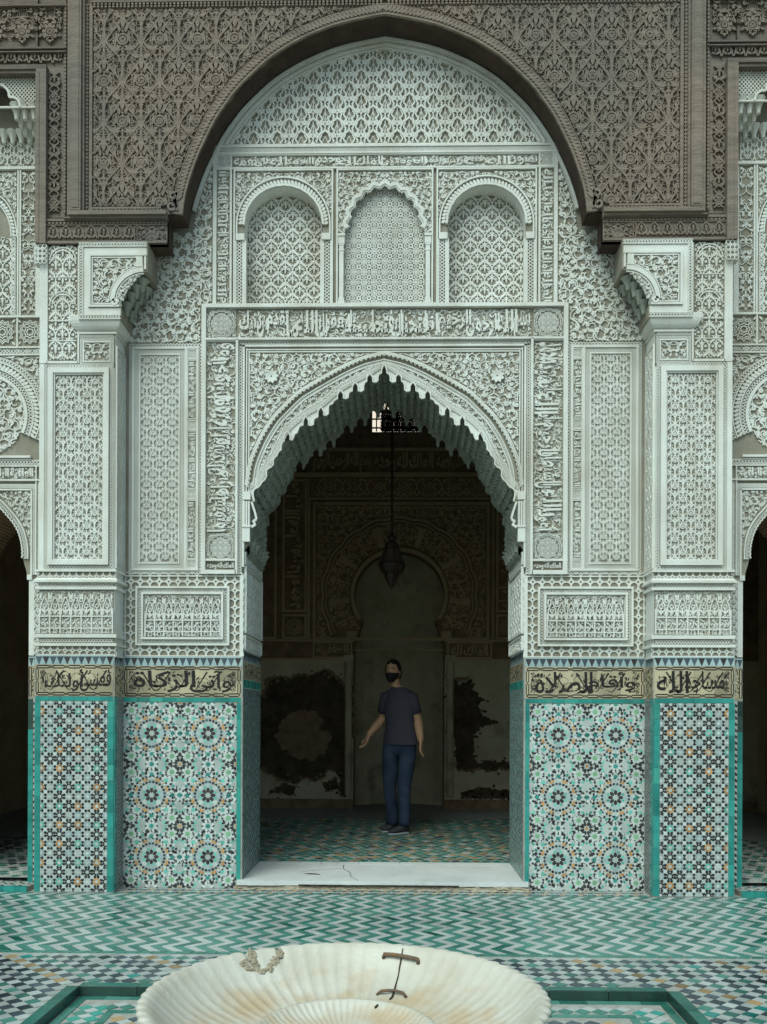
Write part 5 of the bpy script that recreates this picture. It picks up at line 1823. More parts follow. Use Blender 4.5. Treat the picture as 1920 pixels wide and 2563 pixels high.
# ================================================================== SIDE BAYS
AX = 1002
me_sp = pendant(0.046, 0.056, 0.085).mesh('hood_cell', 'stucco'); me_sq = pendant(0.042, 0.050, 0.070).mesh('hood_cell_small', 'stucco')
bay_q = 110
for s in (1, -1):
    side = 'right' if s > 0 else 'left'
    bay = thing('side_bay', 'carved plaster bay at the far %s edge with a dark scalloped side door' % side, 'wall', (s * XA(AX), 0, 0), 'side bays of the gallery')
    mir = s < 0
    Fb = Facade(0.0, 1)
    B = lambda g, name, m, parent=bay, **k: g.build(name, m, parent, mirror=mir, **k)
    def ev(p): return [p, [(2 * AX - x, y) for x, y in p]]
    # cusped door edge (left half) and its mirror
    half = []
    base = spline([(1002, 1246), (980, 1256), (962, 1272), (945, 1291), (930, 1309), (918, 1330), (911, 1352), (907, 1376), (907, 1400)], 4)
    bp = resample(base, 9)
    for i in range(len(bp) - 1):
        d = bp[i + 1] - bp[i]; nr = np.array([d[1], -d[0]]) / np.hypot(*d)
        for t in (0, .25, .5, .75):
            half.append(bp[i] + d * t + nr * 3.2 * math.sin(PI * t))
    half += [np.array(q) for q in ((906, 1412), (901, 1428), (898, 1442), (892, 1452))]
    half = np.array(half)
    notch = [tuple(q) for q in half[::-1]] + [(2 * AX - q[0], q[1]) for q in half[1:]]
    g = G(); plate(g, Fb, [(690, -90), (2300, -90), (2300, 2232), (1112, 2232)] + notch[::-1] + [(892, 2232), (690, 2232)])
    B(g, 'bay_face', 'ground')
    g = G()
    NV = np.array([(892, 2232)] + notch + [(1112, 2232)], float); n = len(NV)
    g.add(np.concatenate([Fb(NV[:, 0], NV[:, 1], 0.0), Fb(NV[:, 0], NV[:, 1], -WALL)]), [(i, i + 1, n + i + 1, n + i) for i in range(n - 1)])
    xx = XA(1112), 6.5
    g.box(*xx, .02, WALL, -.1, 8.2)
    kw = S(0) / S(WALL)
    plate(g, Facade(WALL), [(q[0] * kw, HOR - (HOR - q[1]) * kw) for q in ([(880, -400), (1320, -400), (1320, 2250), (1112, 2250)] + notch[::-1] + [(892, 2250), (880, 2250)])])
    B(g, 'bay_core', 'hall_stucco')
    # top: lattice spandrel, cusped hood with niches
    g = G()
    Fh = Facade(-.20, 1)
    listel(g, Fh, 874, 174, 1130, 264, 4, .02)
    for u_ in (874, 1128): slab(g, Fh, u_, 174, u_ + 2, 420, .004, -.2)
    B(g, 'hood_frame', 'stucco')
    g = G()
    lob2 = spline([(1002, 200), (965, 206), (948, 222), (945, 236), (934, 238), (922, 246), (918, 262)], 4)
    hood_in = in_poly(np.vstack([lob2[::-1], np.stack([2 * AX - lob2[:, 0], lob2[:, 1]], 1)]))
    for k in range(-40, 60):
        for d in (-1, 1):
            x = np.linspace(879, 1125, 60); y = 178 + d * (x - 882) * 1.15 + k * 10.5
            emit(g, Fh, [(np.stack([x, y], 1), 1.9, 1, False)], .014, inter(in_rect(878, 178, 1126, 260), outside(hood_in)))
    for q in (1, -1):
        L = lob2.copy()
        if q < 0: L[:, 0] = 2 * AX - L[:, 0]
        ribbon(g, Fh, L, 6, .025)
    B(g, 'hood_lattice', 'stucco', kind='stuff')
    g = G(); plate(g, Fh, np.vstack([[(874, 174), (1130, 174), (1130, 264), (2 * AX - 918, 264)], np.stack([2 * AX - lob2[:, 0], lob2[:, 1]], 1)[::-1], lob2, [(918, 264), (874, 264)]]), h=0.0, h0=-.03); B(g, 'hood_face', 'ground')
    for i in range(4):
        for j in range(7):
            a = 884 + j * 22 + (11 if i % 2 else 0); v = 262 + i * 20 + 18
            if i < 3 and a > 925 + 8 * (i == 0): continue
            y_ = -.165 + .045 * i
            inst('muqarnas_cell', me_sq if i % 2 else me_sp, bay, (s * XA(a, y_), y_, ZV(v + 6, y_) - .02), scale=(1, 1, 1.2))
    g = G(); emit(g, Fb, ogee_net((880, 330, 1124, 414), 34, 56, 2.4, .7, 2, True, .8, 2), .022, in_rect(880, 332, 1124, 412)); B(g, 'upper_relief', 'stucco', kind='stuff')
    g = G()
    slab(g, Fb, 868, 414, 1136, 421, .04); slab(g, Fb, 1146, 176, 2300, 2232, .015)
    for e in (0, 1):
        m_ = (lambda u: u) if not e else (lambda u: 2 * AX - u)
        for (a, b, h_) in ((915, 919, .03), (921, 925, .03), (866, 879, .02)):
            u0, u1 = sorted((m_(a), m_(b))); slab(g, Fb, u0, 421, u1, 790, h_)
    slab(g, Fb, 860, 788, 1144, 793, .034); slab(g, Fb, 860, 866, 1144, 870, .034); slab(g, Fb, 860, 884, 1144, 888, .03)
    slab(g, Fb, 922, 793, 926, 866, .03); slab(g, Fb, 860, 793, 863, 866, .03)
    B(g, 'bay_moulding', 'stucco')
    g = G()
    emit(g, Fb, arabesque((880, 424, 914, 786), None, 20, 101, 4.4, mirror=True), .024, in_rect(880, 424, 914, 786))
    emit(g, Fb, ogee_net((930, 560, 1074, 786), 40, 60, 2.4, .7, 1, True, .8, 2.2), .02, in_rect(930, 590, 1074, 786))
    lattice(g, Fb, [(935, 588), (935, 786)], 10, 8, w=2, h=.02, edge=1.5)
    t = np.linspace(PI, 0, 40)
    for r, w_ in ((62, 3), (76, 3)): ribbon(g, Fb, np.stack([AX + r * np.cos(t), 590 - 1.5 * r * np.sin(t)], 1), w_, .03)
    rope(g, Fb, np.stack([AX + 69 * np.cos(t), 590 - 1.5 * 69 * np.sin(t)], 1)[::-1], 11, 9, .024)
    emit(g, Fb, arabesque((926, 424, 1078, 590), None, 18, 102, 4), .02, inter(in_rect(928, 426, 1076, 590), lambda p: (np.hypot(p[:, 0] - AX, (p[:, 1] - 590) / 1.5) > 80)))
    # star squares
    for c in (892, 962, 1042):
        for (r, q) in ((30, 12), (24, 12), (16, 8), (9, 8)):
            P_ = np.array(star(r, r * .78, q)) + (c, 829); ribbon(g, Fb, P_, 2.4, .022, 0, True)
        for e in range(4): emit(g, Fb, [leaf(c + 34 * math.cos(e * PI / 2 + PI / 4), 829 + 34 * math.sin(e * PI / 2 + PI / 4), e * PI / 2 + PI / 4, 12, 5, 0, 5)], .02)
    lattice(g, Fb, [(862, 877), (1142, 877)], 11, 8, w=2, h=.02, edge=0)
    for u in np.arange(872, 1140, 26): ribbon(g, Fb, np.array([(u - 7, 877), (u, 873.5), (u + 7, 877), (u, 880.5)]), 3, .024, 0, True)
    B(g, 'bay_relief', 'stucco', kind='stuff')
    # blind arch
    t = np.linspace(PI * 1.14, -PI * .14, 60)
    rg = lambda r: np.stack([AX + r * np.cos(t), 1040 - r * np.sin(t)], 1)
    g = G()
    lattice(g, Fb, rg(145), 12, 8, w=2, h=.03, edge=2.4); rope(g, Fb, rg(130)[::-1], 15, 10, .034); ribbon(g, Fb, rg(138), 3, .04); ribbon(g, Fb, rg(121), 3, .04)
    lattice(g, Fb, rg(113), 12, 8, w=2, h=.026, edge=0); ribbon(g, Fb, rg(102), 8, .036)
    slab(g, Fb, 888, 1141, 1116, 1147, .045); slab(g, Fb, 888, 1149, 1116, 1151, .03); lattice(g, Fb, [(862, 1157), (1142, 1157)], 11, 8, w=2, h=.022, edge=1.6)
    slab(g, Fb, 860, 1165, 1144, 1168, .03); slab(g, Fb, 860, 1200, 1144, 1204, .034); slab(g, Fb, 873, 1168, 876, 1440, .03)
    B(g, 'blind_arch', 'stucco')
    g = G()
    cin = lambda r: (lambda p: np.hypot(p[:, 0] - AX, p[:, 1] - 1040) < r)
    emit(g, Fb, arabesque((895, 940, 1109, 1140), None, 24, 103, 7.0, mirror=True, flow=.3), .026, inter(cin(98), lambda p: p[:, 1] < 1140))
    emit(g, Fb, arabesque((860, 888, 1144, 1140), None, 26, 104, 5, mirror=True), .024, inter(outside(cin(154)), in_rect(862, 889, 1142, 1000)))
    emit(g, Fb, arabesque((880, 1170, 1124, 1199), None, 18, 105, 3), .012, in_rect(878, 1170, 1126, 1199))
    emit(g, Fb, ogee_net((863, 1206, 872, 1440), 10, 22, 2.2, .7, 2), .02, in_rect(862, 1206, 872, 1440))
    emit(g, Fb, arabesque((885, 1226, 1119, 1400), None, 16, 106, 3.6, mirror=True), .022, inter(in_rect(888, 1230, 1116, 1440), outside(in_poly(np.vstack([offset(base, 17)[::-1] if offset(base, 17)[0][1] < base[0][1] else offset(base, -17)[::-1], [(2 * AX - q[0], q[1]) for q in (offset(base, 17) if offset(base, 17)[0][1] < base[0][1] else offset(base, -17))], [(1130, 1500), (874, 1500)]])))))
    B(g, 'bay_carving', 'stucco', kind='stuff')
    g = G()
    for x in ((890, 1030), (974, 1114)):
        u0, u1 = x if s > 0 else (-x[1], -x[0])
    for (u0, u1) in ((880, 1000), (1004, 1124)):
        a_, b_ = (u0, u1) if s > 0 else (-u1, -u0)
        letters(g, F0, 'العافية الباقية', a_ + 2, 1171, b_ - 2, 1198, .03, bold=.04)
    g.build('bay_inscription', 'stucco', bay, kind='stuff')
    g = G()
    dpo = offset(base, 12) if offset(base, 12)[0][1] < base[0][1] else offset(base, -12)
    dpi = offset(base, 5) if offset(base, 5)[0][1] < base[0][1] else offset(base, -5)
    for e in (0, 1):
        f = (lambda P: np.stack([2 * AX - P[:, 0], P[:, 1]], 1)) if e else (lambda P: P)
        ribbon(g, Fb, f(dpo), 3.4, .035); lattice(g, Fb, f(dpi), 7, 5, w=1.5, h=.024, edge=0); ribbon(g, Fb, f(half[:-4]), 3.4, .03)
        u = (lambda x: 2 * AX - x) if e else (lambda x: x)
        a, b = sorted((u(884), u(888))); slab(g, Fb, a, 1226, b, 1440, .03)
        lattice(g, Fb, [(u(879.5), 1216), (u(879.5), 1440)], 7, 6, w=1.7, h=.022, edge=1.4)
        a, b = sorted((u(879), u(892))); slab(g, Fb, a, 1453, b, 1643, .02)
        a, b = sorted((u(884), u(896))); slab(g, Fb, a, 1440, b, 1453, .035)
    lattice(g, Fb, [(876, 1217), (1128, 1217)], 9, 6, w=1.7, h=.022, edge=1.4); slab(g, Fb, 884, 1224, 1120, 1228, .03)
    emit(g, Fb, ogee_net((863, 1450, 878, 1640), 14, 26, 2.4, .6, 1, True, .8, 1.4), .02, in_rect(862, 1452, 878, 1640))
    B(g, 'door_frame', 'stucco')
    # tiled edge of the side door
    da = bpy.data.objects.new('tile_dado', None); COL.objects.link(da); da.parent = bay
    Yb = -.02
    FE = Facade(Yb, s); FEp = Facade(Yb, 1)
    g = G(); g.box(XA(860, Yb), XA(894, Yb), Yb, .01, 0, ZV(1646, Yb)); g.box(XA(1110, Yb), XA(1144, Yb), Yb, .01, 0, ZV(1646, Yb)); B(g, 'dado_body', 'grout', da)
    merlons(FE, 868, 893, 1649, 1667, 2, da)
    g = G(); poly(g, FE, rect(868, 1669, 893, 1748), .004, -.002); g.build('script_tile', 't_cream', da)
    g = G(); emit(g, FE, arabesque((870, 1672, 891, 1745), None, 12, 107, 2.0), .0055, in_rect(870, 1672, 886, 1745), h0=.003)
    for a, b in ((1674, 1706), (1711, 1743)): ribbon(g, FE, np.array([(886, a), (889, a - 3), (892, a), (892, b), (889, b + 3), (886, b)]), 2.2, .0055, .003, True)
    g.build('black_scroll', 'ink', da, kind='stuff')
    tile_strip(FE, 882, 1752, 894, 2214, 12, da, ('t_teal', 't_dkgreen', 't_teal'), seed=13)
    T = []
    for j in range(30):
        v = 1755 + j * 15.5
        T.append(('t_black', [(869, v), (873, v), (881, v + 7), (881, v + 12), (877, v + 12), (869, v + 5)], False))
    zellige('side_mosaic', FE, T, (868, 1752, 881, 2214), da)
    # raised sill of the side door
    g = G(); g.box(XA(868), XA(1136), -.19, WALL, 0.0, .036); B(g, 'sill', 'grout')
    for k in range(9):
        x = XA(868) + (XA(1136) - XA(868)) * k / 9; w_ = (XA(1136) - XA(868)) / 9
        g = G(); g.box(x + .001, x + w_ - .001, -.2, -.17, 0.001, .0395); g.build('border_tile', 't_teal', bay, mirror=mir)
    mi = ['t_white', 't_navy', 't_teal']
    g = G()
    for i in range(20):
        for j in range(16):
            x = XA(870) + i * .043; y = -.165 + j * .06
            if x > XA(1132): continue
            poly(g, Floor(.036), [(x, y), (x + .02, y + .001), (x + .04, y + .03), (x + .021, y + .029)], .003, 0, (i + j) % 3)
    g.build('sill_mosaic', mi, bay, mirror=mir, kind='stuff')
    # cedar above the bay
    FWb = Facade(YW, s)
    g = G()
    poly(g, FWb, rect(808, -90, 2300, 134), -.035, -.2); slab(g, FWb, 851, 134, 2300, 156, -.035, -.2)
    slab(g, FWb, 851, 157, 2300, 168, .03, -.2); slab(g, FWb, 868, 168, 2300, 176, .012, -.2)
    slab(g, FWb, 806, 108, 2300, 112, .0, -.04); slab(g, FWb, 806, 118, 2300, 121, 0, -.04); slab(g, FWb, 808, 0, 2300, 4, 0, -.04)
    g.build('lintel', 'wood_h', wood)
    g = G()
    o = []
    for i in range(6): o += palmette(842 + i * 70, 66, 38, 40, 3, 3.2, 1) + arabesque((812 + i * 70, 12, 872 + i * 70, 50), None, 24, 110 + i, 4.4, mirror=True)
    emit(g, Facade(YW + .035, s), o, .034, in_rect(812, 8, 1320, 104))
    o = []
    for i in range(15): o += palmette(820 + i * 30, 138, 17, 17, 1, 2.2, 1) + [(spline([(806 + i * 30, 153), (812 + i * 30, 134), (820 + i * 30, 125), (828 + i * 30, 134), (834 + i * 30, 153)], 4), 2.6, 1, False)]
    emit(g, Facade(YW + .035, s), o, .034, in_rect(812, 123, 1320, 154))
    for u in np.arange(812, 1320, 9.6): slab(g, Facade(YW + .035, s), u, 113, u + 5.4, 117, .034)
    g.build('lintel_relief', 'wood', wood, kind='stuff')
# ================================================================== PRAYER HALL
YB = 4.93
ZF = 0.067
hall = thing('prayer_hall', 'dark prayer hall behind the doorway with peeling plaster on its end wall', 'hall', (0, YB, 0))
FH = AtPx(YB)
for xa_, xb_ in ((-6.5, -4.6), (4.6, 6.5)):
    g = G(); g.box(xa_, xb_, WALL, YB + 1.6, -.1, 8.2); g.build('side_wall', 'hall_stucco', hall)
g = G(); g.box(-6.6, 6.6, -.02, YB + 1.7, 7.2, 7.4); g.build('ceiling', 'wood', hall)
# end wall with the prayer niche and the small window cut out
KX, KV = 998, 1490                                # centre of the niche arch
def niche(r=110, vs=1578, hw=113):
    t = np.linspace(PI * 1.20, -PI * .20, 41)
    p = [(KX + 113 * math.cos(a), KV - 109 * math.sin(a)) for a in t]
    return [(KX - 113, 2040), (KX - 113, 1610), (KX - 104, 1596)] + p + [(KX + 104, 1596), (KX + 113, 1610), (KX + 113, 2040)]
WIN0 = (926, 978, 1052, 1084)
outl = [(-200, 400), (2200, 400), (2200, 2040), (KX + 113, 2040)] + niche()[::-1][1:-1] + [(KX - 113, 2040), (-200, 2040)]
wh = [(WIN0[0], WIN0[3]), (WIN0[0], 1010), (940, 985), (989, 978), (1038, 985), (WIN0[2], 1010), (WIN0[2], WIN0[3])]
g = G(); plate(g, FH, outl, [wh])
P = np.array(wh, float); n = len(P)
g.add(np.concatenate([FH(P[:, 0], P[:, 1], 0), FH(P[:, 0], P[:, 1], -.35)]), [(i, (i + 1) % n, n + (i + 1) % n, n + i) for i in range(n)])
N_ = np.array(niche(), float); n = len(N_)
g.add(np.concatenate([FH(N_[:, 0], N_[:, 1], 0), FH(N_[:, 0], N_[:, 1], -.25)]), [(i, i + 1, n + i + 1, n + i) for i in range(n - 1)])
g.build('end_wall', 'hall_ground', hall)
g = G()
cxm = XP(KX, YB); R_ = 130 * S(YB)
prev = None
for i in range(13):
    a = PI * i / 12
    x, y = cxm + R_ * math.cos(a), YB + .2 + R_ * .8 * math.sin(a)
    if prev: g.add([(prev[0], prev[1], 0), (x, y, 0), (x, y, 4.2), (prev[0], prev[1], 4.2)], [(0, 1, 2, 3)])
    prev = (x, y)
g.build('niche_shell', 'plaster', hall)
g = G(); g.box(-6.6, cxm - R_, YB + .3, YB + .5, -.1, 4.2); g.box(cxm + R_, 6.6, YB + .3, YB + .5, -.1, 4.2); g.box(-6.6, 6.6, YB + 1.0, YB + 1.2, -.1, 4.5)
g.box(cxm - R_ - .1, cxm + R_ + .1, YB + .02, YB + 1.1, 4.2, 4.3)
g.build('rear_mass', 'hall_stucco', hall)
# window grille: bars, screen
gr = thing('window_grille', 'small pierced window grille glowing with daylight high in the dark hall', 'window', (XP(989, YB), YB + .1, ZV(1084, YB)))
g = G()
FGr = AtPx(YB + .12)
listel(g, FGr, WIN0[0] - 2, WIN0[1] - 2, WIN0[2] + 2, WIN0[3] + 4, 5, .03)
q_ = G(); slab(q_, AtPx(YB + .20), WIN0[0] - 4, WIN0[1] - 4, WIN0[2] + 4, WIN0[3] + 4, .0, -.01); q_.build('pane', 'lit_pane', gr)
g.build('grille_frame', 'lantern', gr)
g = G()
for k in range(5): slab(g, FGr, 938 + k * 26, 985, 941 + k * 26, 1080, .02)
for k in range(4): slab(g, FGr, 928, 1004 + k * 22, 1050, 1007 + k * 22, .02)
emit(g, FGr, star_net((928, 1028, 1050, 1082), 17, 4.2), .024, in_rect(950, 1026, 1050, 1082))
emit(g, FGr, star_net((928, 980, 1050, 1030), 34, 3.0), .022, in_rect(945, 980, 1050, 1030))
for u in (960, 974, 1003, 1030): ribbon(g, FGr, [(u - 14, 1028), (u, 1000), (u + 14, 1028)], 3, .02)
g.build('grille_screen', 'lantern', gr, kind='stuff')
# carved zone of the end wall
g = G()
for (u0, v0, u1, v1, w_, h_) in ((782, 1258, 1222, 1602, 6, .03), (770, 1246, 1234, 1604, 4, .02), (705, 1200, 766, 1532, 5, .025), (705, 1538, 766, 1600, 5, .025), (1240, 1200, 1301, 1532, 5, .025), (1240, 1538, 1301, 1600, 5, .025), (640, 1200, 690, 1600, 5, .02), (782, 1606, 880, 1648, 4, .025), (1118, 1606, 1230, 1648, 4, .025)):
    listel(g, FH, u0, v0, u1, v1, w_, h_)
slab(g, FH, 620, 1122, 1380, 1129, .03); slab(g, FH, 620, 1184, 1380, 1194, .04); slab(g, FH, 768, 1196, 771, 1604, .03); slab(g, FH, 600, 1601, 884, 1606, .03); slab(g, FH, 1114, 1601, 1400, 1606, .03); slab(g, FH, 600, 1648, 884, 1653, .03); slab(g, FH, 1114, 1648, 1400, 1653, .03)
t = np.linspace(PI * 1.17, -PI * .17, 120)
rr = 190 + 5 * np.abs(np.sin(t * 9))
for d, w_, h_ in ((0, 5, .045), (-9, 3, .03)): ribbon(g, FH, np.stack([KX + (rr + d) * np.cos(t), KV - (rr + d) * np.sin(t)], 1), w_, h_)
t = np.linspace(PI * 1.18, -PI * .18, 60)
ribbon(g, FH, np.stack([KX + 117 * np.cos(t), KV - 113 * np.sin(t)], 1), 9, .05); ribbon(g, FH, np.stack([KX + 104 * np.cos(PI * .5 + 0 * t) + 0, KV + 0 * t], 1)[:0].reshape(-1, 2) if False else np.array([(KX - 113, 1627), (KX + 113, 1627)]), 3, -.02, -.05)
for sx in (-1, 1):
    slab(g, FH, KX + sx * 118 - 12, 1580, KX + sx * 118 + 12, 1602, .04)
g.build('niche_moulding', 'hall_stucco', hall)
g = G()
for i in range(13):
    a = PI * 1.14 - i * (PI * 1.28) / 12
    for r0, r1 in ((126, 176),):
        c0 = np.array([KX + r0 * math.cos(a), KV - r0 * math.sin(a)]); c1 = np.array([KX + r1 * math.cos(a), KV - r1 * math.sin(a)])
        ribbon(g, FH, np.array([c0, c1]), [10, 18] if i % 2 else [4, 5], .022 if i % 2 else .03)
emit(g, FH, arabesque((KX - 190, KV - 190, KX + 190, KV + 90), None, 20, 201, 4), .016, lambda p: (np.hypot(p[:, 0] - KX, p[:, 1] - KV) > 126) & (np.hypot(p[:, 0] - KX, p[:, 1] - KV) < 180) & (p[:, 1] < 1575))
emit(g, FH, arabesque((790, 1266, 1214, 1600), None, 20, 202, 4, mirror=True), .016, lambda p: (np.hypot(p[:, 0] - KX, p[:, 1] - KV) > 200) & in_rect(790, 1266, 1214, 1598)(p))
emit(g, FH, ogee_net((800, 1198, 1220, 1244), 62, 80, 3, .7, 2, True, .8, 2.4), .016, in_rect(775, 1198, 1230, 1244))
for c in (735, 1270):
    for r in (22, 15, 8): ribbon(g, FH, np.array(star(r, r * .75, 8)) + (c, 1569), 2.5, .02, 0, True)
g.build('niche_relief', 'hall_stucco', hall, kind='stuff')
g = G()
for k, (a, b) in enumerate(((778, 930), (932, 1085), (1087, 1240))): letters(g, FH, ('بسم الله الرحمن الرحيم', 'الملك لله وحده', 'والحمد لله على نعمه')[k], a + 3, 1133, b - 3, 1181, .025, bold=.04)
for x, t_ in (((712, 760), 'صلى الله على سيدنا محمد'), ((1247, 1295), 'الملك لله وحده لا شريك له')): letters(g, FH, t_, x[0], 1208, x[1], 1525, .022, bold=.04, rot=90)
letters(g, FH, 'العافية', 790, 1612, 872, 1642, .022, bold=.04); letters(g, FH, 'الملك لله', 1128, 1612, 1220, 1642, .022, bold=.04)
g.build('hall_inscription', 'hall_stucco', hall, kind='stuff')
# plaster dado with broken patches and slender half columns
g = G(); slab(g, FH, -200, 1653, 884, 2000, .012, -.01); slab(g, FH, 1112, 1653, 2200, 2000, .012, -.01); g.build('wall_plaster', 'plaster', hall)
def crop6(P): return [(600 + x * .4345, 1600 + y * .4345) for x, y in P]
rnd = random.Random(3)
def ragged(P, amp=3.0, step=5.0):
    P = np.asarray(list(P) + [P[0]], float)
    q = resample(P, step)[:-1]
    o = np.array([(rnd.gauss(0, amp), rnd.gauss(0, amp)) for _ in q])
    o = (o + np.roll(o, 1, 0)) * .6
    return q + o
patches = [crop6([(60, 370), (140, 330), (165, 245), (215, 222), (300, 232), (335, 208), (395, 222), (440, 205), (490, 183), (545, 215), (590, 255), (605, 330), (650, 262), (652, 560), (615, 575), (612, 690), (580, 740), (590, 800), (520, 740), (470, 800), (430, 810), (380, 790), (330, 830), (220, 800), (130, 740), (60, 740)]),
           crop6([(580, 720), (612, 690), (610, 905), (575, 905)]),
           crop6([(1190, 215), (1240, 225), (1250, 270), (1335, 228), (1345, 290), (1400, 345), (1370, 390), (1400, 440), (1485, 480), (1400, 500), (1350, 550), (1345, 660), (1380, 715), (1440, 690), (1480, 700), (1560, 705), (1560, 745), (1500, 735), (1440, 750), (1380, 735), (1320, 750), (1250, 745), (1235, 560), (1190, 540)]),
           crop6([(170, 880), (250, 830), (330, 850), (300, 900)]), crop6([(480, 830), (560, 800), (570, 860), (500, 870)]), crop6([(1280, 880), (1400, 850), (1560, 870), (1560, 915), (1280, 912)])]
for P_ in patches:
    c_ = np.mean(P_, 0); g = G(); q = ragged([tuple(c_ + (np.array(p) - c_) * 1.05) for p in P_], 2.6, 3.0); plate(g, FH, q, h=.0145, h0=.006); g.build('broken_edge', 'hall_ground', hall)
    g = G(); q = ragged(P_, 2.4, 2.6); plate(g, FH, q, h=.016, h0=.006); g.build('plaster_loss', 'earth', hall, label='bare dark earth where the plaster has fallen away')
g = G()
for P_ in patches:
    g = G()
    for p in resample(np.array(P_ + [P_[0]]), 9):
        if rnd.random() < .55:
            r_ = rnd.uniform(1.0, 4.5); x, y = p[0] + rnd.gauss(0, 7), p[1] + rnd.gauss(0, 7)
            plate(g, FH, [(x + r_ * rnd.uniform(.6, 1.4) * math.cos(b_), y + r_ * rnd.uniform(.5, 1.2) * math.sin(b_)) for b_ in np.linspace(0, 6.28, 8)[:-1]], h=.0166 + rnd.uniform(0, .001), h0=.006)
    g.build('flaked_plaster', 'earth' if rnd.random() < .6 else 'hall_ground', hall, kind='stuff')
P_ = crop6([(240, 470), (300, 425), (370, 410), (440, 430), (480, 460), (460, 520), (540, 560), (500, 640), (430, 700), (330, 690), (250, 640), (200, 560)])
q = ragged(P_, 4); plate(g, FH, q, h=.028, h0=.01)
for k in range(70):
    a = rnd.uniform(0, 6.28); r = rnd.uniform(0, 62) ; x, y = 758 + r * math.cos(a), 1845 + r * .8 * math.sin(a)
    plate(g, FH, ragged([(x + 7 * math.cos(b), y + 5 * math.sin(b)) for b in np.linspace(0, 6.28, 7)[:-1]], 1.2, 3), h=.03 + rnd.uniform(0, .02), h0=.02)
g.build('rough_render', 'hall_ground', hall, kind='stuff', label='rough grey patch of render in the middle of the fallen plaster')
for c in (872, 1126):
    g = G()
    for (z0, z1, r) in ((1655, 1700, .055), (1700, 1990, .045)):
        za, zb = ZV(z1, YB), ZV(z0, YB)
        x = XP(c, YB)
        ring = [(x + r * math.cos(a), YB - .02 - r * math.sin(a)) for a in np.linspace(0, PI, 9)]
        g.add([(p[0], p[1], za) for p in ring] + [(p[0], p[1], zb) for p in ring], [(i, i + 1, 9 + i + 1, 9 + i) for i in range(8)])
    slab(g, FH, c - 13, 1640, c + 13, 1657, .07, -.02)
    g.build('half_column', 'plaster', hall)
g = G()
for P_ in (crop6([(690, 385), (740, 378), (760, 390), (735, 420), (700, 440)]), crop6([(1050, 390), (1120, 370), (1160, 400), (1130, 470), (1070, 440)]), crop6([(1050, 640), (1100, 640), (1110, 690), (1050, 690)]), crop6([(730, 590), (770, 620), (750, 680), (720, 640)])):
    pass
g2 = None

# ================================================================== FLOORS
court = bpy.data.objects.new('courtyard_floor', None)
g = G(); g.add([(-40, -40, -.004), (40, -40, -.004), (40, -2.41, -.004), (-40, -2.41, -.004)], [])
g = G()
x0, x1 = -1.36, 1.36
PY0, PY1 = -5.13, -2.41                           # sunken square round the fountain
for (a, b, c, d) in ((-40, 40, PY1, 0.3), (-40, 40, -40, PY0), (-40, x0, PY0, PY1), (x1, 40, PY0, PY1)):
    g.add([(a, c, 0), (b, c, 0), (b, d, 0), (a, d, 0)], [(0, 1, 2, 3)])
court = g.build('courtyard_floor', 'grout', None, kind='structure')
rr = random.Random(12)
def piece_floor(tiles, parent, z, h, keep=300, tilt=.0007, prefix='floor_tile', yc=-D, xc=XC):
    """tiles = (colour, polygon): nearest `keep` pieces are parts with shared meshes where alike, the rest one mesh."""
    order = sorted(range(len(tiles)), key=lambda i: (np.mean([p[0] for p in tiles[i][1]]) - xc) ** 2 * .35 + (np.mean([p[1] for p in tiles[i][1]]) - yc) ** 2)
    Fz = Floor(z)
    cols = sorted(set(t[0] for t in tiles)); ci = {c: i for i, c in enumerate(cols)}
    g = G(); cache = {}
    for n_, i in enumerate(order):
        col, pg = tiles[i]
        if n_ < keep:
            c = np.mean(pg, 0)
            rel_ = tuple((round(p[0] - c[0], 4), round(p[1] - c[1], 4)) for p in pg)
            key = (col, rel_)
            if key not in cache:
                q = G(); poly(q, Floor(0), np.array(rel_), h, -.001); cache[key] = q.mesh('tile_mesh', col)
            inst(prefix, cache[key], parent, (c[0], c[1], z), rotm=(rr.uniform(-1, 1) * .006, rr.uniform(-1, 1) * .006, rr.uniform(-1, 1) * .01))
        else: poly(g, Fz, pg, h, -.001, ci[col], tilt)
    if g.n: g.build('tile_field', cols, parent, kind='stuff')
# chevron paving
T = []
a, wy, w = .084, .122, .0615
y1, y0 = -.235, -1.775
nz = 16; wy = (y1 - y0) / nz
for j in range(nz):
    ya, yb = y0 + j * wy + .0015, y0 + (j + 1) * wy - .0015
    for i in range(-84, 85):
        x = i * w
        xa, xb = (x, x + a) if j % 2 else (x + a, x)
        if max(abs(xa), abs(xb)) > 5.2: continue
        e = .0022
        col = 't_white' if i % 2 else ('t_floor_teal' if rr.random() < .9 else 't_kerb')
        T.append((col, [(xa + e, ya), (xa + w - e, ya), (xb + w - e, yb), (xb + e, yb)]))
piece_floor(T, court, 0.0, .004)
# thin borders of the chevron strip
T = []
for i in range(-75, 75):
    x = i * .07
    T.append(('t_floor_teal', [(x + .003, -1.822), (x + .066, -1.822), (x + .086, -1.784), (x + .023, -1.784)]))
    T.append(('t_floor_teal', [(x + .002, -.232), (x + .068, -.232), (x + .068, -.212), (x + .002, -.212)]))
piece_floor(T, court, 0.0, .004, keep=60)
# checker between piers and door
T = []
for i in range(-60, 60):
    for j in range(4):
        x, y = i * .032 + (j % 2) * .016, -.205 + j * .042
        if abs(x) > XA(640): continue
        col = ('t_navy', 't_white', 't_teal', 't_white', 't_navy', 't_white', 't_ochre', 't_white')[(i * 2 + j * 3) % 8]
        T.append((col, [(x, y), (x + .028, y), (x + .036, y + .038), (x + .008, y + .038)]))
piece_floor(T, court, 0.0, .0035, keep=120)
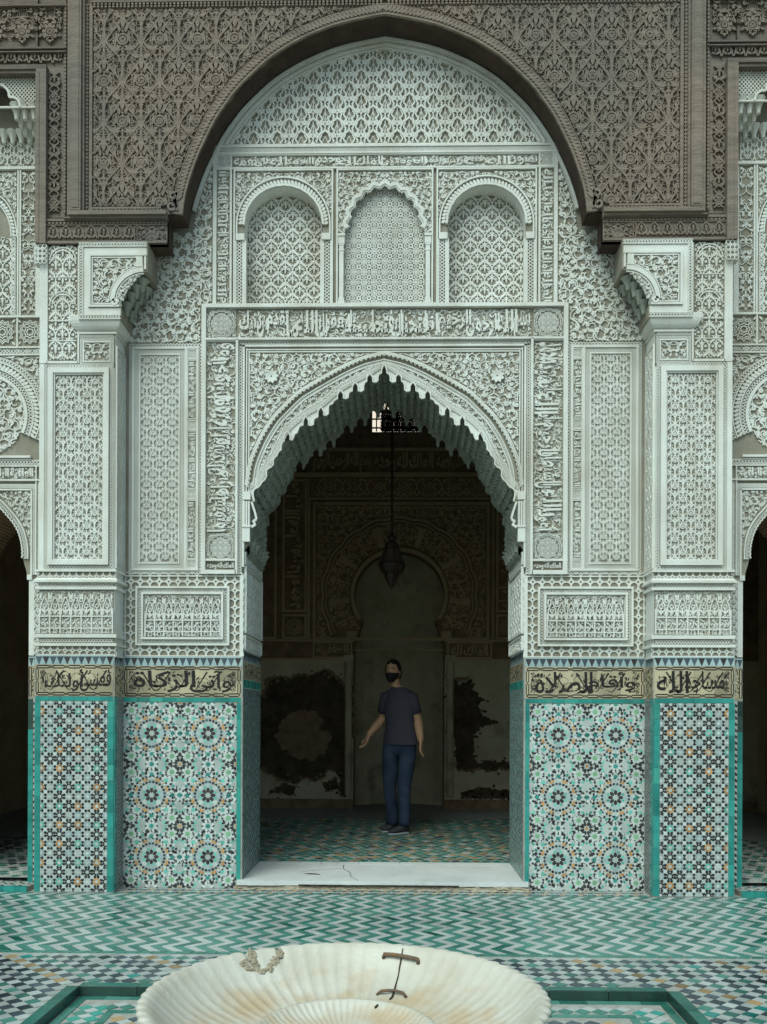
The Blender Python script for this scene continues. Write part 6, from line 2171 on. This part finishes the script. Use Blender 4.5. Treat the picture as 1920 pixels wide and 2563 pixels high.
# lozenge paving of the court
def lozenges(xa, xb, ya, yb, d=.0815, skip=None):
    T = []
    nx = int((xb - xa) / d) + 2; ny = int((yb - ya) / d * 2) + 2
    for j in range(ny):
        for i in range(nx):
            x = xa + i * d + (d / 2 if j % 2 else 0); y = ya + j * d / 2
            if not (xa <= x <= xb and ya <= y <= yb): continue
            if skip and skip(x, y): continue
            if j % 2: col = 't_white'
            else:
                # diagonal runs of colour, a little irregular
                k = (i + j // 2) % 9
                col = 't_ochre' if k == 0 else ('t_floor_teal' if k in (2, 5) else 't_navy')
                if rr.random() < .06: col = 't_white' if rr.random() < .5 else 't_teal'
            e = d / 2 - .0028
            T.append((col, [(x - e, y), (x, y - e), (x + e, y), (x, y + e)]))
    return T
def insq(x, y): return x0 - .075 < x < x1 + .075 and PY0 - .075 < y < PY1 + .075
T = lozenges(-3.6, 3.6, -4.6, -1.84, skip=insq)
big = []
for col, pg in T:
    big.append((col, pg))
piece_floor(big, court, 0.0, .004)
# sunken square: kerb, wall tiles, floor
pool = thing('sunken_square', 'sunken tiled square with dark green edge around the marble fountain', 'fountain floor', (0, -3.77, -.045))
ZS = -.045
g = G(); g.add([(x0, PY0, ZS), (x1, PY0, ZS), (x1, PY1, ZS), (x0, PY1, ZS)], [(0, 1, 2, 3)]); g.build('square_bed', 'grout', pool)
def edge_tiles(p, q, n, inward):
    p, q = np.array(p), np.array(q); d = (q - p) / n; u = d / np.hypot(*d); iw = np.array(inward)
    for i in range(n):
        a_, b_ = p + d * i + u * .0015, p + d * (i + 1) - u * .0015
        o = iw * -.055
        g = G()
        A = [(*(a_ + o), .0045), (*(b_ + o), .0045), (*b_, .0045), (*a_, .0045), (*a_, ZS), (*b_, ZS)]
        g.add(A, [(0, 1, 2, 3)]); g.build('kerb_tile', 't_kerb', pool)
        g = G(); s_ = iw * .004
        g.add([(*(a_ + s_), .001), (*(b_ + s_), .001), (*(b_ + s_), ZS), (*(a_ + s_), ZS), (*a_, .0045), (*b_, .0045)], [(0, 1, 2, 3), (4, 5, 1, 0)])
        g.build('wall_tile', 't_dkgreen', pool)
edge_tiles((x0, PY1), (x1, PY1), 10, (0, -1)); edge_tiles((x0, PY0), (x0, PY1), 10, (1, 0)); edge_tiles((x1, PY0), (x1, PY1), 10, (-1, 0))
T = []
for (xa, xb, ya, yb) in ((x0 + .01, x1 - .01, PY1 - .05, PY1 - .01), (x0 + .01, x0 + .05, PY0, PY1 - .055), (x1 - .05, x1 - .01, PY0, PY1 - .055), (x0 + .20, x0 + .235, PY0, PY1 - .24), (x1 - .235, x1 - .20, PY0, PY1 - .24), (x0 + .20, x1 - .20, PY1 - .235, PY1 - .20)):
    L_ = max(xb - xa, yb - ya); n = int(L_ / .12)
    for i in range(n):
        if xb - xa > yb - ya: c = [(xa + L_ * i / n + .001, ya), (xa + L_ * (i + 1) / n - .001, ya), (xa + L_ * (i + 1) / n - .001, yb), (xa + L_ * i / n + .001, yb)]
        else: c = [(xa, ya + L_ * i / n + .001), (xb, ya + L_ * i / n + .001), (xb, ya + L_ * (i + 1) / n - .001), (xa, ya + L_ * (i + 1) / n - .001)]
        T.append(('t_floor_teal' if i % 3 else 't_kerb', c))
def chk(xa, xb, ya, yb, cols, d=.075):
    o = lozenges(xa, xb, ya, yb, d)
    return [((c if c in ('t_white',) else cols[int(rr.random() * len(cols))]), p) for c, p in o]
T += chk(x0 + .09, x0 + .17, PY0 + .6, PY1 - .1, ['t_floor_teal', 't_teal_pale']) + chk(x1 - .17, x1 - .09, PY0 + .6, PY1 - .1, ['t_floor_teal', 't_teal_pale']) + chk(x0 + .2, x1 - .2, PY1 - .16, PY1 - .09, ['t_floor_teal'])
T += [t for t in lozenges(x0 + .28, x1 - .28, PY0 + 1.0, PY1 - .28, .078)]
piece_floor(T, pool, ZS, .004, keep=240)
# hall floor
hf = G(); hf.add([(-4.6, .0, ZF), (4.6, .0, ZF), (4.6, YB + 1, ZF), (-4.6, YB + 1, ZF)], [(0, 1, 2, 3)])
hallfloor = hf.build('hall_floor', 'grout', None, kind='structure')
T = []
for i in list(range(-54, -26)) + list(range(27, 55)):
    for j in range(-9, 16):
        x, y = i * .083 + (j % 2) * .0415, .86 + j * .09
        T.append((('t_floor_teal', 't_white')[(i + j) % 2] if rr.random() < .8 else 't_navy', [(x - .040, y), (x, y - .043), (x + .040, y), (x, y + .043)]))
for i in range(-26, 27):
    for j in range(34):
        x, y = i * .083 + (j % 2) * .0415, .86 + j * .12 * .75
        if y > YB: continue
        k = (i + (j // 2)) % 3
        col = 't_floor_teal' if (i + j) % 2 == 0 else ('t_ochre' if k == 0 else 't_white' if k == 1 else 't_teal')
        if rr.random() < .15: col = rr.choice(('t_navy', 't_ochre', 't_teal'))
        T.append((col, [(x - .040, y), (x, y - .043), (x + .040, y), (x, y + .043)]))
for i in range(-18, 18): T.append(('t_teal', [(i * .062 + .001, .785), (i * .062 + .061, .785), (i * .062 + .061, .812), (i * .062 + .001, .812)]))
piece_floor(T, hallfloor, ZF, .004)

# ================================================================== MARBLE THRESHOLD
th = thing('marble_threshold', 'cracked white marble threshold across the central doorway', 'doorstep', (0, 0, 0))
g = G()
W_ = XA(350)
fr = [(x, -.065 + .006 * math.sin(x * 9) + rr.uniform(-.004, .004)) for x in np.linspace(-XA(362), XA(362), 40)]
outl = fr + [(XA(362), -.037), (W_, -.037), (W_, .66), (-W_, .66), (-W_, -.037), (-XA(362), -.037)]
plate(g, Floor(ZF), outl, h=.003, h0=-.032)
g.build('slab', 'marble', th)
bx = np.array([-1, -.50, -.37, -.20, .125, 1]) * W_
for i in range(5):
    g = G(); g.box(bx[i] + .003, bx[i + 1] - .003, .664, .782, ZF - .03, ZF + .004); g.build('marble_block', 'marble', th)
g = G()
pts = []
N1, N2 = 70, 6
for j in range(N2):
    for i in range(N1):
        x = -XA(364) + 2 * XA(364) * i / (N1 - 1)
        z = (ZF - .028) * (1 - j / (N2 - 1))
        pts.append((x, -.05 - .018 * (j / (N2 - 1)) + rr.uniform(-.012, .008), z))
g.add(pts, [(j * N1 + i, j * N1 + i + 1, (j + 1) * N1 + i + 1, (j + 1) * N1 + i) for j in range(N2 - 1) for i in range(N1 - 1)])
g.build('riser', 'cement', th)
g = G()
def crackline(p, w=.006, z=ZF + .0034):
    q = resample(np.array(p), .02); q = q + np.array([(rr.gauss(0, .004), rr.gauss(0, .004)) for _ in q])
    ribbon(g, Floor(z), q, np.linspace(w, w * .5, len(q)), .0008, 0)
crackline([(-.32, .63), (-.31, .45), (-.25, .3), (-.23, .1), (-.17, -.05)]); crackline([(-.32, .45), (-.5, .4), (-.62, .3)], .004)
plate(g, Floor(ZF), ragged([(-.60, .22), (-.52, .19), (-.46, .17), (-.47, .21), (-.53, .24)], .006, .03), h=.0042)
q = resample(np.array([(-.6, -.069), (0, -.073), (.55, -.069)]), .02); q[:, 1] += [rr.uniform(-.003, .003) for _ in q]
ribbon(g, Facade(0) if False else Floor(ZF - .030), q, .012, .006, 0)
g.build('crack', 'crack', th, kind='stuff')

# ================================================================== FOUNTAIN
BX, BY = -.04, -D + 2.88
ft = thing('fountain_basin', 'old fluted white marble fountain basin with a chipped rim and iron staples', 'fountain', (BX, BY, ZS))
NF = 66
def bowl(prof, flute, N=NF * 6, notch=None, lip=0):
    """lathe with flutes; prof = (r, z, flute depth factor)."""
    g = G(); g.smooth = True
    n = len(prof)
    th_ = np.linspace(0, 2 * PI, N, endpoint=False)
    for (r, z, k) in prof:
        lob = 0.5 - np.abs(np.sin(th_ * NF / 2)) ** .8
        rr_ = r + lob * flute * k * -1
        zz = z + 0 * th_
        if notch is not None: zz = zz - notch(th_, r)
        g.add(np.stack([BX + rr_ * np.cos(th_), BY + rr_ * np.sin(th_), zz], 1), [])
    f = []
    for i in range(n - 1):
        for q in range(N):
            f.append([i * N + q, i * N + (q + 1) % N, (i + 1) * N + (q + 1) % N, (i + 1) * N + q])
    g.f.extend(f); g.m.extend([0] * len(f))
    return g
def ang(px, v, z):                                 # rim angle that shows at a given photo column
    d = (H - z) * FPX / (v - HOR); return math.atan2((-D + d) - BY, XP(px, -D + d) - BX)
A1_, A2_ = ang(604, 2380, .40), ang(690, 2368, .40)
def notch(t, r):
    o = 0 * t
    for a, w_, dp in ((A1_, .030, .020), (A2_, .026, .026), (ang(1013, 2362, .4), .008, .008)):
        d = np.abs((t - a + PI) % (2 * PI) - PI)
        o = o + dp * np.clip(1 - d / w_, 0, 1) * (1 if r > .575 else 0)
    return o
prof = [(.20, .10, 0), (.36, .17, .4), (.50, .27, .8), (.585, .345, 1.1), (.622, .380, 1.6), (.628, .392, 1.5), (.622, .400, 1.2), (.612, .402, .9), (.600, .398, .3), (.585, .385, .18), (.565, .362, .18), (.540, .338, .25), (.505, .310, .5), (.46, .285, 1.0), (.41, .266, 1.1), (.36, .252, 1.1), (.30, .243, .8), (.26, .24, .3)]
bowl(prof, .014, notch=notch).build('bowl', 'basin', ft)
p2 = [(.255, .225, 0), (.262, .262, .6), (.276, .280, .9), (.284, .287, .9), (.280, .292, .7), (.272, .291, .5), (.262, .284, .5), (.245, .270, .8), (.21, .255, 1.0), (.16, .245, 1.0), (.10, .24, .5), (.001, .24, 0)]
bowl(p2, .010).build('inner_bowl', 'basin', ft)
g = G()
N = 32
for (r, z) in ((.28, ZS), (.28, -.01), (.22, .0), (.15, .04), (.13, .08), (.22, .11)):
    g.add([(BX + r * math.cos(2 * PI * q / N), BY + r * math.sin(2 * PI * q / N), z) for q in range(N)], [])
g.f = [[i * N + q, i * N + (q + 1) % N, (i + 1) * N + (q + 1) % N, (i + 1) * N + q] for i in range(5) for q in range(N)]; g.m = [0] * len(g.f); g.smooth = True
g.build('pedestal', 'basin', ft)
def bowl_pt(px, v):
    """point of the bowl's inner face seen at a photo position."""
    best = None
    o = np.array([XC, -D, H]); dr = np.array([(px - CX) / FPX, 1.0, -(v - HOR) / FPX])
    pr_ = np.array([(p[0], p[1]) for p in prof[7:]])
    for t in np.linspace(2.6, 3.6, 1500):
        q = o + dr * t
        r = math.hypot(q[0] - BX, q[1] - BY)
        if q[1] < BY or r > .61: continue
        z = np.interp(r, pr_[::-1, 0], pr_[::-1, 1])
        if q[2] <= z + .001: return np.array([q[0], q[1], z])
    return q
def tube(g, pts, rad, n=7):
    pts = [np.array(p, float) for p in pts]
    m = len(pts)
    rad = np.broadcast_to(np.asarray(rad, float), (m,))
    b = None
    for i in range(m):
        d = pts[min(i + 1, m - 1)] - pts[max(i - 1, 0)]; d = d / (np.linalg.norm(d) + 1e-9)
        u = np.cross(d, (0, 0, 1)); u = u / (np.linalg.norm(u) + 1e-9) if np.linalg.norm(u) > 1e-6 else np.array([1.0, 0, 0]); w_ = np.cross(d, u)
        g.add([pts[i] + rad[i] * (math.cos(a) * u + math.sin(a) * w_) for a in np.linspace(0, 2 * PI, n, endpoint=False)], [])
    b = g.n - m * n
    for i in range(m - 1):
        for q in range(n): g.f.append([b + i * n + q, b + i * n + (q + 1) % n, b + (i + 1) * n + (q + 1) % n, b + (i + 1) * n + q]); g.m.append(0)
    g.f.append([b + q for q in range(n)][::-1]); g.f.append([b + (m - 1) * n + q for q in range(n)]); g.m += [0, 0]
lift = np.array([0, -.010, .010])
for (P_, r) in (([(962, 2397), (964, 2393), (985, 2394), (1006, 2397), (1030, 2401), (1048, 2405), (1049, 2411)], .0075), ([(946, 2490), (956, 2485), (975, 2483), (993, 2484), (1012, 2489), (1019, 2495)], .0055)):
    pts = [bowl_pt(*p) + (lift if 0 < i < len(P_) - 1 else 0) for i, p in enumerate(P_)]
    g = G(); tube(g, pts, r); g.smooth = True; g.build('iron_staple', 'iron', ft)
g = G()
pts = []
for (px, v) in ((888, 2563), (891, 2556), (905, 2553), (925, 2554), (945, 2556), (952, 2562)):
    d = 2.88 + .27 * .0 + .10; 
    d = 3.10; pts.append(np.array([XP(px, -D + d), -D + d - .02, H - (v - HOR) * d / FPX + .004]))
tube(g, pts, .0055); g.smooth = True; g.build('iron_staple', 'iron', ft)
g = G()
cp = [bowl_pt(*p) + np.array([0, -.0015, .0022]) for p in ((1012, 2364), (1010, 2376), (1008, 2388), (1002, 2424), (1000, 2440), (995, 2458), (989, 2480), (985, 2494), (978, 2502))]
tube(g, cp, [.0018, .002, .0025, .0028, .0024, .0028, .0034, .004, .003], 5); g.build('crack', 'crack', ft)
g = G()
pts = [np.array([XP(px, -D + 3.12), -D + 3.12, H - (v - HOR) * 3.12 / FPX + .003]) for px, v in ((949, 2516), (943, 2524), (938, 2534), (933, 2548))]
tube(g, pts, [.002, .006, .007, .002], 6); g.build('crack', 'crack', ft)
# lime mortar mending the broken rim
g = G()
def lump(px, v, r):
    c = bowl_pt(px, v); v0_ = g.n
    ic = [(math.cos(a) * math.sin(b), math.sin(a) * math.sin(b), math.cos(b)) for b in (.5, 1.2, 1.9) for a in np.linspace(0, 6.28, 7)[:-1]]
    k = [r * rr.uniform(.6, 1.25) for _ in ic]
    g.add([c + np.array(d) * q * np.array([1.25, .7, .8]) for d, q in zip(ic, k)], [tuple(range(6))] + [(l * 6 + i, l * 6 + (i + 1) % 6, (l + 1) * 6 + (i + 1) % 6, (l + 1) * 6 + i) for l in range(2) for i in range(6)])
for path in ([(632, 2382), (630, 2392), (634, 2404), (638, 2416), (645, 2427), (655, 2433)], [(655, 2433), (668, 2431), (678, 2424), (688, 2412), (695, 2398), (701, 2382)], [(612, 2410), (618, 2422), (626, 2432)]):
    for q in resample(np.array(path, float), 2.2):
        for _ in range(3): lump(q[0] + rr.gauss(0, 4.5), q[1] + rr.gauss(0, 3), rr.uniform(.004, .009))
g.build('mortar_repair', 'cement', ft, kind='stuff')

# ================================================================== LANTERN
LD = 8.5
YL = -D + LD
lz = lambda v: H + (HOR - v) * LD / FPX
lx = XC + (979 - CX) * LD / FPX
la = thing('hanging_lantern', 'dark metal mosque lantern hanging on a long rod in the doorway', 'lantern', (lx, YL, lz(1475)))
def lathe(prof, N=8, smooth=False):
    g = G(); g.smooth = smooth
    for (r, z) in prof: g.add([(lx + r * math.cos(2 * PI * q / N + .2), YL + r * math.sin(2 * PI * q / N + .2), z) for q in range(N)], [])
    g.f = [[i * N + q, i * N + (q + 1) % N, (i + 1) * N + (q + 1) % N, (i + 1) * N + q] for i in range(len(prof) - 1) for q in range(N)]; g.m = [0] * len(g.f)
    return g
pl = LD / FPX
g = G(); tube(g, [(lx, YL, lz(1340)), (lx, YL, 7.2)], .012, 8); g.build('rod', 'lantern', la)
lathe([(.5 * pl, lz(1330)), (5 * pl, lz(1334)), (5 * pl, lz(1340)), (10 * pl, lz(1343)), (12 * pl, lz(1348)), (6 * pl, lz(1352)), (8 * pl, lz(1354))], 12, True).build('crown', 'lantern', la)
lathe([(8 * pl, lz(1354)), (17 * pl, lz(1362)), (18 * pl, lz(1373)), (20 * pl, lz(1376))]).build('cap', 'lantern', la)
lathe([(19 * pl, lz(1374)), (22 * pl, lz(1388)), (30 * pl, lz(1408))]).build('glass_panel', 'lantern_glass', la)
lathe([(30 * pl, lz(1407)), (34 * pl, lz(1413)), (33.5 * pl, lz(1418)), (26 * pl, lz(1432)), (19 * pl, lz(1436))]).build('belly', 'lantern', la)
lathe([(19 * pl, lz(1436)), (18 * pl, lz(1445)), (13 * pl, lz(1456)), (9 * pl, lz(1460)), (7 * pl, lz(1468)), (0.3 * pl, lz(1475))]).build('finial', 'lantern', la)
for q in range(8):
    a = 2 * PI * q / 8 + .2
    g = G(); tube(g, [(lx + r * pl * math.cos(a), YL + r * pl * math.sin(a), lz(v)) for r, v in ((18.5, 1373), (22.5, 1388), (30.5, 1408), (34, 1414), (26, 1432))], .006, 5); g.build('rib', 'lantern', la)

# ================================================================== PERSON
PYo = -D + 9.23
PX0 = XC + (1000 - CX) * 9.23 / FPX
person = thing('person', 'man in grey t-shirt, blue jeans and black face mask standing inside the doorway', 'person', (PX0, PYo, ZF))
def pp(px, v, dy=0.0): return np.array([PX0 + (px - 1000) / 249.2, PYo + dy, ZF + (2084 - v) / 249.2])
def loft(rings, N=16, cap=True):
    """rings: (centre, half width vector, half depth vector); body part as one smooth skin."""
    g = G(); g.smooth = True
    t = np.linspace(0, 2 * PI, N, endpoint=False)
    for c, a, b in rings:
        c, a, b = (np.asarray(x, float) for x in (c, a, b))
        g.add(c + np.outer(np.cos(t), a) + np.outer(np.sin(t), b), [])
    n = len(rings)
    f = [[i * N + q, i * N + (q + 1) % N, (i + 1) * N + (q + 1) % N, (i + 1) * N + q] for i in range(n - 1) for q in range(N)]
    if cap: f += [[q for q in range(N)][::-1], [(n - 1) * N + q for q in range(N)]]
    g.f = f; g.m = [0] * len(f)
    return g
def limb(pts, radii, N=12, flat=1.0):
    pts = [np.asarray(p, float) for p in pts]
    rings = []
    for i, p in enumerate(pts):
        d = pts[min(i + 1, len(pts) - 1)] - pts[max(i - 1, 0)]; d = d / np.linalg.norm(d)
        u = np.cross(d, (0, 1, 0)); u = u / np.linalg.norm(u); w_ = np.cross(u, d)
        rings.append((p, u * radii[i], w_ * radii[i] * flat))
    return loft(rings, N)
def sp3(P, n=5):
    P = np.asarray(P, float); xy = [spline(P[:, [0, k]] if k else P[:, [0, 1]], n) for k in (1, 2)]
    return np.stack([xy[0][:, 0], xy[0][:, 1], xy[1][:, 1]], 1)
fx = np.array([math.cos(R(28)), -math.sin(R(28)), 0])     # across the shoulders (his left is nearer the camera)
fy = np.array([-math.sin(R(28)), -math.cos(R(28)), 0])    # the way the chest faces
Z = np.array([0, 0, 1.0])
C_ = lambda z, dx=0, dyv=0: np.array([PX0 + dx, PYo + dyv, ZF + z])
shL, shR = pp(967, 1743, .05), pp(1029, 1744, -.05)       # shoulders: image left, image right
elL, elR = pp(957, 1797, .13), pp(1045, 1801, -.03)
wrL, wrR = pp(922, 1838, .06), pp(1053, 1852, -.10)
handL, handR = pp(910, 1866, .02), pp(1052, 1880, -.14)
parts = []
neck = pp(988, 1712)
head = pp(983, 1680, -.02)
parts.append(loft([(C_(1.02), fx * .115, fy * .07), (C_(1.15), fx * .115, fy * .07), (C_(1.3), fx * .13, fy * .08), (C_(1.40), fx * .13, fy * .075), (C_(1.45, -.01), fx * .075, fy * .062), (neck, fx * .058, fy * .060), (head - Z * .05, fx * .056, fy * .062)]))
parts.append(limb([shL, (shL + elL) / 2, elL, (elL * .6 + wrL * .4), wrL], [.060, .054, .046, .045, .031]))
parts.append(limb([shR, (shR + elR) / 2, elR, (elR * .6 + wrR * .4), wrR], [.062, .055, .047, .046, .031]))
# head: egg with brow, nose, jaw
hd = G(); hd.smooth = True
f3 = np.array([-math.sin(R(20)), -math.cos(R(20)), 0]); r3 = np.array([math.cos(R(20)), -math.sin(R(20)), 0])
NU, NV = 24, 18
vv_ = []
for j in range(NV + 1):
    b = PI * j / NV
    for i in range(NU):
        a = 2 * PI * i / NU
        x, y, z = math.sin(b) * math.cos(a), math.sin(b) * math.sin(a), math.cos(b)
        k = 1 - .22 * max(0, -z) ** 1.5
        X_, Y_, Z_ = x * .074 * k, y * .094 * (1 - .12 * max(0, -z) * (y < 0)), z * .118
        if y > .75 and abs(x) < .22 and -.35 < z < .18: Y_ += .018 * (1 - abs(x) / .22) * (1 - abs(z + .15) / .35)
        if y > .8 and .12 < z < .3: Y_ += .004
        if y > .8 and .0 < z < .14 and .2 < abs(x) < .5: Y_ -= .006
        vv_.append(head + r3 * X_ + f3 * Y_ + Z * Z_)
hd.add(vv_, [(j * NU + i, j * NU + (i + 1) % NU, (j + 1) * NU + (i + 1) % NU, (j + 1) * NU + i) for j in range(NV) for i in range(NU)])
parts.append(hd)
for s_ in (-1, 1):
    parts.append(loft([(head + r3 * s_ * .072 + f3 * -.012 + Z * (.028 - .012 * k), f3 * (.016 + .004 * math.sin(k)), r3 * .006 + Z * 0.0) for k in range(6)], 8))
def hand(wr, tip, out, sg_):
    """palm, four bent fingers of different length and a thumb from the side of the palm."""
    d = tip - wr; L_ = np.linalg.norm(d); d = d / L_
    o = np.asarray(out, float); o = o - d * o.dot(d); o = o / np.linalg.norm(o); nrm = np.cross(d, o)
    res = [loft([(wr - d * .01, o * .026, nrm * .020), (wr + d * .03, o * .036, nrm * .017), (wr + d * .075, o * .042, nrm * .015), (wr + d * .098, o * .038, nrm * .012)], 12)]
    for k, (off, ln) in enumerate(((-.030, .066), (-.010, .076), (.010, .072), (.029, .056))):
        b0 = wr + d * .088 + o * off
        P_ = [b0, b0 + d * ln * .42 + o * off * .12 + nrm * sg_ * .004, b0 + d * ln * .75 + o * off * .15 + nrm * sg_ * .016, b0 + d * ln * .95 + nrm * sg_ * .032 + o * off * .15]
        res.append(limb(P_, [.0095, .009, .0082, .006], 8))
    b0 = wr + d * .030 - o * .030
    res.append(limb([b0, b0 - o * .020 + d * .022, b0 - o * .026 + d * .048 + nrm * sg_ * .008, b0 - o * .022 + d * .066 + nrm * sg_ * .014], [.012, .0105, .0095, .007], 8))
    return res
parts += hand(wrL, handL + np.array([-.02, 0, -.05]), (.55, -.8, .2), 1) + hand(wrR, handR + np.array([0, 0, -.05]), (-.2, -1, 0), -1)
body = G()
for q in parts:
    b = body.n
    for v_ in q.v: body.v.append(v_); body.n += len(v_)
    body.f += [[b + i for i in f] for f in q.f]; body.m += [0] * len(q.f)
body.smooth = True
me = body.mesh('person_body', 'skin')
tmp = bpy.data.objects.new('tmp', me); COL.objects.link(tmp)
md = tmp.modifiers.new('r', 'REMESH'); md.mode = 'VOXEL'; md.voxel_size = .0055; md.use_smooth_shade = True
dg = bpy.context.evaluated_depsgraph_get()
me2 = bpy.data.meshes.new_from_object(tmp.evaluated_get(dg))
bpy.data.objects.remove(tmp)
bo = bpy.data.objects.new('body', me2); COL.objects.link(bo); bo.parent = person; bo.location = -person.location
for p_ in me2.polygons: p_.use_smooth = True
# hair, mask, eyes
hg = G(); hg.smooth = True
NH, MH = 36, 22
hc = head + f3 * -.010 + Z * .010
vv_ = []
rh = random.Random(8)
for j in range(MH + 1):
    b = PI * j / MH
    for i in range(NH):
        a = 2 * PI * i / NH
        x, y, z = math.sin(b) * math.cos(a), math.sin(b) * math.sin(a), math.cos(b)
        k = 1 + .035 * math.sin(a * 9 + 3 * z) * math.sin(b) + rh.uniform(-.02, .03)
        vv_.append(hc + r3 * x * .082 * k + f3 * y * .100 * k + Z * z * .121 * k)
ff_ = []
for j in range(MH):
    for i in range(NH):
        b = PI * (j + .5) / MH; a = 2 * PI * (i + .5) / NH
        y, z = math.sin(b) * math.sin(a), math.cos(b)
        lim = .58 + .05 * math.sin(a * 5) if y > .55 else (.02 if y > .1 else (-.18 if y > -.3 else -.62))
        if z > lim: ff_.append((j * NH + i, j * NH + (i + 1) % NH, (j + 1) * NH + (i + 1) % NH, (j + 1) * NH + i))
hg.add(vv_, ff_)
hg.build('hair', 'hair', person)
mg = G(); mg.smooth = True
vv_ = []
for j in range(9):
    z = -.010 - .102 * j / 8
    for i in range(17):
        a = PI * (.06 + .88 * i / 16)
        y = math.sin(a); x = math.cos(a)
        bul = 1.08 + .16 * math.exp(-(x / .35) ** 2) * (1 - abs(j - 3) / 7)
        k = 1 - .25 * max(0, -z / .118) ** 1.5
        tp = 1 - .42 * (j / 8) ** 2.2
        vv_.append(head + r3 * x * .077 * k * 1.02 * tp + f3 * (y * .096 * bul * (1 - .1 * (j / 8))) + Z * (z + .030 * (1 - y) * (j / 8) - .006 * (1 - y)))
mg.add(vv_, [(j * 17 + i, j * 17 + i + 1, (j + 1) * 17 + i + 1, (j + 1) * 17 + i) for j in range(8) for i in range(16)])
mg.build('face_mask', 'mask', person)
for s_ in (-1, 1):
    g = loft([(head + r3 * s_ * .030 + f3 * (.080 + .003 * k) + Z * .014, r3 * .012 * math.cos(k * .5), Z * .006 * math.cos(k * .5)) for k in range(3)], 10); g.build('eye', 'eye', person)
    g = limb([head + r3 * s_ * .014 + f3 * .091 + Z * .032, head + r3 * s_ * .032 + f3 * .087 + Z * .037, head + r3 * s_ * .050 + f3 * .074 + Z * .031], [.003, .004, .002], 6); g.build('eyebrow', 'hair', person)
# t-shirt: body with soft folds, two sleeves
rings = []
for k, (z, w_, dpt, dx) in enumerate(((.895, .180, .128, .01), (.93, .182, .130, .01), (.96, .174, .122, .01), (.99, .176, .124, .01), (1.03, .165, .115, .01), (1.10, .158, .110, .005), (1.18, .160, .112, 0), (1.26, .166, .116, 0), (1.33, .170, .114, 0), (1.385, .160, .104, 0), (1.425, .126, .088, -.004), (1.455, .088, .072, -.012), (1.468, .070, .068, -.02))):
    rings.append((C_(z, dx), fx * w_, fy * dpt))
ts = loft(rings, 28, cap=False)
vv_ = np.concatenate(ts.v); zz = vv_[:, 2]
an = np.arctan2(vv_[:, 1] - PYo, vv_[:, 0] - PX0)
fold = .005 * np.sin(zz * 95 + 2 * np.sin(an * 2)) * np.clip((1.12 + ZF - zz) / .12, 0, 1) + .004 * np.sin(an * 7 + zz * 18)
cen = np.stack([np.full(len(vv_), PX0), np.full(len(vv_), PYo), zz], 1)
dirv = vv_ - cen; dirv = dirv / (np.linalg.norm(dirv, axis=1)[:, None] + 1e-6)
ts.v = [vv_ + dirv * fold[:, None]]
ts.build('t_shirt', 'tshirt', person)
for a_, b_, nm in ((shL, elL, 'sleeve'), (shR, elR, 'sleeve')):
    c_ = C_(1.385) * .35 + a_ * .65
    g = limb([c_ + Z * .01, a_ + Z * .005, a_ * .6 + b_ * .4, a_ * .30 + b_ * .70], [.066, .067, .064, .062], 14); g.build('sleeve', 'tshirt', person)
# jeans: waist and two legs
hipL, hipR = C_(.86, -.085, .03), C_(.86, .085, -.03)
knL, knR = pp(976, 1965, .05), pp(1012, 1968, -.05)
anL, anR = pp(984, 2062, .12), pp(1013, 2060, -.05)
def leg(h_, k_, a_):
    P_ = [h_ + Z * .06, h_, h_ * .5 + k_ * .5, k_ + Z * .03, k_ - Z * .05, k_ * .5 + a_ * .5, a_ + Z * .04, a_ - Z * .005]
    return limb(P_, [.080, .088, .082, .070, .065, .062, .060, .066], 18, 1.1)
for tri in ((hipL, knL, anL), (hipR, knR, anR)):
    g = leg(*tri); V_ = np.concatenate(g.v)
    V_[:, 0] += .004 * np.sin(V_[:, 2] * 60 + V_[:, 1] * 40) * np.clip((.62 - V_[:, 2]) * 4, .3, 1.4); g.v = [V_]
    g.build('jeans_leg', 'jeans', person)
loft([(C_(.775, .0), fx * .120, fy * .070), (C_(.82, .0), fx * .160, fy * .098), (C_(.87, .005), fx * .168, fy * .106), (C_(.92, .01), fx * .160, fy * .104), (C_(.965, .012), fx * .150, fy * .100)], 24).build('jeans_seat', 'jeans', person)
# shoes point to the left of the picture
for a_, toe in ((anL, pp(957, 2074, .03)), (anR, pp(976, 2087, -.16))):
    heel = np.array([a_[0] + .02, a_[1] + .02, ZF]); toe = np.array([toe[0], toe[1], ZF])
    d = toe - heel; L_ = np.linalg.norm(d); d = d / L_; sd_ = np.array([-d[1], d[0], 0])
    sh = loft([(heel + d * L_ * t + Z * (.022 + hh), sd_ * w_, Z * hh) for t, w_, hh in ((-.08, .024, .030), (0, .036, .042), (.2, .040, .046), (.42, .041, .036), (.65, .046, .026), (.85, .042, .020), (1.0, .022, .013))], 14)
    sh.build('shoe', 'shoe', person)
    so_ = loft([(heel + d * L_ * t + Z * .012, sd_ * w_, Z * .012) for t, w_ in ((-.09, .026), (0, .040), (.25, .042), (.5, .043), (.7, .049), (.88, .045), (1.02, .024))], 14)
    so_.build('shoe_sole', 'sole', person)
